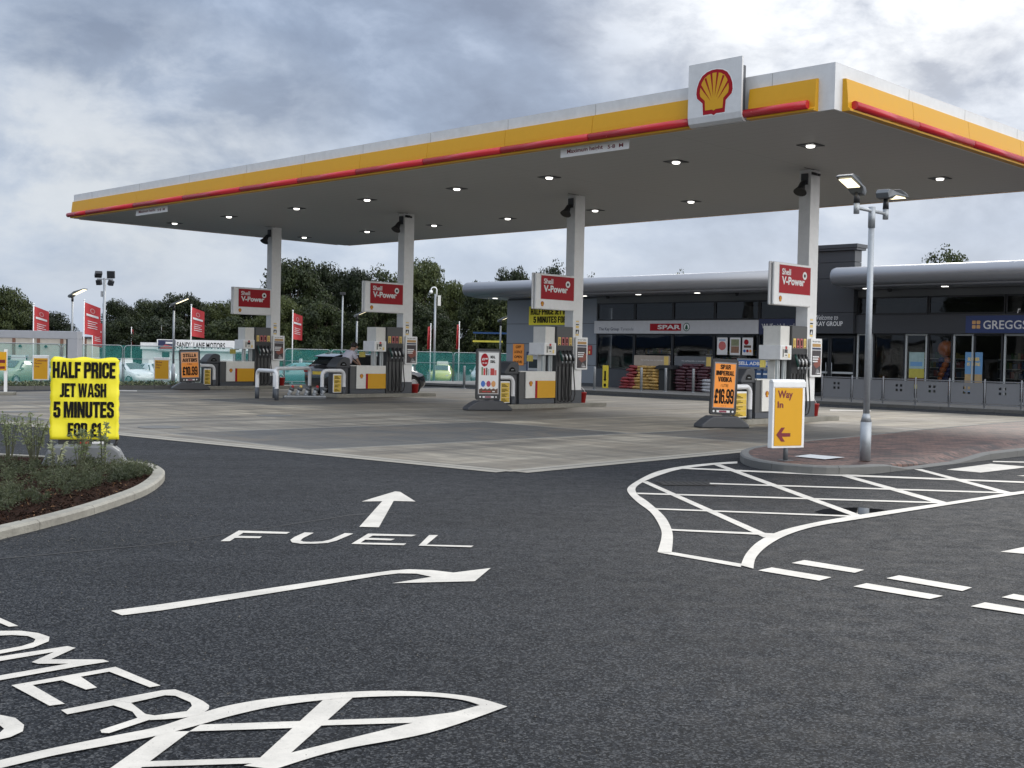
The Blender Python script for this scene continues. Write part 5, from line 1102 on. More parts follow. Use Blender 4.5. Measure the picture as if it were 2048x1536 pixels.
lot = [(30, 70, -100, 'olive', 'pale olive hatchback behind the netting at the far left'), (118, 74, -96, 'silver', 'silver hatchback behind the parking sign'), (185, 78, -70, 'white', 'white hatchback behind the netting by the left grey frame'),
       (258, 80, -38, 'white', 'white hatchback seen side on behind the netting, right of the yellow sign'), (312, 84, -50, 'white', 'white hatchback with a roof price board behind the small yellow sign'), (458, 86, -60, 'white', 'white hatchback behind the farthest fuel pump'),
       (592, 82, -160, 'teal', 'teal hatchback behind the netting, left of the estate car'), (640, 90, -60, 'silver', 'silver hatchback directly behind the black estate car'), (884, 94, -92, 'lime', 'lime yellow hatchback facing out, right of the third column'), (965, 94, -92, 'silver', 'silver hatchback facing out beside the meal deal stand'), (812, 100, -90, 'white', 'pale hatchback in the gap behind the third column')]
for x, Y, az, c, lab in lot:
    p = atY(x, 760, Y); u_, v_ = uvof(p)
    make_car('hatchback_car', lab, SALC[c], HAT, (-1.18, 1.20), 0.31, hg, 0.66, (-1.80, -1.48), (p.x, p.y, terr(u_)), R_(az), 'cars for sale behind the fence', 0.95, True, PAPER)

# ------------------------------------------------------------------ man by the car
def skin_mesh(name, parent, verts, edges, radii, m, sub=1, loc=(0,0,0)):
    me = bpy.data.meshes.new(name); me.from_pydata(verts, edges, []); me.materials.append(m)
    o = bpy.data.objects.new(name, me); COL.objects.link(o); o.parent = parent; o.location = loc
    sk = o.modifiers.new('skin', 'SKIN'); sk.use_smooth_shade = True
    for i, r in enumerate(radii):
        me.skin_vertices[0].data[i].radius = (r, r) if not isinstance(r, tuple) else r
        me.skin_vertices[0].data[i].use_root = (i == 0)
    ss = o.modifiers.new('sub', 'SUBSURF'); ss.levels = sub; ss.render_levels = sub
    return o
mp = W(33.05, 25.28)
man = thing('person', 'man in a white shirt and dark trousers leaning over by the black estate car', 'person', tuple(mp), YAW); man.scale = (1.07, 1.07, 1.07)
# local: x along v (to the right), y along u (away); leaning right and looking down at the filler
J = dict(pel=(0,0,0.98), sp=(0.05,0,1.14), ch=(0.16,0,1.34), nk=(0.25,0.0,1.48), hb=(0.30,-0.01,1.55), hd=(0.37,-0.02,1.62), ht=(0.36,-0.01,1.72),
 ls=(0.17,-0.18,1.40), le=(0.30,-0.27,1.14), lw=(0.47,-0.22,0.95), lh=(0.52,-0.20,0.90), rs=(0.19,0.18,1.40), re=(0.42,0.24,1.20), rw=(0.62,0.20,1.05), rh=(0.68,0.19,1.02),
 lk=(0.05,-0.12,0.52), la=(-0.04,-0.12,0.09), lt=(0.14,-0.13,0.045), rk=(0.16,0.13,0.53), ra=(0.10,0.13,0.09), rt=(0.28,0.14,0.045), lhip=(0.0,-0.10,0.92), rhip=(0.02,0.10,0.92))
names = ['pel','sp','ch','nk','hb','hd','ht','ls','le','lw','lh','rs','re','rw','rh','lhip','lk','la','lt','rhip','rk','ra','rt']
RB = dict(pel=.14, sp=.13, ch=.15, nk=.062, hb=.085, hd=.105, ht=.075, ls=.072, le=.045, lw=.030, lh=.036, rs=.072, re=.045, rw=.030, rh=.036, lhip=.10, lk=.062, la=.042, lt=.04, rhip=.10, rk=.062, ra=.042, rt=.04)
V_ = [J[k] for k in names]; Rr = [RB[k] for k in names]; ix = {k: i for i, k in enumerate(names)}
E_ = [(ix[a], ix[b]) for a, b in (('pel','sp'),('sp','ch'),('ch','nk'),('nk','hb'),('hb','hd'),('hd','ht'),('ch','ls'),('ls','le'),('le','lw'),('lw','lh'),('ch','rs'),('rs','re'),('re','rw'),('rw','rh'),('pel','lhip'),('lhip','lk'),('lk','la'),('la','lt'),('pel','rhip'),('rhip','rk'),('rk','ra'),('ra','rt'))]
for hnd in ('lh', 'rh'):
    h = Vector(J[hnd]); w = Vector(J[hnd[0]+'w']); d = (h-w).normalized(); sd = Vector((0, 1, 0))
    for q, (o_, L) in enumerate(((-0.03, .075), (-0.01, .085), (0.01, .08), (0.03, .065))):
        a = h+d*0.03+sd*o_; m1 = a+d*L*0.5+Vector((0,0,-0.01)); m2 = a+d*L+Vector((0,0,-0.04))
        i0 = len(V_); V_ += [tuple(a), tuple(m1), tuple(m2)]; Rr += [.009, .009, .008]; E_ += [(ix[hnd], i0), (i0, i0+1), (i0+1, i0+2)]
    a = h+sd*-0.04+d*0.0; b2 = a+d*0.04+sd*-0.02; i0 = len(V_); V_ += [tuple(a), tuple(b2)]; Rr += [.011, .009]; E_ += [(ix[hnd], i0), (i0, i0+1)]
skin_mesh('body', man, V_, E_, Rr, SKIN)
skin_mesh('shirt', man, [J['pel'], J['sp'], J['ch'], (0.23,0,1.455), J['ls'], (0.27,-0.25,1.2), J['rs'], (0.37,0.225,1.24)], [(0,1),(1,2),(2,3),(2,4),(4,5),(2,6),(6,7)], [.175,.175,.19,.085,.095,.082,.095,.082], SHIRT)
skin_mesh('trousers', man, [(0,0,0.96), J['lhip'], J['lk'], (-0.04,-0.12,0.12), J['rhip'], J['rk'], (0.10,0.13,0.12)], [(0,1),(1,2),(2,3),(0,4),(4,5),(5,6)], [.165,.125,.088,.07,.125,.088,.07], TROUS)
for s, a in ((-1, 'l'), (1, 'r')):
    x, y, z = J[a+'a']; b = MB(); b.sphere((x+0.08, y, 0.05), 0.15, 0.055, 0.05, 14, 8, SHOE, 0.7); b.build('shoe', man)
hx_, hy_, hz_ = J['hd']
b = MB(); b.sphere((hx_-0.03, hy_+0.005, hz_+0.03), 0.115, 0.112, 0.105, 16, 10, HAIR); b.build('hair', man)
b = MB(); b.sphere((hx_+0.105, hy_-0.005, hz_-0.035), 0.022, 0.014, 0.03, 8, 6, SKIN)
for s in (-1, 1): b.sphere((hx_-0.01, hy_+s*0.108, hz_-0.02), 0.022, 0.012, 0.035, 8, 6, SKIN)
b.build('nose_and_ears', man)
b = MB()
for s in (-1, 1): b.sphere((hx_+0.09, hy_+s*0.038, hz_-0.005), 0.012, nu=8, nv=6, m=INK)
b.sphere((hx_+0.088, hy_, hz_-0.08), 0.01, 0.028, 0.007, 8, 6, MAROON); b.build('eyes_and_mouth', man)

# ------------------------------------------------------------------ shop
SX = lambda u: 30.0-u
shop = thing('shop_building', 'long low grey forecourt shop with a rounded silver roof and dark glass front', 'shop', tuple(W(30, 44, 0)), YAW-R_(90))
BACK = 11.0
b = MB()
for z0, z1 in ((0.25, 1.10), (1.125, 2.12), (2.145, 3.13), (3.155, 4.36)): b.box(SX(43.9), SX(37.78), 0.0, 0.05, z0, z1, CLAD)
b.box(SX(43.88), SX(37.8), 0.02, 0.30, 0.1, 4.42, GREYD); b.box(SX(43.9), SX(43.6), 0.302, BACK, 0.1, 4.42, CLAD); b.build('clad_wall', shop, bevel=0.004)
INT = mat('interior_wall', (0.10, 0.10, 0.10), 0.7, var=0.2)
b = MB(); b.box(SX(43.5), SX(10), 8.0, 8.2, 0.1, 4.4, INT); b.box(SX(10), SX(9.8), 0.0, 8.2, 0.1, 4.42, CLADD); b.box(SX(43.5), SX(10.01), 0.35, 7.99, 4.30, 4.42, INT); b.build('inner_wall', shop)
b = MB(); b.box(SX(43.5), SX(10.01), 0.31, 7.99, 0.101, 0.115, mat('shop_floor', (0.16, 0.155, 0.15), 0.4)); b.build('floor', shop)
b = MB(); b.box(SX(37.78), SX(26.62), -0.02, 0.12, 4.12, 4.42, mat('soffit_wall', (0.11, 0.115, 0.12), 0.5)); b.box(SX(23.98), SX(10), -0.02, 0.12, 4.15, 4.42, MATS['soffit_wall']); b.build('head_panel', shop)
def bullnose(u0, u1, name):
    prof = [(0.1,4.43),(-1.2,4.445),(-1.72,4.50)]+[(-1.80+0.36*math.cos(R_(a)), 4.86+0.36*math.sin(R_(a))) for a in range(-70, -290, -16)]+[(-1.2,5.26),(0.5,5.32),(8.3,5.35),(8.3,4.43)]
    b = MB(); n = len(prof); sta = [(0.0, 0.55), (0.06, 0.78), (0.16, 0.92), (0.32, 1.0)]
    L = []
    for d, s in sta: L.append((SX(u0)+d, s))
    L.append((SX(u1), 1.0)); vs = []
    for x, s in L:
        for y, z in prof: vs.append((x, y if y > -0.9 else -0.9+(y+0.9)*s, 4.86+(z-4.86)*(s if True else 1)))
    b.add(vs, [(i*n+k, i*n+(k+1) % n, (i+1)*n+(k+1) % n, (i+1)*n+k) for i in range(len(L)-1) for k in range(n)], ROOFM, True)
    b.add(vs, [tuple(range(n)), tuple(range((len(L)-1)*n, len(L)*n))[::-1]], ROOFM)
    b.build(name, shop)
bullnose(45.3, 26.63, 'roof'); bullnose(24.25, 9.0, 'roof')
b = MB()
for z0, z1 in ((2.68, 3.52), (3.535, 4.9), (4.915, 5.55), (5.565, 6.02)): b.box(SX(26.6 if z0 < 4 else 25.85), SX(24.0), -0.30, 0.25, z0, z1, CLADD)
b.box(SX(25.95), SX(23.86), -0.42, 0.34, 6.03, 6.12, CLADD); b.box(SX(26.0), SX(23.82), -0.46, 0.38, 6.121, 6.27, CLADD); b.box(SX(26.6), SX(26.35), -0.30, 0.3, 0.1, 2.679, CLADD); b.build('tower', shop, bevel=0.006)
b = MB(); b.text('Welcome to', SX(25.74), 3.235, 1.06, 0.20, -0.303, PAPER, 0.0, 'l', 0.25); b.text('THE KAY GROUP', SX(26.14), 2.985, 1.68, 0.19, -0.303, PAPER, 0.02); b.build('lettering', shop, fixn=False)
# white and navy sign bands
b = MB(); b.box(SX(37.8), SX(28.55), -0.14, 0.10, 2.66, 3.26, mat('sign_band_white', (0.50, 0.51, 0.53), 0.4)); b.build('sign_band', shop, bevel=0.006)
b = MB(); b.text('The Kay Group', SX(37.5), 2.76, 1.25, 0.19, -0.145, mat('letter_slate', (0.05, 0.06, 0.09), 0.5), 0.015); b.text('Tyneside', SX(36.15), 2.76, 0.78, 0.185, -0.145, mat('letter_grey', (0.14, 0.16, 0.20), 0.5), 0.0)
b.build('lettering', shop, fixn=False); b = MB(); b.box(SX(34.4), SX(32.62), -0.147, -0.1405, 2.79, 3.12, DRED); b.text('SPAR', SX(33.95), 2.86, 1.30, 0.20, -0.150, PAPER, 0.03)
b.build('lettering', shop, fixn=False); b = MB(); ce = (SX(32.32), 2.96); b.flat([(ce[0]+0.19*math.cos(R_(a)), -0.142, ce[1]+0.19*math.sin(R_(a))) for a in range(0, 360, 12)], DGREEN); b.flat([(ce[0]+0.155*math.cos(R_(a)), -0.144, ce[1]+0.155*math.sin(R_(a))) for a in range(0, 360, 12)], PAPER)
for z, w, h in ((0.02, 0.07, 0.11), (-0.04, 0.095, 0.11), (-0.10, 0.115, 0.11)): b.flat([(ce[0]-w, -0.146, ce[1]+z), (ce[0]+w, -0.146, ce[1]+z), (ce[0], -0.146, ce[1]+z+h)], DGREEN)
b.box(ce[0]-0.015, ce[0]+0.015, -0.1465, -0.1455, ce[1]-0.14, ce[1]-0.10, DGREEN); b.build('emblem', shop, fixn=False)
b = MB(); b.box(SX(28.53), SX(26.62), -0.12, 0.10, 2.64, 3.30, NAVY); b.build('sign_band', shop, bevel=0.006)
b = MB(); b.text('WHSmith', SX(28.38), 2.88, 1.0, 0.22, -0.125, PAPER, 0.0); b.text('Local', SX(27.3), 2.88, 0.5, 0.22, -0.125, PAPER, 0.0); b.build('lettering', shop, fixn=False)
b = MB(); b.box(SX(23.99), SX(10), -0.14, 0.10, 2.69, 3.42, CLADD); b.build('sign_band', shop, bevel=0.006)
b = MB(); b.box(SX(19.45), SX(15.2), -0.155, -0.1405, 2.72, 3.36, mat('sign_navy_blue', (0.03, 0.05, 0.15), 0.4)); b.build('sign_panel', shop)
b = MB()
for i in (0, 1):
    for j in (0, 1): b.prism(rrect(SX(19.2)+i*0.17, SX(19.2)+i*0.17+0.135, 2.88+j*0.165, 2.88+j*0.165+0.13, 0.025, 3), -0.165, -0.156, mat('emblem_tan', (0.62, 0.36, 0.15), 0.5))
b.text('GREGGS', SX(18.78), 2.86, 1.62, 0.32, -0.160, PAPER, 0.01); b.build('lettering', shop, fixn=False)
# glazing
def window(u0, u1, z0, z1, y=0.05, fm=FRAME, fw_=0.05):
    b = MB(); b.box(SX(u0), SX(u0)+fw_, y-0.05, y+0.06, z0, z1, fm); b.box(SX(u1)-fw_, SX(u1), y-0.05, y+0.06, z0, z1, fm); b.box(SX(u0)+fw_, SX(u1)-fw_, y-0.045, y+0.055, z1-0.06, z1, fm); b.box(SX(u0)+fw_, SX(u1)-fw_, y-0.045, y+0.055, z0, z0+0.07, fm)
    o = b.build('window', shop); b = MB(); b.flat([(SX(u0)+fw_, y, z0+0.07), (SX(u1)-fw_, y, z0+0.07), (SX(u1)-fw_, y, z1-0.06), (SX(u0)+fw_, y, z1-0.06)], GLASS); b.build('pane', o, fixn=False)
for u0, u1 in ((37.75, 35.46), (35.44, 33.22), (33.20, 30.93), (30.91, 28.63), (28.60, 26.64)): window(u0, u1, 3.27, 4.11); window(u0, u1, 0.12 if u0 < 36 else 0.95, 2.65)
b = MB(); b.box(SX(37.75), SX(35.46), -0.01, 0.10, 0.1, 0.949, mat('stall_riser', (0.055, 0.06, 0.07), 0.45)); b.build('stall_riser', shop)
for u0, u1 in ((23.97, 21.03), (21.0, 18.05), (18.02, 14.0), (13.98, 10.02)): window(u0, u1, 3.43, 4.14)
for k, (u0, u1, fm) in enumerate(((23.97, 23.28, FRAMEL), (23.27, 21.92, FRAME), (21.90, 21.02, FRAMEL), (21.0, 20.0, FRAME), (19.98, 19.2, FRAMEL), (19.18, 18.1, FRAME), (18.05, 16.3, FRAMEL), (16.28, 14.2, FRAME), (14.18, 10.02, FRAME))): window(u0, u1, 0.12, 2.68, 0.05, fm, 0.06)
for u0, u1 in ((26.3, 25.2), (25.18, 24.05)):
    b = MB(); b.box(SX(u0), SX(u0)+0.07, 0.0, 0.07, 0.12, 2.6, FRAME); b.box(SX(u1)-0.07, SX(u1), 0.0, 0.07, 0.12, 2.6, FRAME); b.box(SX(u0)+0.07, SX(u1)-0.07, 0.0, 0.07, 2.5, 2.6, FRAME); b.box(SX(u0)+0.07, SX(u1)-0.07, 0.005, 0.065, 1.05, 1.13, FRAMEL); b.box(SX(u0)+0.07, SX(u1)-0.07, 0.005, 0.065, 0.12, 0.26, FRAME)
    o = b.build('door', shop); b = MB(); b.flat([(SX(u0)+0.07, 0.035, 0.26), (SX(u1)-0.07, 0.035, 0.26), (SX(u1)-0.07, 0.035, 2.5), (SX(u0)+0.07, 0.035, 2.5)], GLASS); b.build('pane', o, fixn=False)
    b = MB(); xh = SX(u1)-0.12 if u0 > 26 else SX(u0)+0.12; b.cyl((xh, -0.04, 0.9), (xh, -0.04, 1.5), 0.015, m=STEEL, n=8); b.build('handle', o)
b = MB(); b.text('r', SX(17.55), 3.42+0.02, 0.12, 0.17, -0.145, PAPER, 0.02, shear=0.2); b.build('lettering', shop, fixn=False)
for u, v in ((44.0, -0.8), (37.9, -0.8), (34.6, -0.8), (31.3, -0.8), (23.2, -0.8), (20.0, -0.8), (16.75, -0.8), (13.5, -0.8)):
    b = MB(); b.box(SX(u)-0.11, SX(u)+0.11, v-0.07, v+0.07, 4.425, 4.455, LIT); b.build('soffit_light', shop)
for u in (36.9, 29.6, 22.5): b = MB(); b.lathe([(0.02, 0.0), (0.08, 0.02), (0.09, 0.09), (0.09, 0.14)], (SX(u), -0.25, 4.31), 12, BLK); b.build('dome_camera', shop)
for u, v, z in ((23.2, 3.0, 2.9), (22.6, 3.4, 2.9), (20.9, 3.0, 2.9), (33.5, 4.0, 3.2), (36.0, 4.0, 3.2)): b = MB(); b.box(SX(u)-0.09, SX(u)+0.09, v-0.05, v+0.05, z, z+0.05, LIT); b.build('ceiling_lamp', shop)
# shelving inside
SH = None
pr_ = [mat('stock_%d' % k, c, 0.5, var=0.4, vs=20) for k, c in enumerate(((0.25,0.05,0.04),(0.30,0.25,0.08),(0.06,0.12,0.22),(0.20,0.20,0.19),(0.08,0.16,0.07)))]
for i, (u, v) in enumerate(((36.2, 47.2), (32.6, 47.4), (29.8, 47.0), (22.0, 48.0), (19.0, 48.4))):
    lab = 'shelving unit of mixed stock inside the shop, ' + ['behind the left end of the white sign', 'behind the log sacks', 'behind the window posters', 'left of the balloon column', 'right of the balloon column'][i]
    if SH is None:
        t = SH = thing('shelving_unit', lab, 'shelving', tuple(W(u, v, 0.116)), YAW-R_(90), 'shelving inside the shop')
        b = MB(); b.box(-1.0, 1.0, 0.2, 0.25, 0, 1.8, GREYD); b.box(-1.02, -1.0, -0.2, 0.25, 0, 1.8, GREYD); b.box(1.0, 1.02, -0.2, 0.25, 0, 1.8, GREYD); b.build('frame', t)
        for k in range(5): b = MB(); b.box(-0.998, 0.998, -0.2, 0.199, 0.1+k*0.38, 0.13+k*0.38, OFFW); b.build('shelf', t)
        b = MB(); r2 = random.Random(3)
        for k in range(5):
            x = -0.95
            while x < 0.85: w = r2.uniform(0.08, 0.22); b.box(x, x+w-0.01, -0.15, 0.15, 0.131+k*0.38, 0.131+k*0.38+r2.uniform(0.15, 0.28), r2.choice(pr_)); x += w
        struct(b.build('stock', t), 'stuff')
    else: dup(SH, tuple(W(u, v, 0.116)), YAW-R_(90), lab)
# posters and notices on the shop
def panel(name, label, cat, u, v, z, w, h, base, draw=None, d=0.012, group=None):
    t = thing(name, label, cat, tuple(W(u, v, z)), YAW-R_(90), group); b = MB(); b.prism(rrect(-w/2, w/2, 0, h, min(0.03, w*0.1), 3), -d, 0, base); b.build('panel', t)
    if draw: b = MB(); draw(b, w, h, -d-0.002); b.build('printing', t, fixn=False)
    return t
def d_off(b, w, h, y):
    for k, s in enumerate(('OFF', 'LICENCE', 'OPEN', '24 HOURS')): b.text(s, 0, h*(0.80-0.235*k), w*(0.5 if k in (0,) else 0.72), h*0.125, y, INK, 0.03, 'c', 0.15)
panel('wall_poster', 'orange off licence opening hours poster on the grey shop wall', 'poster', 43.0, 43.985, 1.02, 0.78, 1.09, ORANGE, d_off)
def d_jet(b, w, h, y): heavy(b, 'HALF PRICE JET WASH', 0, h*0.55, w*0.92, h*0.32, y, INK, YELP); heavy(b, '5 MINUTES FOR £1', 0, h*0.12, w*0.80, h*0.33, y, INK, YELP)
panel('banner', 'yellow half price jet wash banner on the grey wall behind the second fuel sign', 'banner', 40.65, 43.985, 3.08, 3.3, 0.95, YELP, d_jet)
def d_fire(b, w, h, y): b.box(-w*0.3, w*0.3, y-0.001, y, h*0.6, h*0.9, PINK); b.box(-w*0.25, w*0.1, y-0.001, y, h*0.12, h*0.42, GOLD)
panel('fire_notice', 'small red fire notice at the right end of the grey wall', 'notice', 38.15, 43.985, 1.62, 0.27, 0.46, REDP, d_fire)
def d_circ(b, w, h, y): b.flat([(w*0.36*math.cos(R_(a)), y, h*0.52+w*0.36*math.sin(R_(a))) for a in range(0, 360, 15)], PINK); b.box(-w*0.3, w*0.3, y-0.001, y, h*0.82, h*0.88, LBLUE)
def d_food(b, w, h, y): b.box(-w*0.38, w*0.38, y-0.001, y, h*0.52, h*0.9, mat('print_food', (0.22, 0.24, 0.14), 0.5, var=0.7, vs=22)); b.box(-w*0.38, w*0.38, y-0.001, y, h*0.12, h*0.5, mat('print_meat', (0.26, 0.14, 0.09), 0.5, var=0.7, vs=22))
def d_deal(b, w, h, y):
    b.flat([(-w*0.12+w*0.22*math.cos(R_(a)), y, h*0.74+w*0.22*math.sin(R_(a))) for a in range(0, 360, 15)], DRED)
    for k, c in enumerate((BLUE, DRED, ORANGE)): b.flat([(-w*0.28+k*w*0.28+w*0.12*math.cos(R_(a)), y, h*0.24+w*0.12*math.sin(R_(a))) for a in range(0, 360, 20)], c)
    b.box(-w*0.34, w*0.34, y-0.001, y, h*0.42, h*0.56, BROWN)
panel('window_poster', 'white poster with a red roundel in the shop window', 'poster', 30.41, 43.93, 1.74, 0.54, 0.76, PAPER, d_circ, group='three posters in the shop window')
panel('window_poster', 'poster with food photographs in the shop window, middle of three', 'poster', 29.74, 43.93, 1.74, 0.54, 0.76, PAPER, d_food, group='three posters in the shop window')
panel('window_poster', 'white meal deal poster in the shop window, beside the navy band', 'poster', 29.1, 43.93, 1.74, 0.54, 0.76, PAPER, d_deal, group='three posters in the shop window')
def d_vin(b, w, h, y): b.text('For parking only, no overnight', -w*0.3, h*0.78, w*0.62, 0.07, y, PAPER, 0.01); b.box(w*0.34, w*0.46, y-0.003, y-0.001, h*0.62, h*0.98, GOLD)
VG = mat('vinyl_grey', (0.14, 0.15, 0.165), 0.4); VC_ = mat('vinyl_cream', (0.42, 0.36, 0.30), 0.5, var=0.3, vs=3)
panel('window_vinyl', 'cream and grey window sticker above the yellow log sacks', 'window sticker', 34.35, 44.0, 0.5, 2.1, 1.15, VC_, d_vin)
panel('window_vinyl', 'grey window sticker with white lettering above the maroon sacks', 'window sticker', 32.0, 44.0, 0.5, 2.1, 1.15, VG, d_vin)
def d_sum(b, w, h, y): b.box(-w*0.5, w*0.5, y-0.001, y, h*0.55, h, mat('print_sky', (0.30, 0.42, 0.42), 0.5, var=0.3)); b.box(-w*0.42, w*0.38, y-0.003, y-0.0015, h*0.62, h*0.74, LBLUE); b.box(-w*0.5, w*0.5, y-0.001, y, h*0.12, h*0.3, BROWN)
def d_sea(b, w, h, y): b.box(-w*0.5, w*0.5, y-0.001, y, h*0.05, h*0.45, mat('print_sand', (0.42, 0.30, 0.15), 0.5, var=0.3)); b.text('SUMMER', 0, h*0.78, w*0.7, h*0.09, y, GOLD, 0.04, 'c'); b.text('IS HERE', 0, h*0.66, w*0.75, h*0.08, y, GOLD, 0.03, 'c')
panel('window_poster', 'tall yellow green poster in the café window, left of the balloons', 'poster', 21.42, 44.02, 0.55, 0.62, 1.42, mat('print_lime', (0.42, 0.38, 0.07), 0.5, var=0.3), d_sum, group='tall posters in the café window')
panel('window_poster', 'tall blue beach poster in the café window, right of the balloons', 'poster', 19.17, 44.02, 0.5, 0.66, 1.5, LBLUE, d_sea, group='tall posters in the café window')
t = thing('cash_machine', 'cash machine with a screen and green light on the grey shop wall', 'cash machine', tuple(W(41.75, 43.93, 0.72)), YAW-R_(90))
b = MB(); b.box(-0.55, 0.55, -0.08, 0.05, 0, 1.0, NAVY); b.build('surround', t, bevel=0.01); b = MB(); b.box(-0.42, 0.35, -0.10, -0.081, 0.05, 0.92, mat('atm_grey', (0.4, 0.42, 0.44), 0.4)); b.build('fascia', t, bevel=0.008); b = MB(); b.box(-0.36, 0.25, -0.106, -0.1005, 0.18, 0.62, SCREEN); b.build('screen', t); b = MB(); b.box(0.38, 0.44, -0.106, -0.081, 0.02, 0.60, GREENLIT); b.build('light_strip', t)
# balloons
t = thing('balloon_column', 'orange and navy balloon column in the café window', 'balloons', tuple(W(20.42, 44.4, 0.12)), YAW-R_(90))
BO = mat('balloon_orange', (0.62, 0.18, 0.05), 0.3); BN = mat('balloon_navy', (0.02, 0.03, 0.14), 0.3)
b = MB(); b.sphere((0, 0, 2.0), 0.32, 0.32, 0.33, 20, 14, BO); b.build('balloon', t)
for j in range(9):
    for k in range(4):
        a = R_(k*90+j*28); b = MB(); b.sphere((0.17*math.cos(a), 0.17*math.sin(a), 0.12+j*0.18), 0.135, 0.135, 0.12, 12, 8, BN if k % 2 == 0 else BO); b.build('balloon', t)
# sacks
def sack_mesh(c, lab, cat='sack', grp=None, patch=True):
    b = MB(); b.sphere((0,0,0.075), 0.31, 0.20, 0.075, 16, 8, c, 0.62)
    for s in (-1, 1): b.prism([(s*0.29, -0.16), (s*0.34, -0.17), (s*0.34, 0.17), (s*0.29, 0.16)], 0.07, 0.08, c, axis='z')
    if patch: b.box(-0.13, 0.13, -0.208, -0.2, 0.045, 0.10, PAPER)
    o = b.build('sack'); return tag(o, lab, cat, grp)
def stack(c, lab, grp, spots, patch=False):
    base = None
    for (u, v, z, r) in spots:
        if base is None: base = sack_mesh(c, lab, 'sack', grp, patch); o = base
        else: o = base.copy(); COL.objects.link(o)
        o.location = W(u, v, z); o.rotation_euler = (rnd.uniform(-.06, .06), rnd.uniform(-.08, .08), YAW-R_(90)+r*1.6)
SR = mat('sack_red', (0.24, 0.03, 0.035), 0.4, var=0.8, vs=9); SY = mat('sack_yellow', (0.40, 0.25, 0.07), 0.4, var=0.7, vs=9); SD = mat('sack_maroon', (0.06, 0.018, 0.026), 0.35, var=0.25, vs=12); SG = mat('sack_pale', (0.36, 0.37, 0.40), 0.4, var=0.4, vs=14)
j = lambda a: rnd.uniform(-a, a)
stack(SR, 'red sack in the heap of red sacks under the shop window', 'red fuel sacks', [(35.0-c*0.45-k*0.06, 42.85+j(.04), 0.10+k*0.135, j(.2)) for k in range(4) for c in range(2)]+[(34.65+j(.2), 42.95, 0.64+k*0.13, j(.4)) for k in range(4)])
stack(SY, 'yellow sack in the heap of yellow sacks under the shop window', 'yellow fuel sacks', [(34.15-c*0.50+k*0.02, 42.8+j(.05), 0.10+k*0.135, j(.15)) for k in range(4) for c in range(3)]+[(33.95-c*0.5+j(.05), 42.9, 0.64+k*0.13, j(.3)) for k in range(4-0) for c in range(2)]+[(33.1, 42.85, 0.64+k*0.12, 0.3) for k in range(3)])
stack(SD, 'maroon sack stacked in columns against the shop window', 'maroon fuel sacks', [(31.75-c*0.58, 42.85+j(.03), 0.10+k*0.135, j(.08)) for k in range(7) for c in range(3)]+[(31.65-c*0.55+j(.05), 42.95, 1.05+k*0.12, j(.3)) for k in range(1) for c in range(3)]+[(31.5, 43.0, 1.17, 0.2), (31.0, 43.0, 1.17, -0.2)])
stack(SG, 'pale grey sack leaning at the right of the maroon stack', 'pale sacks', [(30.2, 42.7, 0.10+k*0.14, 0.3+j(.2)) for k in range(4)])
t = thing('display_bin', 'black lidded bin between the yellow and maroon sacks', 'bin', tuple(W(32.55, 42.9, 0.1)), YAW-R_(90))
b = MB(); b.prism(rrect(-0.33, 0.33, -0.3, 0.3, 0.06), 0.0, 0.95, mat('mesh_black', (0.018, 0.02, 0.02), 0.5), axis='z'); b.build('body', t); b = MB(); b.prism([(-0.5,0.95),(0.5,0.95),(0.44,1.07),(0.25,1.13),(-0.25,1.13),(-0.40,1.08)], -0.38, 0.38, BLK); b.build('lid', t, bevel=0.02)
# yellow marker post, blue display, bollards
t = thing('marker_post', 'flat yellow warning marker standing in front of the shop', 'marker post', tuple(W(35.62, 42.2, 0.1)), YAW-R_(90))
b = MB(); b.box(-0.16, 0.16, -0.03, 0.03, 0, 1.05, mat('marker_yellow', (0.70, 0.55, 0.04), 0.5)); b.build('panel', t, bevel=0.01)
b = MB(); b.box(-0.05, 0.05, -0.034, -0.0305, 0.42, 0.80, INK); b.flat([(x, -0.034, z) for x, z in ((-0.10,0.42),(0.10,0.42),(0,0.30))], INK); b.flat([(0.08*math.cos(R_(a)), -0.034, 0.14+0.08*math.sin(R_(a))) for a in range(0, 360, 20)], INK); b.build('printing', t, fixn=False)
t = thing('drum_display', 'blue header display rack of blue drums beside the bin on the nearest island', 'display rack', tuple(W(28.0, 42.7, 0.1)), YAW-R_(90))
b = MB(); b.box(-1.0, 1.0, 0.30, 0.36, 0, 1.5, STEELG)
for z in (0.12, 0.62): b.box(-1.0, 1.0, -0.3, 0.299, z, z+0.03, STEELG)
b.build('rack', t); b = MB(); b.box(-1.0, 1.0, -0.33, -0.30, 1.16, 1.42, BLUE); b.build('header', t); b = MB(); b.text('WE SELL ADBLUE', -0.95, 1.22, 1.9, 0.15, -0.333, PAPER, 0.04); b.build('lettering', t, fixn=False)
for k in range(6):
    for z in (0.151, 0.651):
        b = MB(); b.box(-0.92+k*0.31, -0.66+k*0.31, -0.24, 0.2, z, z+0.36, mat('drum_blue', (0.05, 0.11, 0.24), 0.4)); b.box(-0.84+k*0.31, -0.74+k*0.31, -0.05, 0.05, z+0.361, z+0.41, NAVY); b.box(-0.89+k*0.31, -0.69+k*0.31, -0.245, -0.241, z+0.18, z+0.25, PAPER); b.build('drum', t, bevel=0.012)
BO0 = None
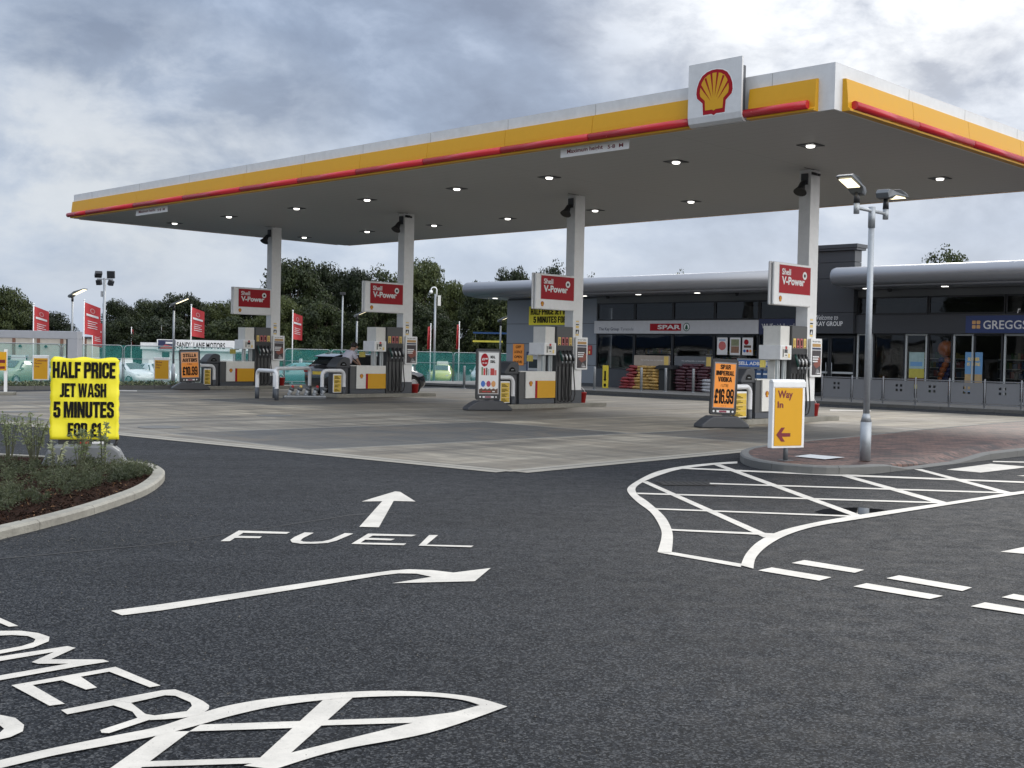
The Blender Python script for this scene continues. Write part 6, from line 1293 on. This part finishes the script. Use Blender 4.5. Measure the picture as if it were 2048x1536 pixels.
for k, (x, y) in enumerate(((1182, 785), (1282, 787), (1331, 788), (1386, 790), (928, 777))):
    p = gnd(x, y, 0.1 if k < 4 else 0); u_, v_ = uvof(gnd(x, y, 0.0)); p = W(u_, max(v_, 39.1), 0.1) if k < 4 else gnd(x, y)
    lab = 'slim steel bollard ' + ['in front of the grey wall, right of the second column', 'in front of the yellow sacks', 'in front of the black lidded bin', 'in front of the maroon sacks', 'on the open road beside the meal deal stand'][k]
    if BO0 is None:
        t = BO0 = thing('bollard', lab, 'bollard', tuple(p), 0, 'steel bollards outside the shop'); b = MB(); b.lathe([(0.057, 0), (0.057, 0.98), (0.05, 1.01), (0.02, 1.015)], n=16, m=STEELG); b.build('post', t); b = MB(); b.lathe([(0.1, 0), (0.1, 0.012), (0.06, 0.02)], n=16, m=STEEL); b.build('base_plate', t)
    else: dup(BO0, tuple(p), 0, lab)
# café barriers
BR0 = None
NB_ = ['first', 'second', 'third', 'fourth', 'fifth', 'sixth', 'seventh', 'eighth']
for k in range(8):
    u = 22.6-1.2*k-0.6; lab = '%s grey café barrier panel from the left, with four square holes' % NB_[k]
    if BR0 is None:
        t = BR0 = thing('barrier_panel', lab, 'barrier', tuple(W(u, 38.95, 0.1)), YAW-R_(90), 'grey café barriers')
        b = MB(); b.cyl((-0.57,0,0), (-0.57,0,0.93), 0.026, m=BARR, n=12); b.sphere((-0.57,0,0.94), 0.028, nu=10, nv=6, m=BARR); b.cyl((-0.57,0,0), (-0.57,0,0.012), 0.07, m=BARR, n=12); b.build('post', t)
        for z in (0.10, 0.865): b = MB(); b.box(-0.544, 0.604, -0.018, 0.018, z, z+0.035, BARR); b.build('rail', t)
        xs = [-0.52, -0.105, -0.02, 0.055, 0.14, 0.58]; zs = [0.155, 0.46, 0.545, 0.62, 0.705, 0.84]; b = MB()
        for i in range(5):
            for j_ in range(5):
                if i in (1, 3) and j_ in (1, 3): continue
                b.box(xs[i], xs[i+1], -0.004, 0.004, zs[j_], zs[j_+1], BARR)
        for x in (-0.50, 0.54):
            for z in (0.136, 0.841): b.box(x, x+0.03, -0.006, 0.006, z, z+0.018 if z < 0.5 else z+0.023, BLK)
        b.build('panel', t)
    else: dup(BR0, tuple(W(u, 38.95, 0.1)), YAW-R_(90), lab)

# ------------------------------------------------------------------ left side: frame, signs, fence
def small_sign(x, y, Y, lines, label, w=0.62):
    p = atY(x, y, Y); u_, v_ = uvof(p); z = terr(u_)
    t = thing('parking_sign', label, 'sign', (p.x, p.y, z), R_(14), 'small yellow direction signs')
    b = MB(); b.cyl((0,0.04,0), (0,0.04,0.35), 0.03, m=POST, n=10); b.build('post', t); b = MB(); b.box(-w/2, w/2, 0, 0.09, 0.30, 1.30, WHITE); b.build('cabinet', t, bevel=0.02); b = MB(); b.box(-w/2+0.05, w/2-0.05, -0.005, -0.0005, 0.35, 1.18, YEL); b.build('face', t)
    b = MB()
    for k, s in enumerate(lines): b.text(s, -w/2+0.09, 1.05-0.125*k, None, 0.085, -0.008, MAROON, 0.02)
    b.build('lettering', t, fixn=False)
small_sign(81, 768, 47.5, ('Customer', 'Parking', 'Only'), 'small yellow customer parking only sign, left of the big half price sign')
small_sign(323, 770, 53, ('Drive', 'Thru', 'Only'), 'small yellow drive thru only sign by the lager stand', 0.68)
fr_ = gnd(150, 812); fl_ = gnd(12, 790)
t = thing('wash_bay_frame', 'plain grey portal frame with a broad leg, behind the half price sign', 'portal frame', (fr_.x, fr_.y, 0), YAW-R_(56))
GF = mat('frame_grey', (0.36, 0.37, 0.40), 0.45)
b = MB(); b.box(-0.16, 0.12, -0.12, 0.12, 0, 1.72, GF); b.build('leg', t, bevel=0.01); b = MB(); b.box(-3.2, 0.12, -0.12, 0.12, 1.721, 1.92, GF); b.build('beam', t, bevel=0.01); b = MB(); b.box(-3.2, -3.0, -0.12, 0.12, 0, 1.72, GF); b.build('leg', t, bevel=0.01); b = MB(); b.box(-0.21, -0.161, -0.10, 0.0, 0.3, 1.715, BLK); b.build('seal', t)
t = thing('price_panel', 'narrow yellow panel on a white post at the very left edge', 'sign', (fl_.x-0.07, fl_.y, 0), R_(10))
b = MB(); b.box(0.0, 0.09, 0, 0.06, 0, 1.4, WHITE); b.build('post', t); b = MB(); b.box(-0.5, 0.07, -0.03, -0.001, 0.75, 1.32, YEL); b.build('panel', t); b = MB(); b.box(-0.3, 0.04, -0.034, -0.0305, 0.98, 1.08, MAROON); b.box(-0.2, 0.03, -0.034, -0.0305, 0.80, 0.88, MAROON); b.build('printing', t); b = MB(); b.box(-0.6, 0.32, -0.2, 0.25, 0, 0.10, KERB); b.build('plinth', t, bevel=0.02)
# far planting strip and kerb
u0_, u1_ = 41.6, 46.0; v0_, v1_ = 8.0, 25.5
b = MB(); b.add([tuple(W(u0_, v0_, terr(u0_)+0.12)), tuple(W(u0_, v1_, terr(u0_)+0.12)), tuple(W(u1_, v1_, terr(u1_)+0.12)), tuple(W(u1_, v0_, terr(u1_)+0.12))], [(0,1,2,3)], MULCH); struct(b.build('soil', fixn=False))
b = MB()
for k in range(19): b.add([tuple(W(u, v0_+0.92*k+dv, terr(u)+z)) for z in (-0.05, 0.14) for (u, dv) in ((u0_-0.15, 0), (u0_-0.15, 0.905), (u0_, 0.905), (u0_, 0))], [(0,1,2,3),(4,5,6,7),(0,1,5,4),(1,2,6,5),(2,3,7,6),(3,0,4,7)], KERBD)
struct(b.build('kerb'))
b = MB()
for k in range(850):
    u = rnd.uniform(u0_+0.2, u1_-0.2); v = rnd.uniform(v0_, v1_-0.3); z = terr(u)+0.1
    for q in range(10): leaf(b, W(u, v, z)+rv(0, 1.0)*0.16, rnd.uniform(0.06, 0.13), rnd.uniform(0.03, 0.05), rv(-0.3, 1), rv(), SHRL if rnd.random() < 0.3 else GCL)
struct(b.build('ground_cover', fixn=False), 'stuff')
# netted fence panels
FN = None; uF = 51.0; zF = terr(uF)
for k in range(19):
    v = 10.3+2.92*k; lab = 'mesh fence panel hung with green netting, number %d from the left end' % (k+1)
    lab = 'green netted site fence panel in the run along the car lot'
    if FN is None:
        t = FN = thing('fence_panel', lab, 'fence', tuple(W(uF, v, zF)), YAW, 'netted fence panels along the car lot')
        H = 1.86; b = MB(); b.tube([(-1.42,0,0.02), (-1.42,0,H-0.18)]+[(-1.42+0.18-0.18*math.cos(R_(a)), 0, H-0.18+0.18*math.sin(R_(a))) for a in range(15, 91, 15)]+[(1.42-0.18+0.18*math.sin(R_(a)), 0, H-0.18+0.18*math.cos(R_(a))) for a in range(0, 91, 15)]+[(1.42,0,0.02)], 0.021, 8, STEELG)
        b.tube([(-1.42,0,0.20), (1.42,0,0.20)], 0.016, 6, STEELG); b.tube([(-1.42,0,1.25), (1.42,0,1.25)], 0.013, 6, STEELG); b.build('frame', t)
        b = MB(); n1_, n2_ = 24, 6; vs = [(-1.46+2.92*i/n1_, 0.03+0.012*math.sin(i*1.3+j_), 0.06+(1.80+0.015*math.sin(i*0.9))*j_/n2_) for j_ in range(n2_+1) for i in range(n1_+1)]
        b.add(vs, [(j_*(n1_+1)+i, j_*(n1_+1)+i+1, (j_+1)*(n1_+1)+i+1, (j_+1)*(n1_+1)+i) for j_ in range(n2_) for i in range(n1_)], NET, True); b.build('netting', t, fixn=False)
        b = MB(); b.prism(rrect(-0.16, 0.16, -0.34, 0.34, 0.08), 0, 0.13, BLK, axis='z'); b.build('foot_block', t, (-1.46, 0, 0))
    else: dup(FN, tuple(W(uF, v, zF)), YAW, lab)
# car lot buildings
def lotloc(x, Y): p = atY(x, 740, Y); u_, v_ = uvof(p); return Vector((p.x, p.y, terr(u_)))
p = lotloc(284, 98)
t = thing('sales_office', 'low white sales office with a black lettered sign, behind the netting', 'building', tuple(p), R_(4))
Wd = 10.6; zt_ = 1.95-p.z
b = MB(); b.box(0, Wd, 0, 4, 0, zt_-0.55, WHITE); b.build('wall', t); b = MB(); b.box(-0.1, Wd+0.1, -0.25, 4.1, zt_-0.549, zt_, WHITE); b.build('roof', t)
for x0, x1 in ((1.6, 2.2), (3.4, 4.6), (7.5, 8.8)): b = MB(); b.box(x0, x1, -0.03, 0.02, 0.9, zt_-0.75, FRAME); o = b.build('window', t); b = MB(); b.box(x0+0.08, x1-0.08, -0.04, -0.031, 0.98, zt_-0.83, CGLASS); b.build('pane', o)
b = MB(); b.box(1.25, 8.3, -0.36, -0.26, zt_-0.62, zt_+0.28, WHITE); b.build('sign_board', t)
b = MB(); b.box(1.35, 2.75, -0.37, -0.361, zt_-0.55, zt_+0.22, NAVY); b.flat([(1.4, -0.375, zt_-0.5), (2.6, -0.375, zt_-0.5), (2.6, -0.375, zt_-0.28), (1.9, -0.375, zt_-0.15)], REDP); b.box(1.95, 2.65, -0.376, -0.372, zt_-0.08, zt_+0.08, PAPER); b.text('SANDY LANE MOTORS', 2.85, zt_-0.42, 3.9, 0.50, -0.365, INK, 0.02); b.build('lettering', t, fixn=False)
p = lotloc(-20, 104)
t = thing('cream_building', 'long cream building with brick pillars at the far left', 'building', tuple(p), R_(3)); zt_ = 2.25-p.z
BRR = mat('brick_pillar', (0.20, 0.10, 0.07), 0.8)
b = MB(); b.box(0, 8.2, 0, 4, 0, zt_, BEIGE); b.build('wall', t); b = MB(); b.box(-0.2, 8.4, -0.2, 4.2, zt_+0.001, zt_+0.12, GREYD); b.build('roof', t)
for x in (0.0, 1.9, 4.0, 6.0, 8.0): b = MB(); b.box(x, x+0.25, -0.08, -0.001, 0, zt_-0.02, BRR); b.build('pillar', t)
for x in (2.6, 4.8, 6.8): b = MB(); b.lathe([(0.05, 0), (0.16, 0.05), (0.10, 0.16), (0.03, 0.22)], (x, -0.15, zt_-0.9), 12, INK); b.build('wall_lamp', t)
for x0, w in ((1.2, 0.9), (2.6, 0.7)): b = MB(); b.box(x0, x0+w, -0.05, -0.002, 0.6, 2.1, FRAMEL); o = b.build('window', t); b = MB(); b.box(x0+0.1, x0+w-0.1, -0.06, -0.051, 0.75, 1.95, CGLASS); b.build('pane', o)
# flags
def flag(x, top, bot, Y, wpx, label, name='flag', wave=1.0):
    p = atY(x, 740, Y); u_, v_ = uvof(p); z0 = terr(u_); zt = atY(x, top, Y).z; zb = atY(x, bot, Y).z; w = wpx/2390*Y
    t = thing('flag', label, 'flag', (p.x, p.y, z0), R_(10), 'red advertising flags on the car lot')
    b = MB(); b.cyl((0,0,0), (0,0,zt-z0+0.12), 0.045, 0.035, 8, WHITE); b.sphere((0,0,zt-z0+0.14), 0.06, nu=8, nv=6, m=WHITE); b.build('pole', t)
    n1_, n2_ = 10, 8; Hh = zt-zb; f = lambda a, c: (a*w, 0.16*wave*math.sin(a*3.2+c*1.2), zt-z0-Hh*(1-c)-0.36*abs(w)*a*(1-0.6*abs(1-c)) )
    b = MB(); vs = [f(i/n1_, j_/n2_) for j_ in range(n2_+1) for i in range(n1_+1)]; b.add(vs, [(j_*(n1_+1)+i, j_*(n1_+1)+i+1, (j_+1)*(n1_+1)+i+1, (j_+1)*(n1_+1)+i) for j_ in range(n2_) for i in range(n1_)], FLAGR, True); b.build('cloth', t, fixn=False)
    if abs(wpx) > 15:
        b = MB()
        def q(a0, a1, c0, c1, m):
            pts = [f(a, c0) for a in (a0, (a0+a1)/2, a1)]+[f(a, c1) for a in (a1, (a0+a1)/2, a0)]; b.add([(x_, y_-0.03, z_) for x_, y_, z_ in pts], [(0,1,4,5),(1,2,3,4)], m)
        q(0.12, 0.88, 0.60, 0.67, PAPER); FP = mat('flag_print', (0.55, 0.25, 0.25), 0.7)
        for c in (0.45, 0.38, 0.31, 0.24): q(0.2, 0.8 if c != 0.38 else 0.68, c-0.02, c, PAPER)
        A = [(0.5+0.16*math.cos(R_(a)), 0.80+0.085*math.sin(R_(a))) for a in range(0, 360, 18)]; B_ = [(0.5+0.10*math.cos(R_(a)), 0.80+0.055*math.sin(R_(a))) for a in range(0, 360, 18)]
        pts = [f(*p_) for p_ in A+B_]; b.add([(x_, y_-0.03, z_) for x_, y_, z_ in pts], [(k_, (k_+1) % 20, 20+(k_+1) % 20, 20+k_) for k_ in range(20)], FP); b.build('printing', t, fixn=False)
flag(66, 612, 672, 82, 30, 'red flag at the far left, above the grey portal frame')
flag(167, 604, 668, 82, 32, 'broad red flag beside the floodlight mast')
flag(184, 640, 692, 96, 20, 'red flag half hidden behind the broad flag by the mast')
flag(381, 614, 672, 84, 26, 'red flag above the sales office sign')
flag(584, 625, 678, 88, 19, 'red flag right of the farthest column')
flag(262, 658, 692, 112, 5, 'distant narrow red flag left of the sales office', wave=3)
flag(322, 655, 686, 112, 4, 'distant thin red flag at the left end of the lettered sign', wave=3)
flag(860, 652, 698, 92, -7, 'furled red flag beside the camera mast', wave=3)
flag(917, 648, 698, 92, -6, 'furled red flag between the camera mast and the shop', wave=3)
# masts
p = lotloc(207, 86)
t = thing('floodlight_mast', 'tall grey mast with four black floodlights at the left', 'floodlight mast', tuple(p), 0); H = atY(207, 556, 86).z-p.z
b = MB(); b.cyl((0,0,0), (0,0,H), 0.13, 0.09, 12, STEELG); b.box(-0.55, 0.6, -0.03, 0.03, H-0.12, H-0.04, STEELG); b.box(-0.24, -0.1, -0.1, 0.1, H-1.35, H-0.95, STEELG); b.build('pole', t)
for x, z, rx, rz, s in ((-0.45, 0.25, 0.9, 0.5, 0.24), (0.45, 0.25, 0.15, 0.1, 0.26), (-0.40, -0.32, 0.3, -0.2, 0.18), (0.45, -0.34, 0.5, 0.9, 0.18)):
    b = MB(); b.box(-s, s, -0.12, 0.12, -s, s, BLK); b.box(-s*0.85, s*0.85, -0.135, -0.121, -s*0.85, s*0.85, SCREEN); o = b.build('floodlight', t, (x, 0, H+z)); o.rotation_euler = (rx, 0, rz)
p = lotloc(868, 92); H = atY(868, 588, 92).z-p.z
t = thing('camera_mast', 'grey mast with a hooked dome camera right of the third column', 'camera mast', tuple(p), 0)
b = MB(); b.cyl((0,0,0), (0,0,H), 0.10, 0.08, 10, STEELG); b.build('pole', t); b = MB(); b.tube([(0.1,0,H-0.2), (0.1,0,H+0.3)]+[(-0.12+0.22*math.cos(R_(a)), 0, H+0.3+0.22*math.sin(R_(a))) for a in range(20, 181, 20)], 0.05, 8, WHITE); b.sphere((-0.34,0,H+0.15), 0.15, nu=10, nv=8, m=WHITE); b.build('dome_camera', t); b = MB(); b.box(0.2, 0.42, -0.12, 0.12, H-0.9, H-0.1, OFFW); b.build('control_box', t)
p = lotloc(683, 92); H = atY(683, 590, 92).z-p.z
t = thing('floodlight_mast', 'slim grey mast with one boxy light behind the estate car', 'floodlight mast', tuple(p), 0); b = MB(); b.cyl((0,0,0), (0,0,H), 0.065, 0.055, 10, STEELG); b.build('pole', t); b = MB(); b.box(-0.2, 0.2, -0.18, 0.1, H, H+0.2, BLK); b.build('floodlight', t, bevel=0.02)
p = lotloc(976, 72); z0 = p.z
t = thing('height_barrier', 'blue and yellow drive through height bar left of the shop', 'height barrier', tuple(p), R_(0))
zb_ = atY(976, 666, 72).z-z0; zy_ = atY(976, 683, 72).z-z0
b = MB(); b.box(-0.95, 1.3, -0.05, 0.05, zb_-0.05, zb_+0.05, mat('bar_blue', (0.02, 0.07, 0.2), 0.4)); b.build('top_bar', t); b = MB(); b.box(-0.95, 0.85, -0.05, 0.05, zy_-0.05, zy_+0.06, mat('bar_yellow', (0.7, 0.6, 0.08), 0.4)); b.build('hanging_bar', t); b = MB(); b.cyl((1.25,0,0), (1.25,0,zb_-0.051), 0.05, m=BLK, n=8); b.build('post', t)
b = MB()
for x in (-0.8, 0.7): b.cyl((x,0,zy_+0.06), (x,0,zb_-0.05), 0.008, m=STEELG, n=5)
b.build('chains', t)

# ------------------------------------------------------------------ trees
import numpy as np
def tree_meshes(seed, H, Wc, nleaf, open_=0.0):
    r = random.Random(seed); rg = np.random.default_rng(seed)
    tr = MB(); hT = H*0.30
    tr.tube([(0,0,0), (r.uniform(-.1,.1), 0.05, hT*0.5), (r.uniform(-.2,.2), 0, hT), (r.uniform(-.3,.3), r.uniform(-.3,.3), H*0.7)], [0.32, 0.24, 0.2, 0.05], 8, BARK)
    cl = []
    nc = 70
    for k in range(nc):
        a = r.uniform(0, 6.283); zf = r.uniform(0.16, 1.0)
        rad = Wc*0.5*math.sqrt(max(0.05, 1-((zf-0.50)/0.54)**2))*math.sqrt(r.uniform(0.12, 1.0))*r.uniform(0.85, 1.18)
        c = Vector((math.cos(a)*rad, math.sin(a)*rad, H*zf*r.uniform(0.94, 1.04))); s = H*r.uniform(0.10, 0.17)*(1-open_*0.35); cl.append((c, s))
        if k % 3 == 0: tr.tube([(0, 0, min(hT*1.2, c.z*0.6)), ((c.x)*0.45, c.y*0.45, c.z*0.72), tuple(c)], [0.10, 0.06, 0.02], 5, BARK)
    per = nleaf//nc; V = []; 
    for c, s in cl:
        d = rg.normal(size=(per, 3)); d /= np.linalg.norm(d, axis=1)[:, None]; rr = s*np.power(rg.random((per, 1)), 0.45)*np.array([[1.25, 1.25, 0.8]]); ctr = np.array(c)[None]+d*rr
        ax = rg.normal(size=(per, 3)); ax /= np.linalg.norm(ax, axis=1)[:, None]; bx = np.cross(ax, d+0.3*rg.normal(size=(per, 3))); bx /= (np.linalg.norm(bx, axis=1)[:, None]+1e-6)
        sz = rg.uniform(0.08, 0.20, (per, 1)); q = np.stack([ctr-ax*sz, ctr+bx*sz*0.55, ctr+ax*sz, ctr-bx*sz*0.55], 1); V.append(q.reshape(-1, 3))
    V = np.concatenate(V); nf = len(V)//4
    me = bpy.data.meshes.new('crown'); me.vertices.add(len(V)); me.vertices.foreach_set('co', V.ravel()); me.loops.add(nf*4); me.loops.foreach_set('vertex_index', np.arange(nf*4)); me.polygons.add(nf); me.polygons.foreach_set('loop_start', np.arange(nf)*4); me.materials.append(LEAF); me.update(); me.validate()
    return tr, me
VAR = [tree_meshes(11, 9.0, 7.0, 30000), tree_meshes(22, 9.0, 6.0, 28000), tree_meshes(33, 8.0, 8.0, 32000), tree_meshes(44, 9.0, 6.0, 8000, 0.7)]
PROT = [None]*4
def tree(x, top, Y, wpx, var, label, spread=None, at=None, hgt=None):
    if at is None:
        p = atY(x, 740, Y); u_, v_ = uvof(p); z0 = terr(u_); H = atY(x, top, Y).z-z0; w = wpx/2390*Y
    else: p = at; z0 = 0 if hgt else 0; H = hgt; w = wpx
    base = (9.0, 9.0, 8.0, 9.0)[var]; bw = (7.4, 6.4, 8.4, 6.4)[var]; sc = (w/bw, w/bw, H/base/1.06)
    if PROT[var] is None:
        tr, me = VAR[var]; t = PROT[var] = thing('tree', label, 'tree', (p.x, p.y, z0), rnd.uniform(0, 6), 'leafy trees round the site'); t.scale = sc
        tr.build('trunk', t); o = bpy.data.objects.new('crown', me); COL.objects.link(o); o.parent = t
    else: dup(PROT[var], (p.x, p.y, z0), rnd.uniform(0, 6), label, scale=sc)
T = [(12, 582, 118, 110, 2, 'broad dark tree at the left edge'), (98, 626, 120, 105, 0, 'low rounded tree behind the leftmost flag'), (-40, 600, 118, 120, 0, 'dark tree past the left edge of the picture'), (234, 601, 122, 70, 1, 'narrow brownish tree right of the floodlight mast'), (296, 602, 126, 90, 0, 'dense dark tree above the left of the sales office'), (362, 594, 122, 120, 2, 'broad dark tree behind the flag over the sales office'),
     (432, 606, 126, 100, 0, 'dark tree left of the farthest fuel sign'), (500, 588, 130, 110, 1, 'dark tree behind the farthest fuel sign'), (590, 522, 122, 130, 0, 'tall full tree right of the farthest column'), (662, 530, 128, 100, 1, 'tall tree with a leafy top left of the third fuel sign'), (715, 542, 124, 95, 0, 'dark tree behind the third fuel sign'), (768, 530, 130, 110, 3, 'open crowned tree left of the third column'),
     (848, 520, 122, 120, 1, 'tall tree immediately right of the third column'), (908, 572, 118, 110, 2, 'dark spreading tree left of the shop roof'), (962, 574, 114, 105, 2, 'dark tree behind the height bar'), (560, 600, 112, 120, 2, 'low dark tree filling the gap behind the farthest pump'), (640, 610, 112, 130, 2, 'low dark tree behind the man'), (760, 606, 112, 130, 2, 'low dark tree behind the third pump'), (330, 640, 114, 150, 2, 'low dark tree behind the sales office roof'), (460, 640, 114, 140, 2, 'low dark tree at the right end of the sales office'), (850, 615, 108, 130, 2, 'low dark tree behind the camera mast'), (1000, 600, 112, 130, 2, 'low dark tree by the corner of the shop'), (250, 640, 116, 90, 2, 'low tree left of the sales office'),
     (1022, 546, 112, 105, 2, 'tree with its top just above the left end of the shop roof'), (1098, 520, 112, 90, 3, 'sparse open tree above the shop behind the second column'), (1188, 547, 108, 60, 3, 'small tree top showing over the shop right of the second column'), (1358, 541, 108, 60, 3, 'faint tree top over the middle of the shop roof'), (1893, 490, 92, 115, 3, 'leafy tree top over the right end of the shop roof')]
for a in T: tree(*a)

# ------------------------------------------------------------------ across the road behind the viewer (seen mirrored in the shop glass)
t = thing('garage_building', 'long low white garage with a blue fascia across the road', 'building', tuple(W(52, -14, 0)), YAW+R_(90))
b = MB(); b.box(0, 44, 0, 8, 0, 3.4, WHITE); b.build('wall', t); b = MB(); b.box(-0.2, 44.2, -0.3, -0.001, 2.7, 3.9, mat('fascia_blue', (0.03, 0.07, 0.16), 0.5)); b.build('fascia', t); b = MB(); b.box(-0.3, 44.3, -0.2, 8.2, 3.401, 3.6, GREYD); b.build('roof', t)
for k in range(11): b = MB(); b.box(1.5+4*k, 4.2+4*k, -0.05, -0.002, 0.8, 2.2, FRAMEL); o = b.build('window', t); b = MB(); b.box(1.6+4*k, 4.1+4*k, -0.06, -0.051, 0.9, 2.1, CGLASS); b.build('pane', o)
for k in range(9): tree(0, 0, 0, 8.5, k % 3, 'dark tree in the row across the road behind the viewer', at=W(-20+k*8.5, -26-4*(k % 2)), hgt=10)

for o in COL.objects:
    if o.name.startswith('lettering'): pass
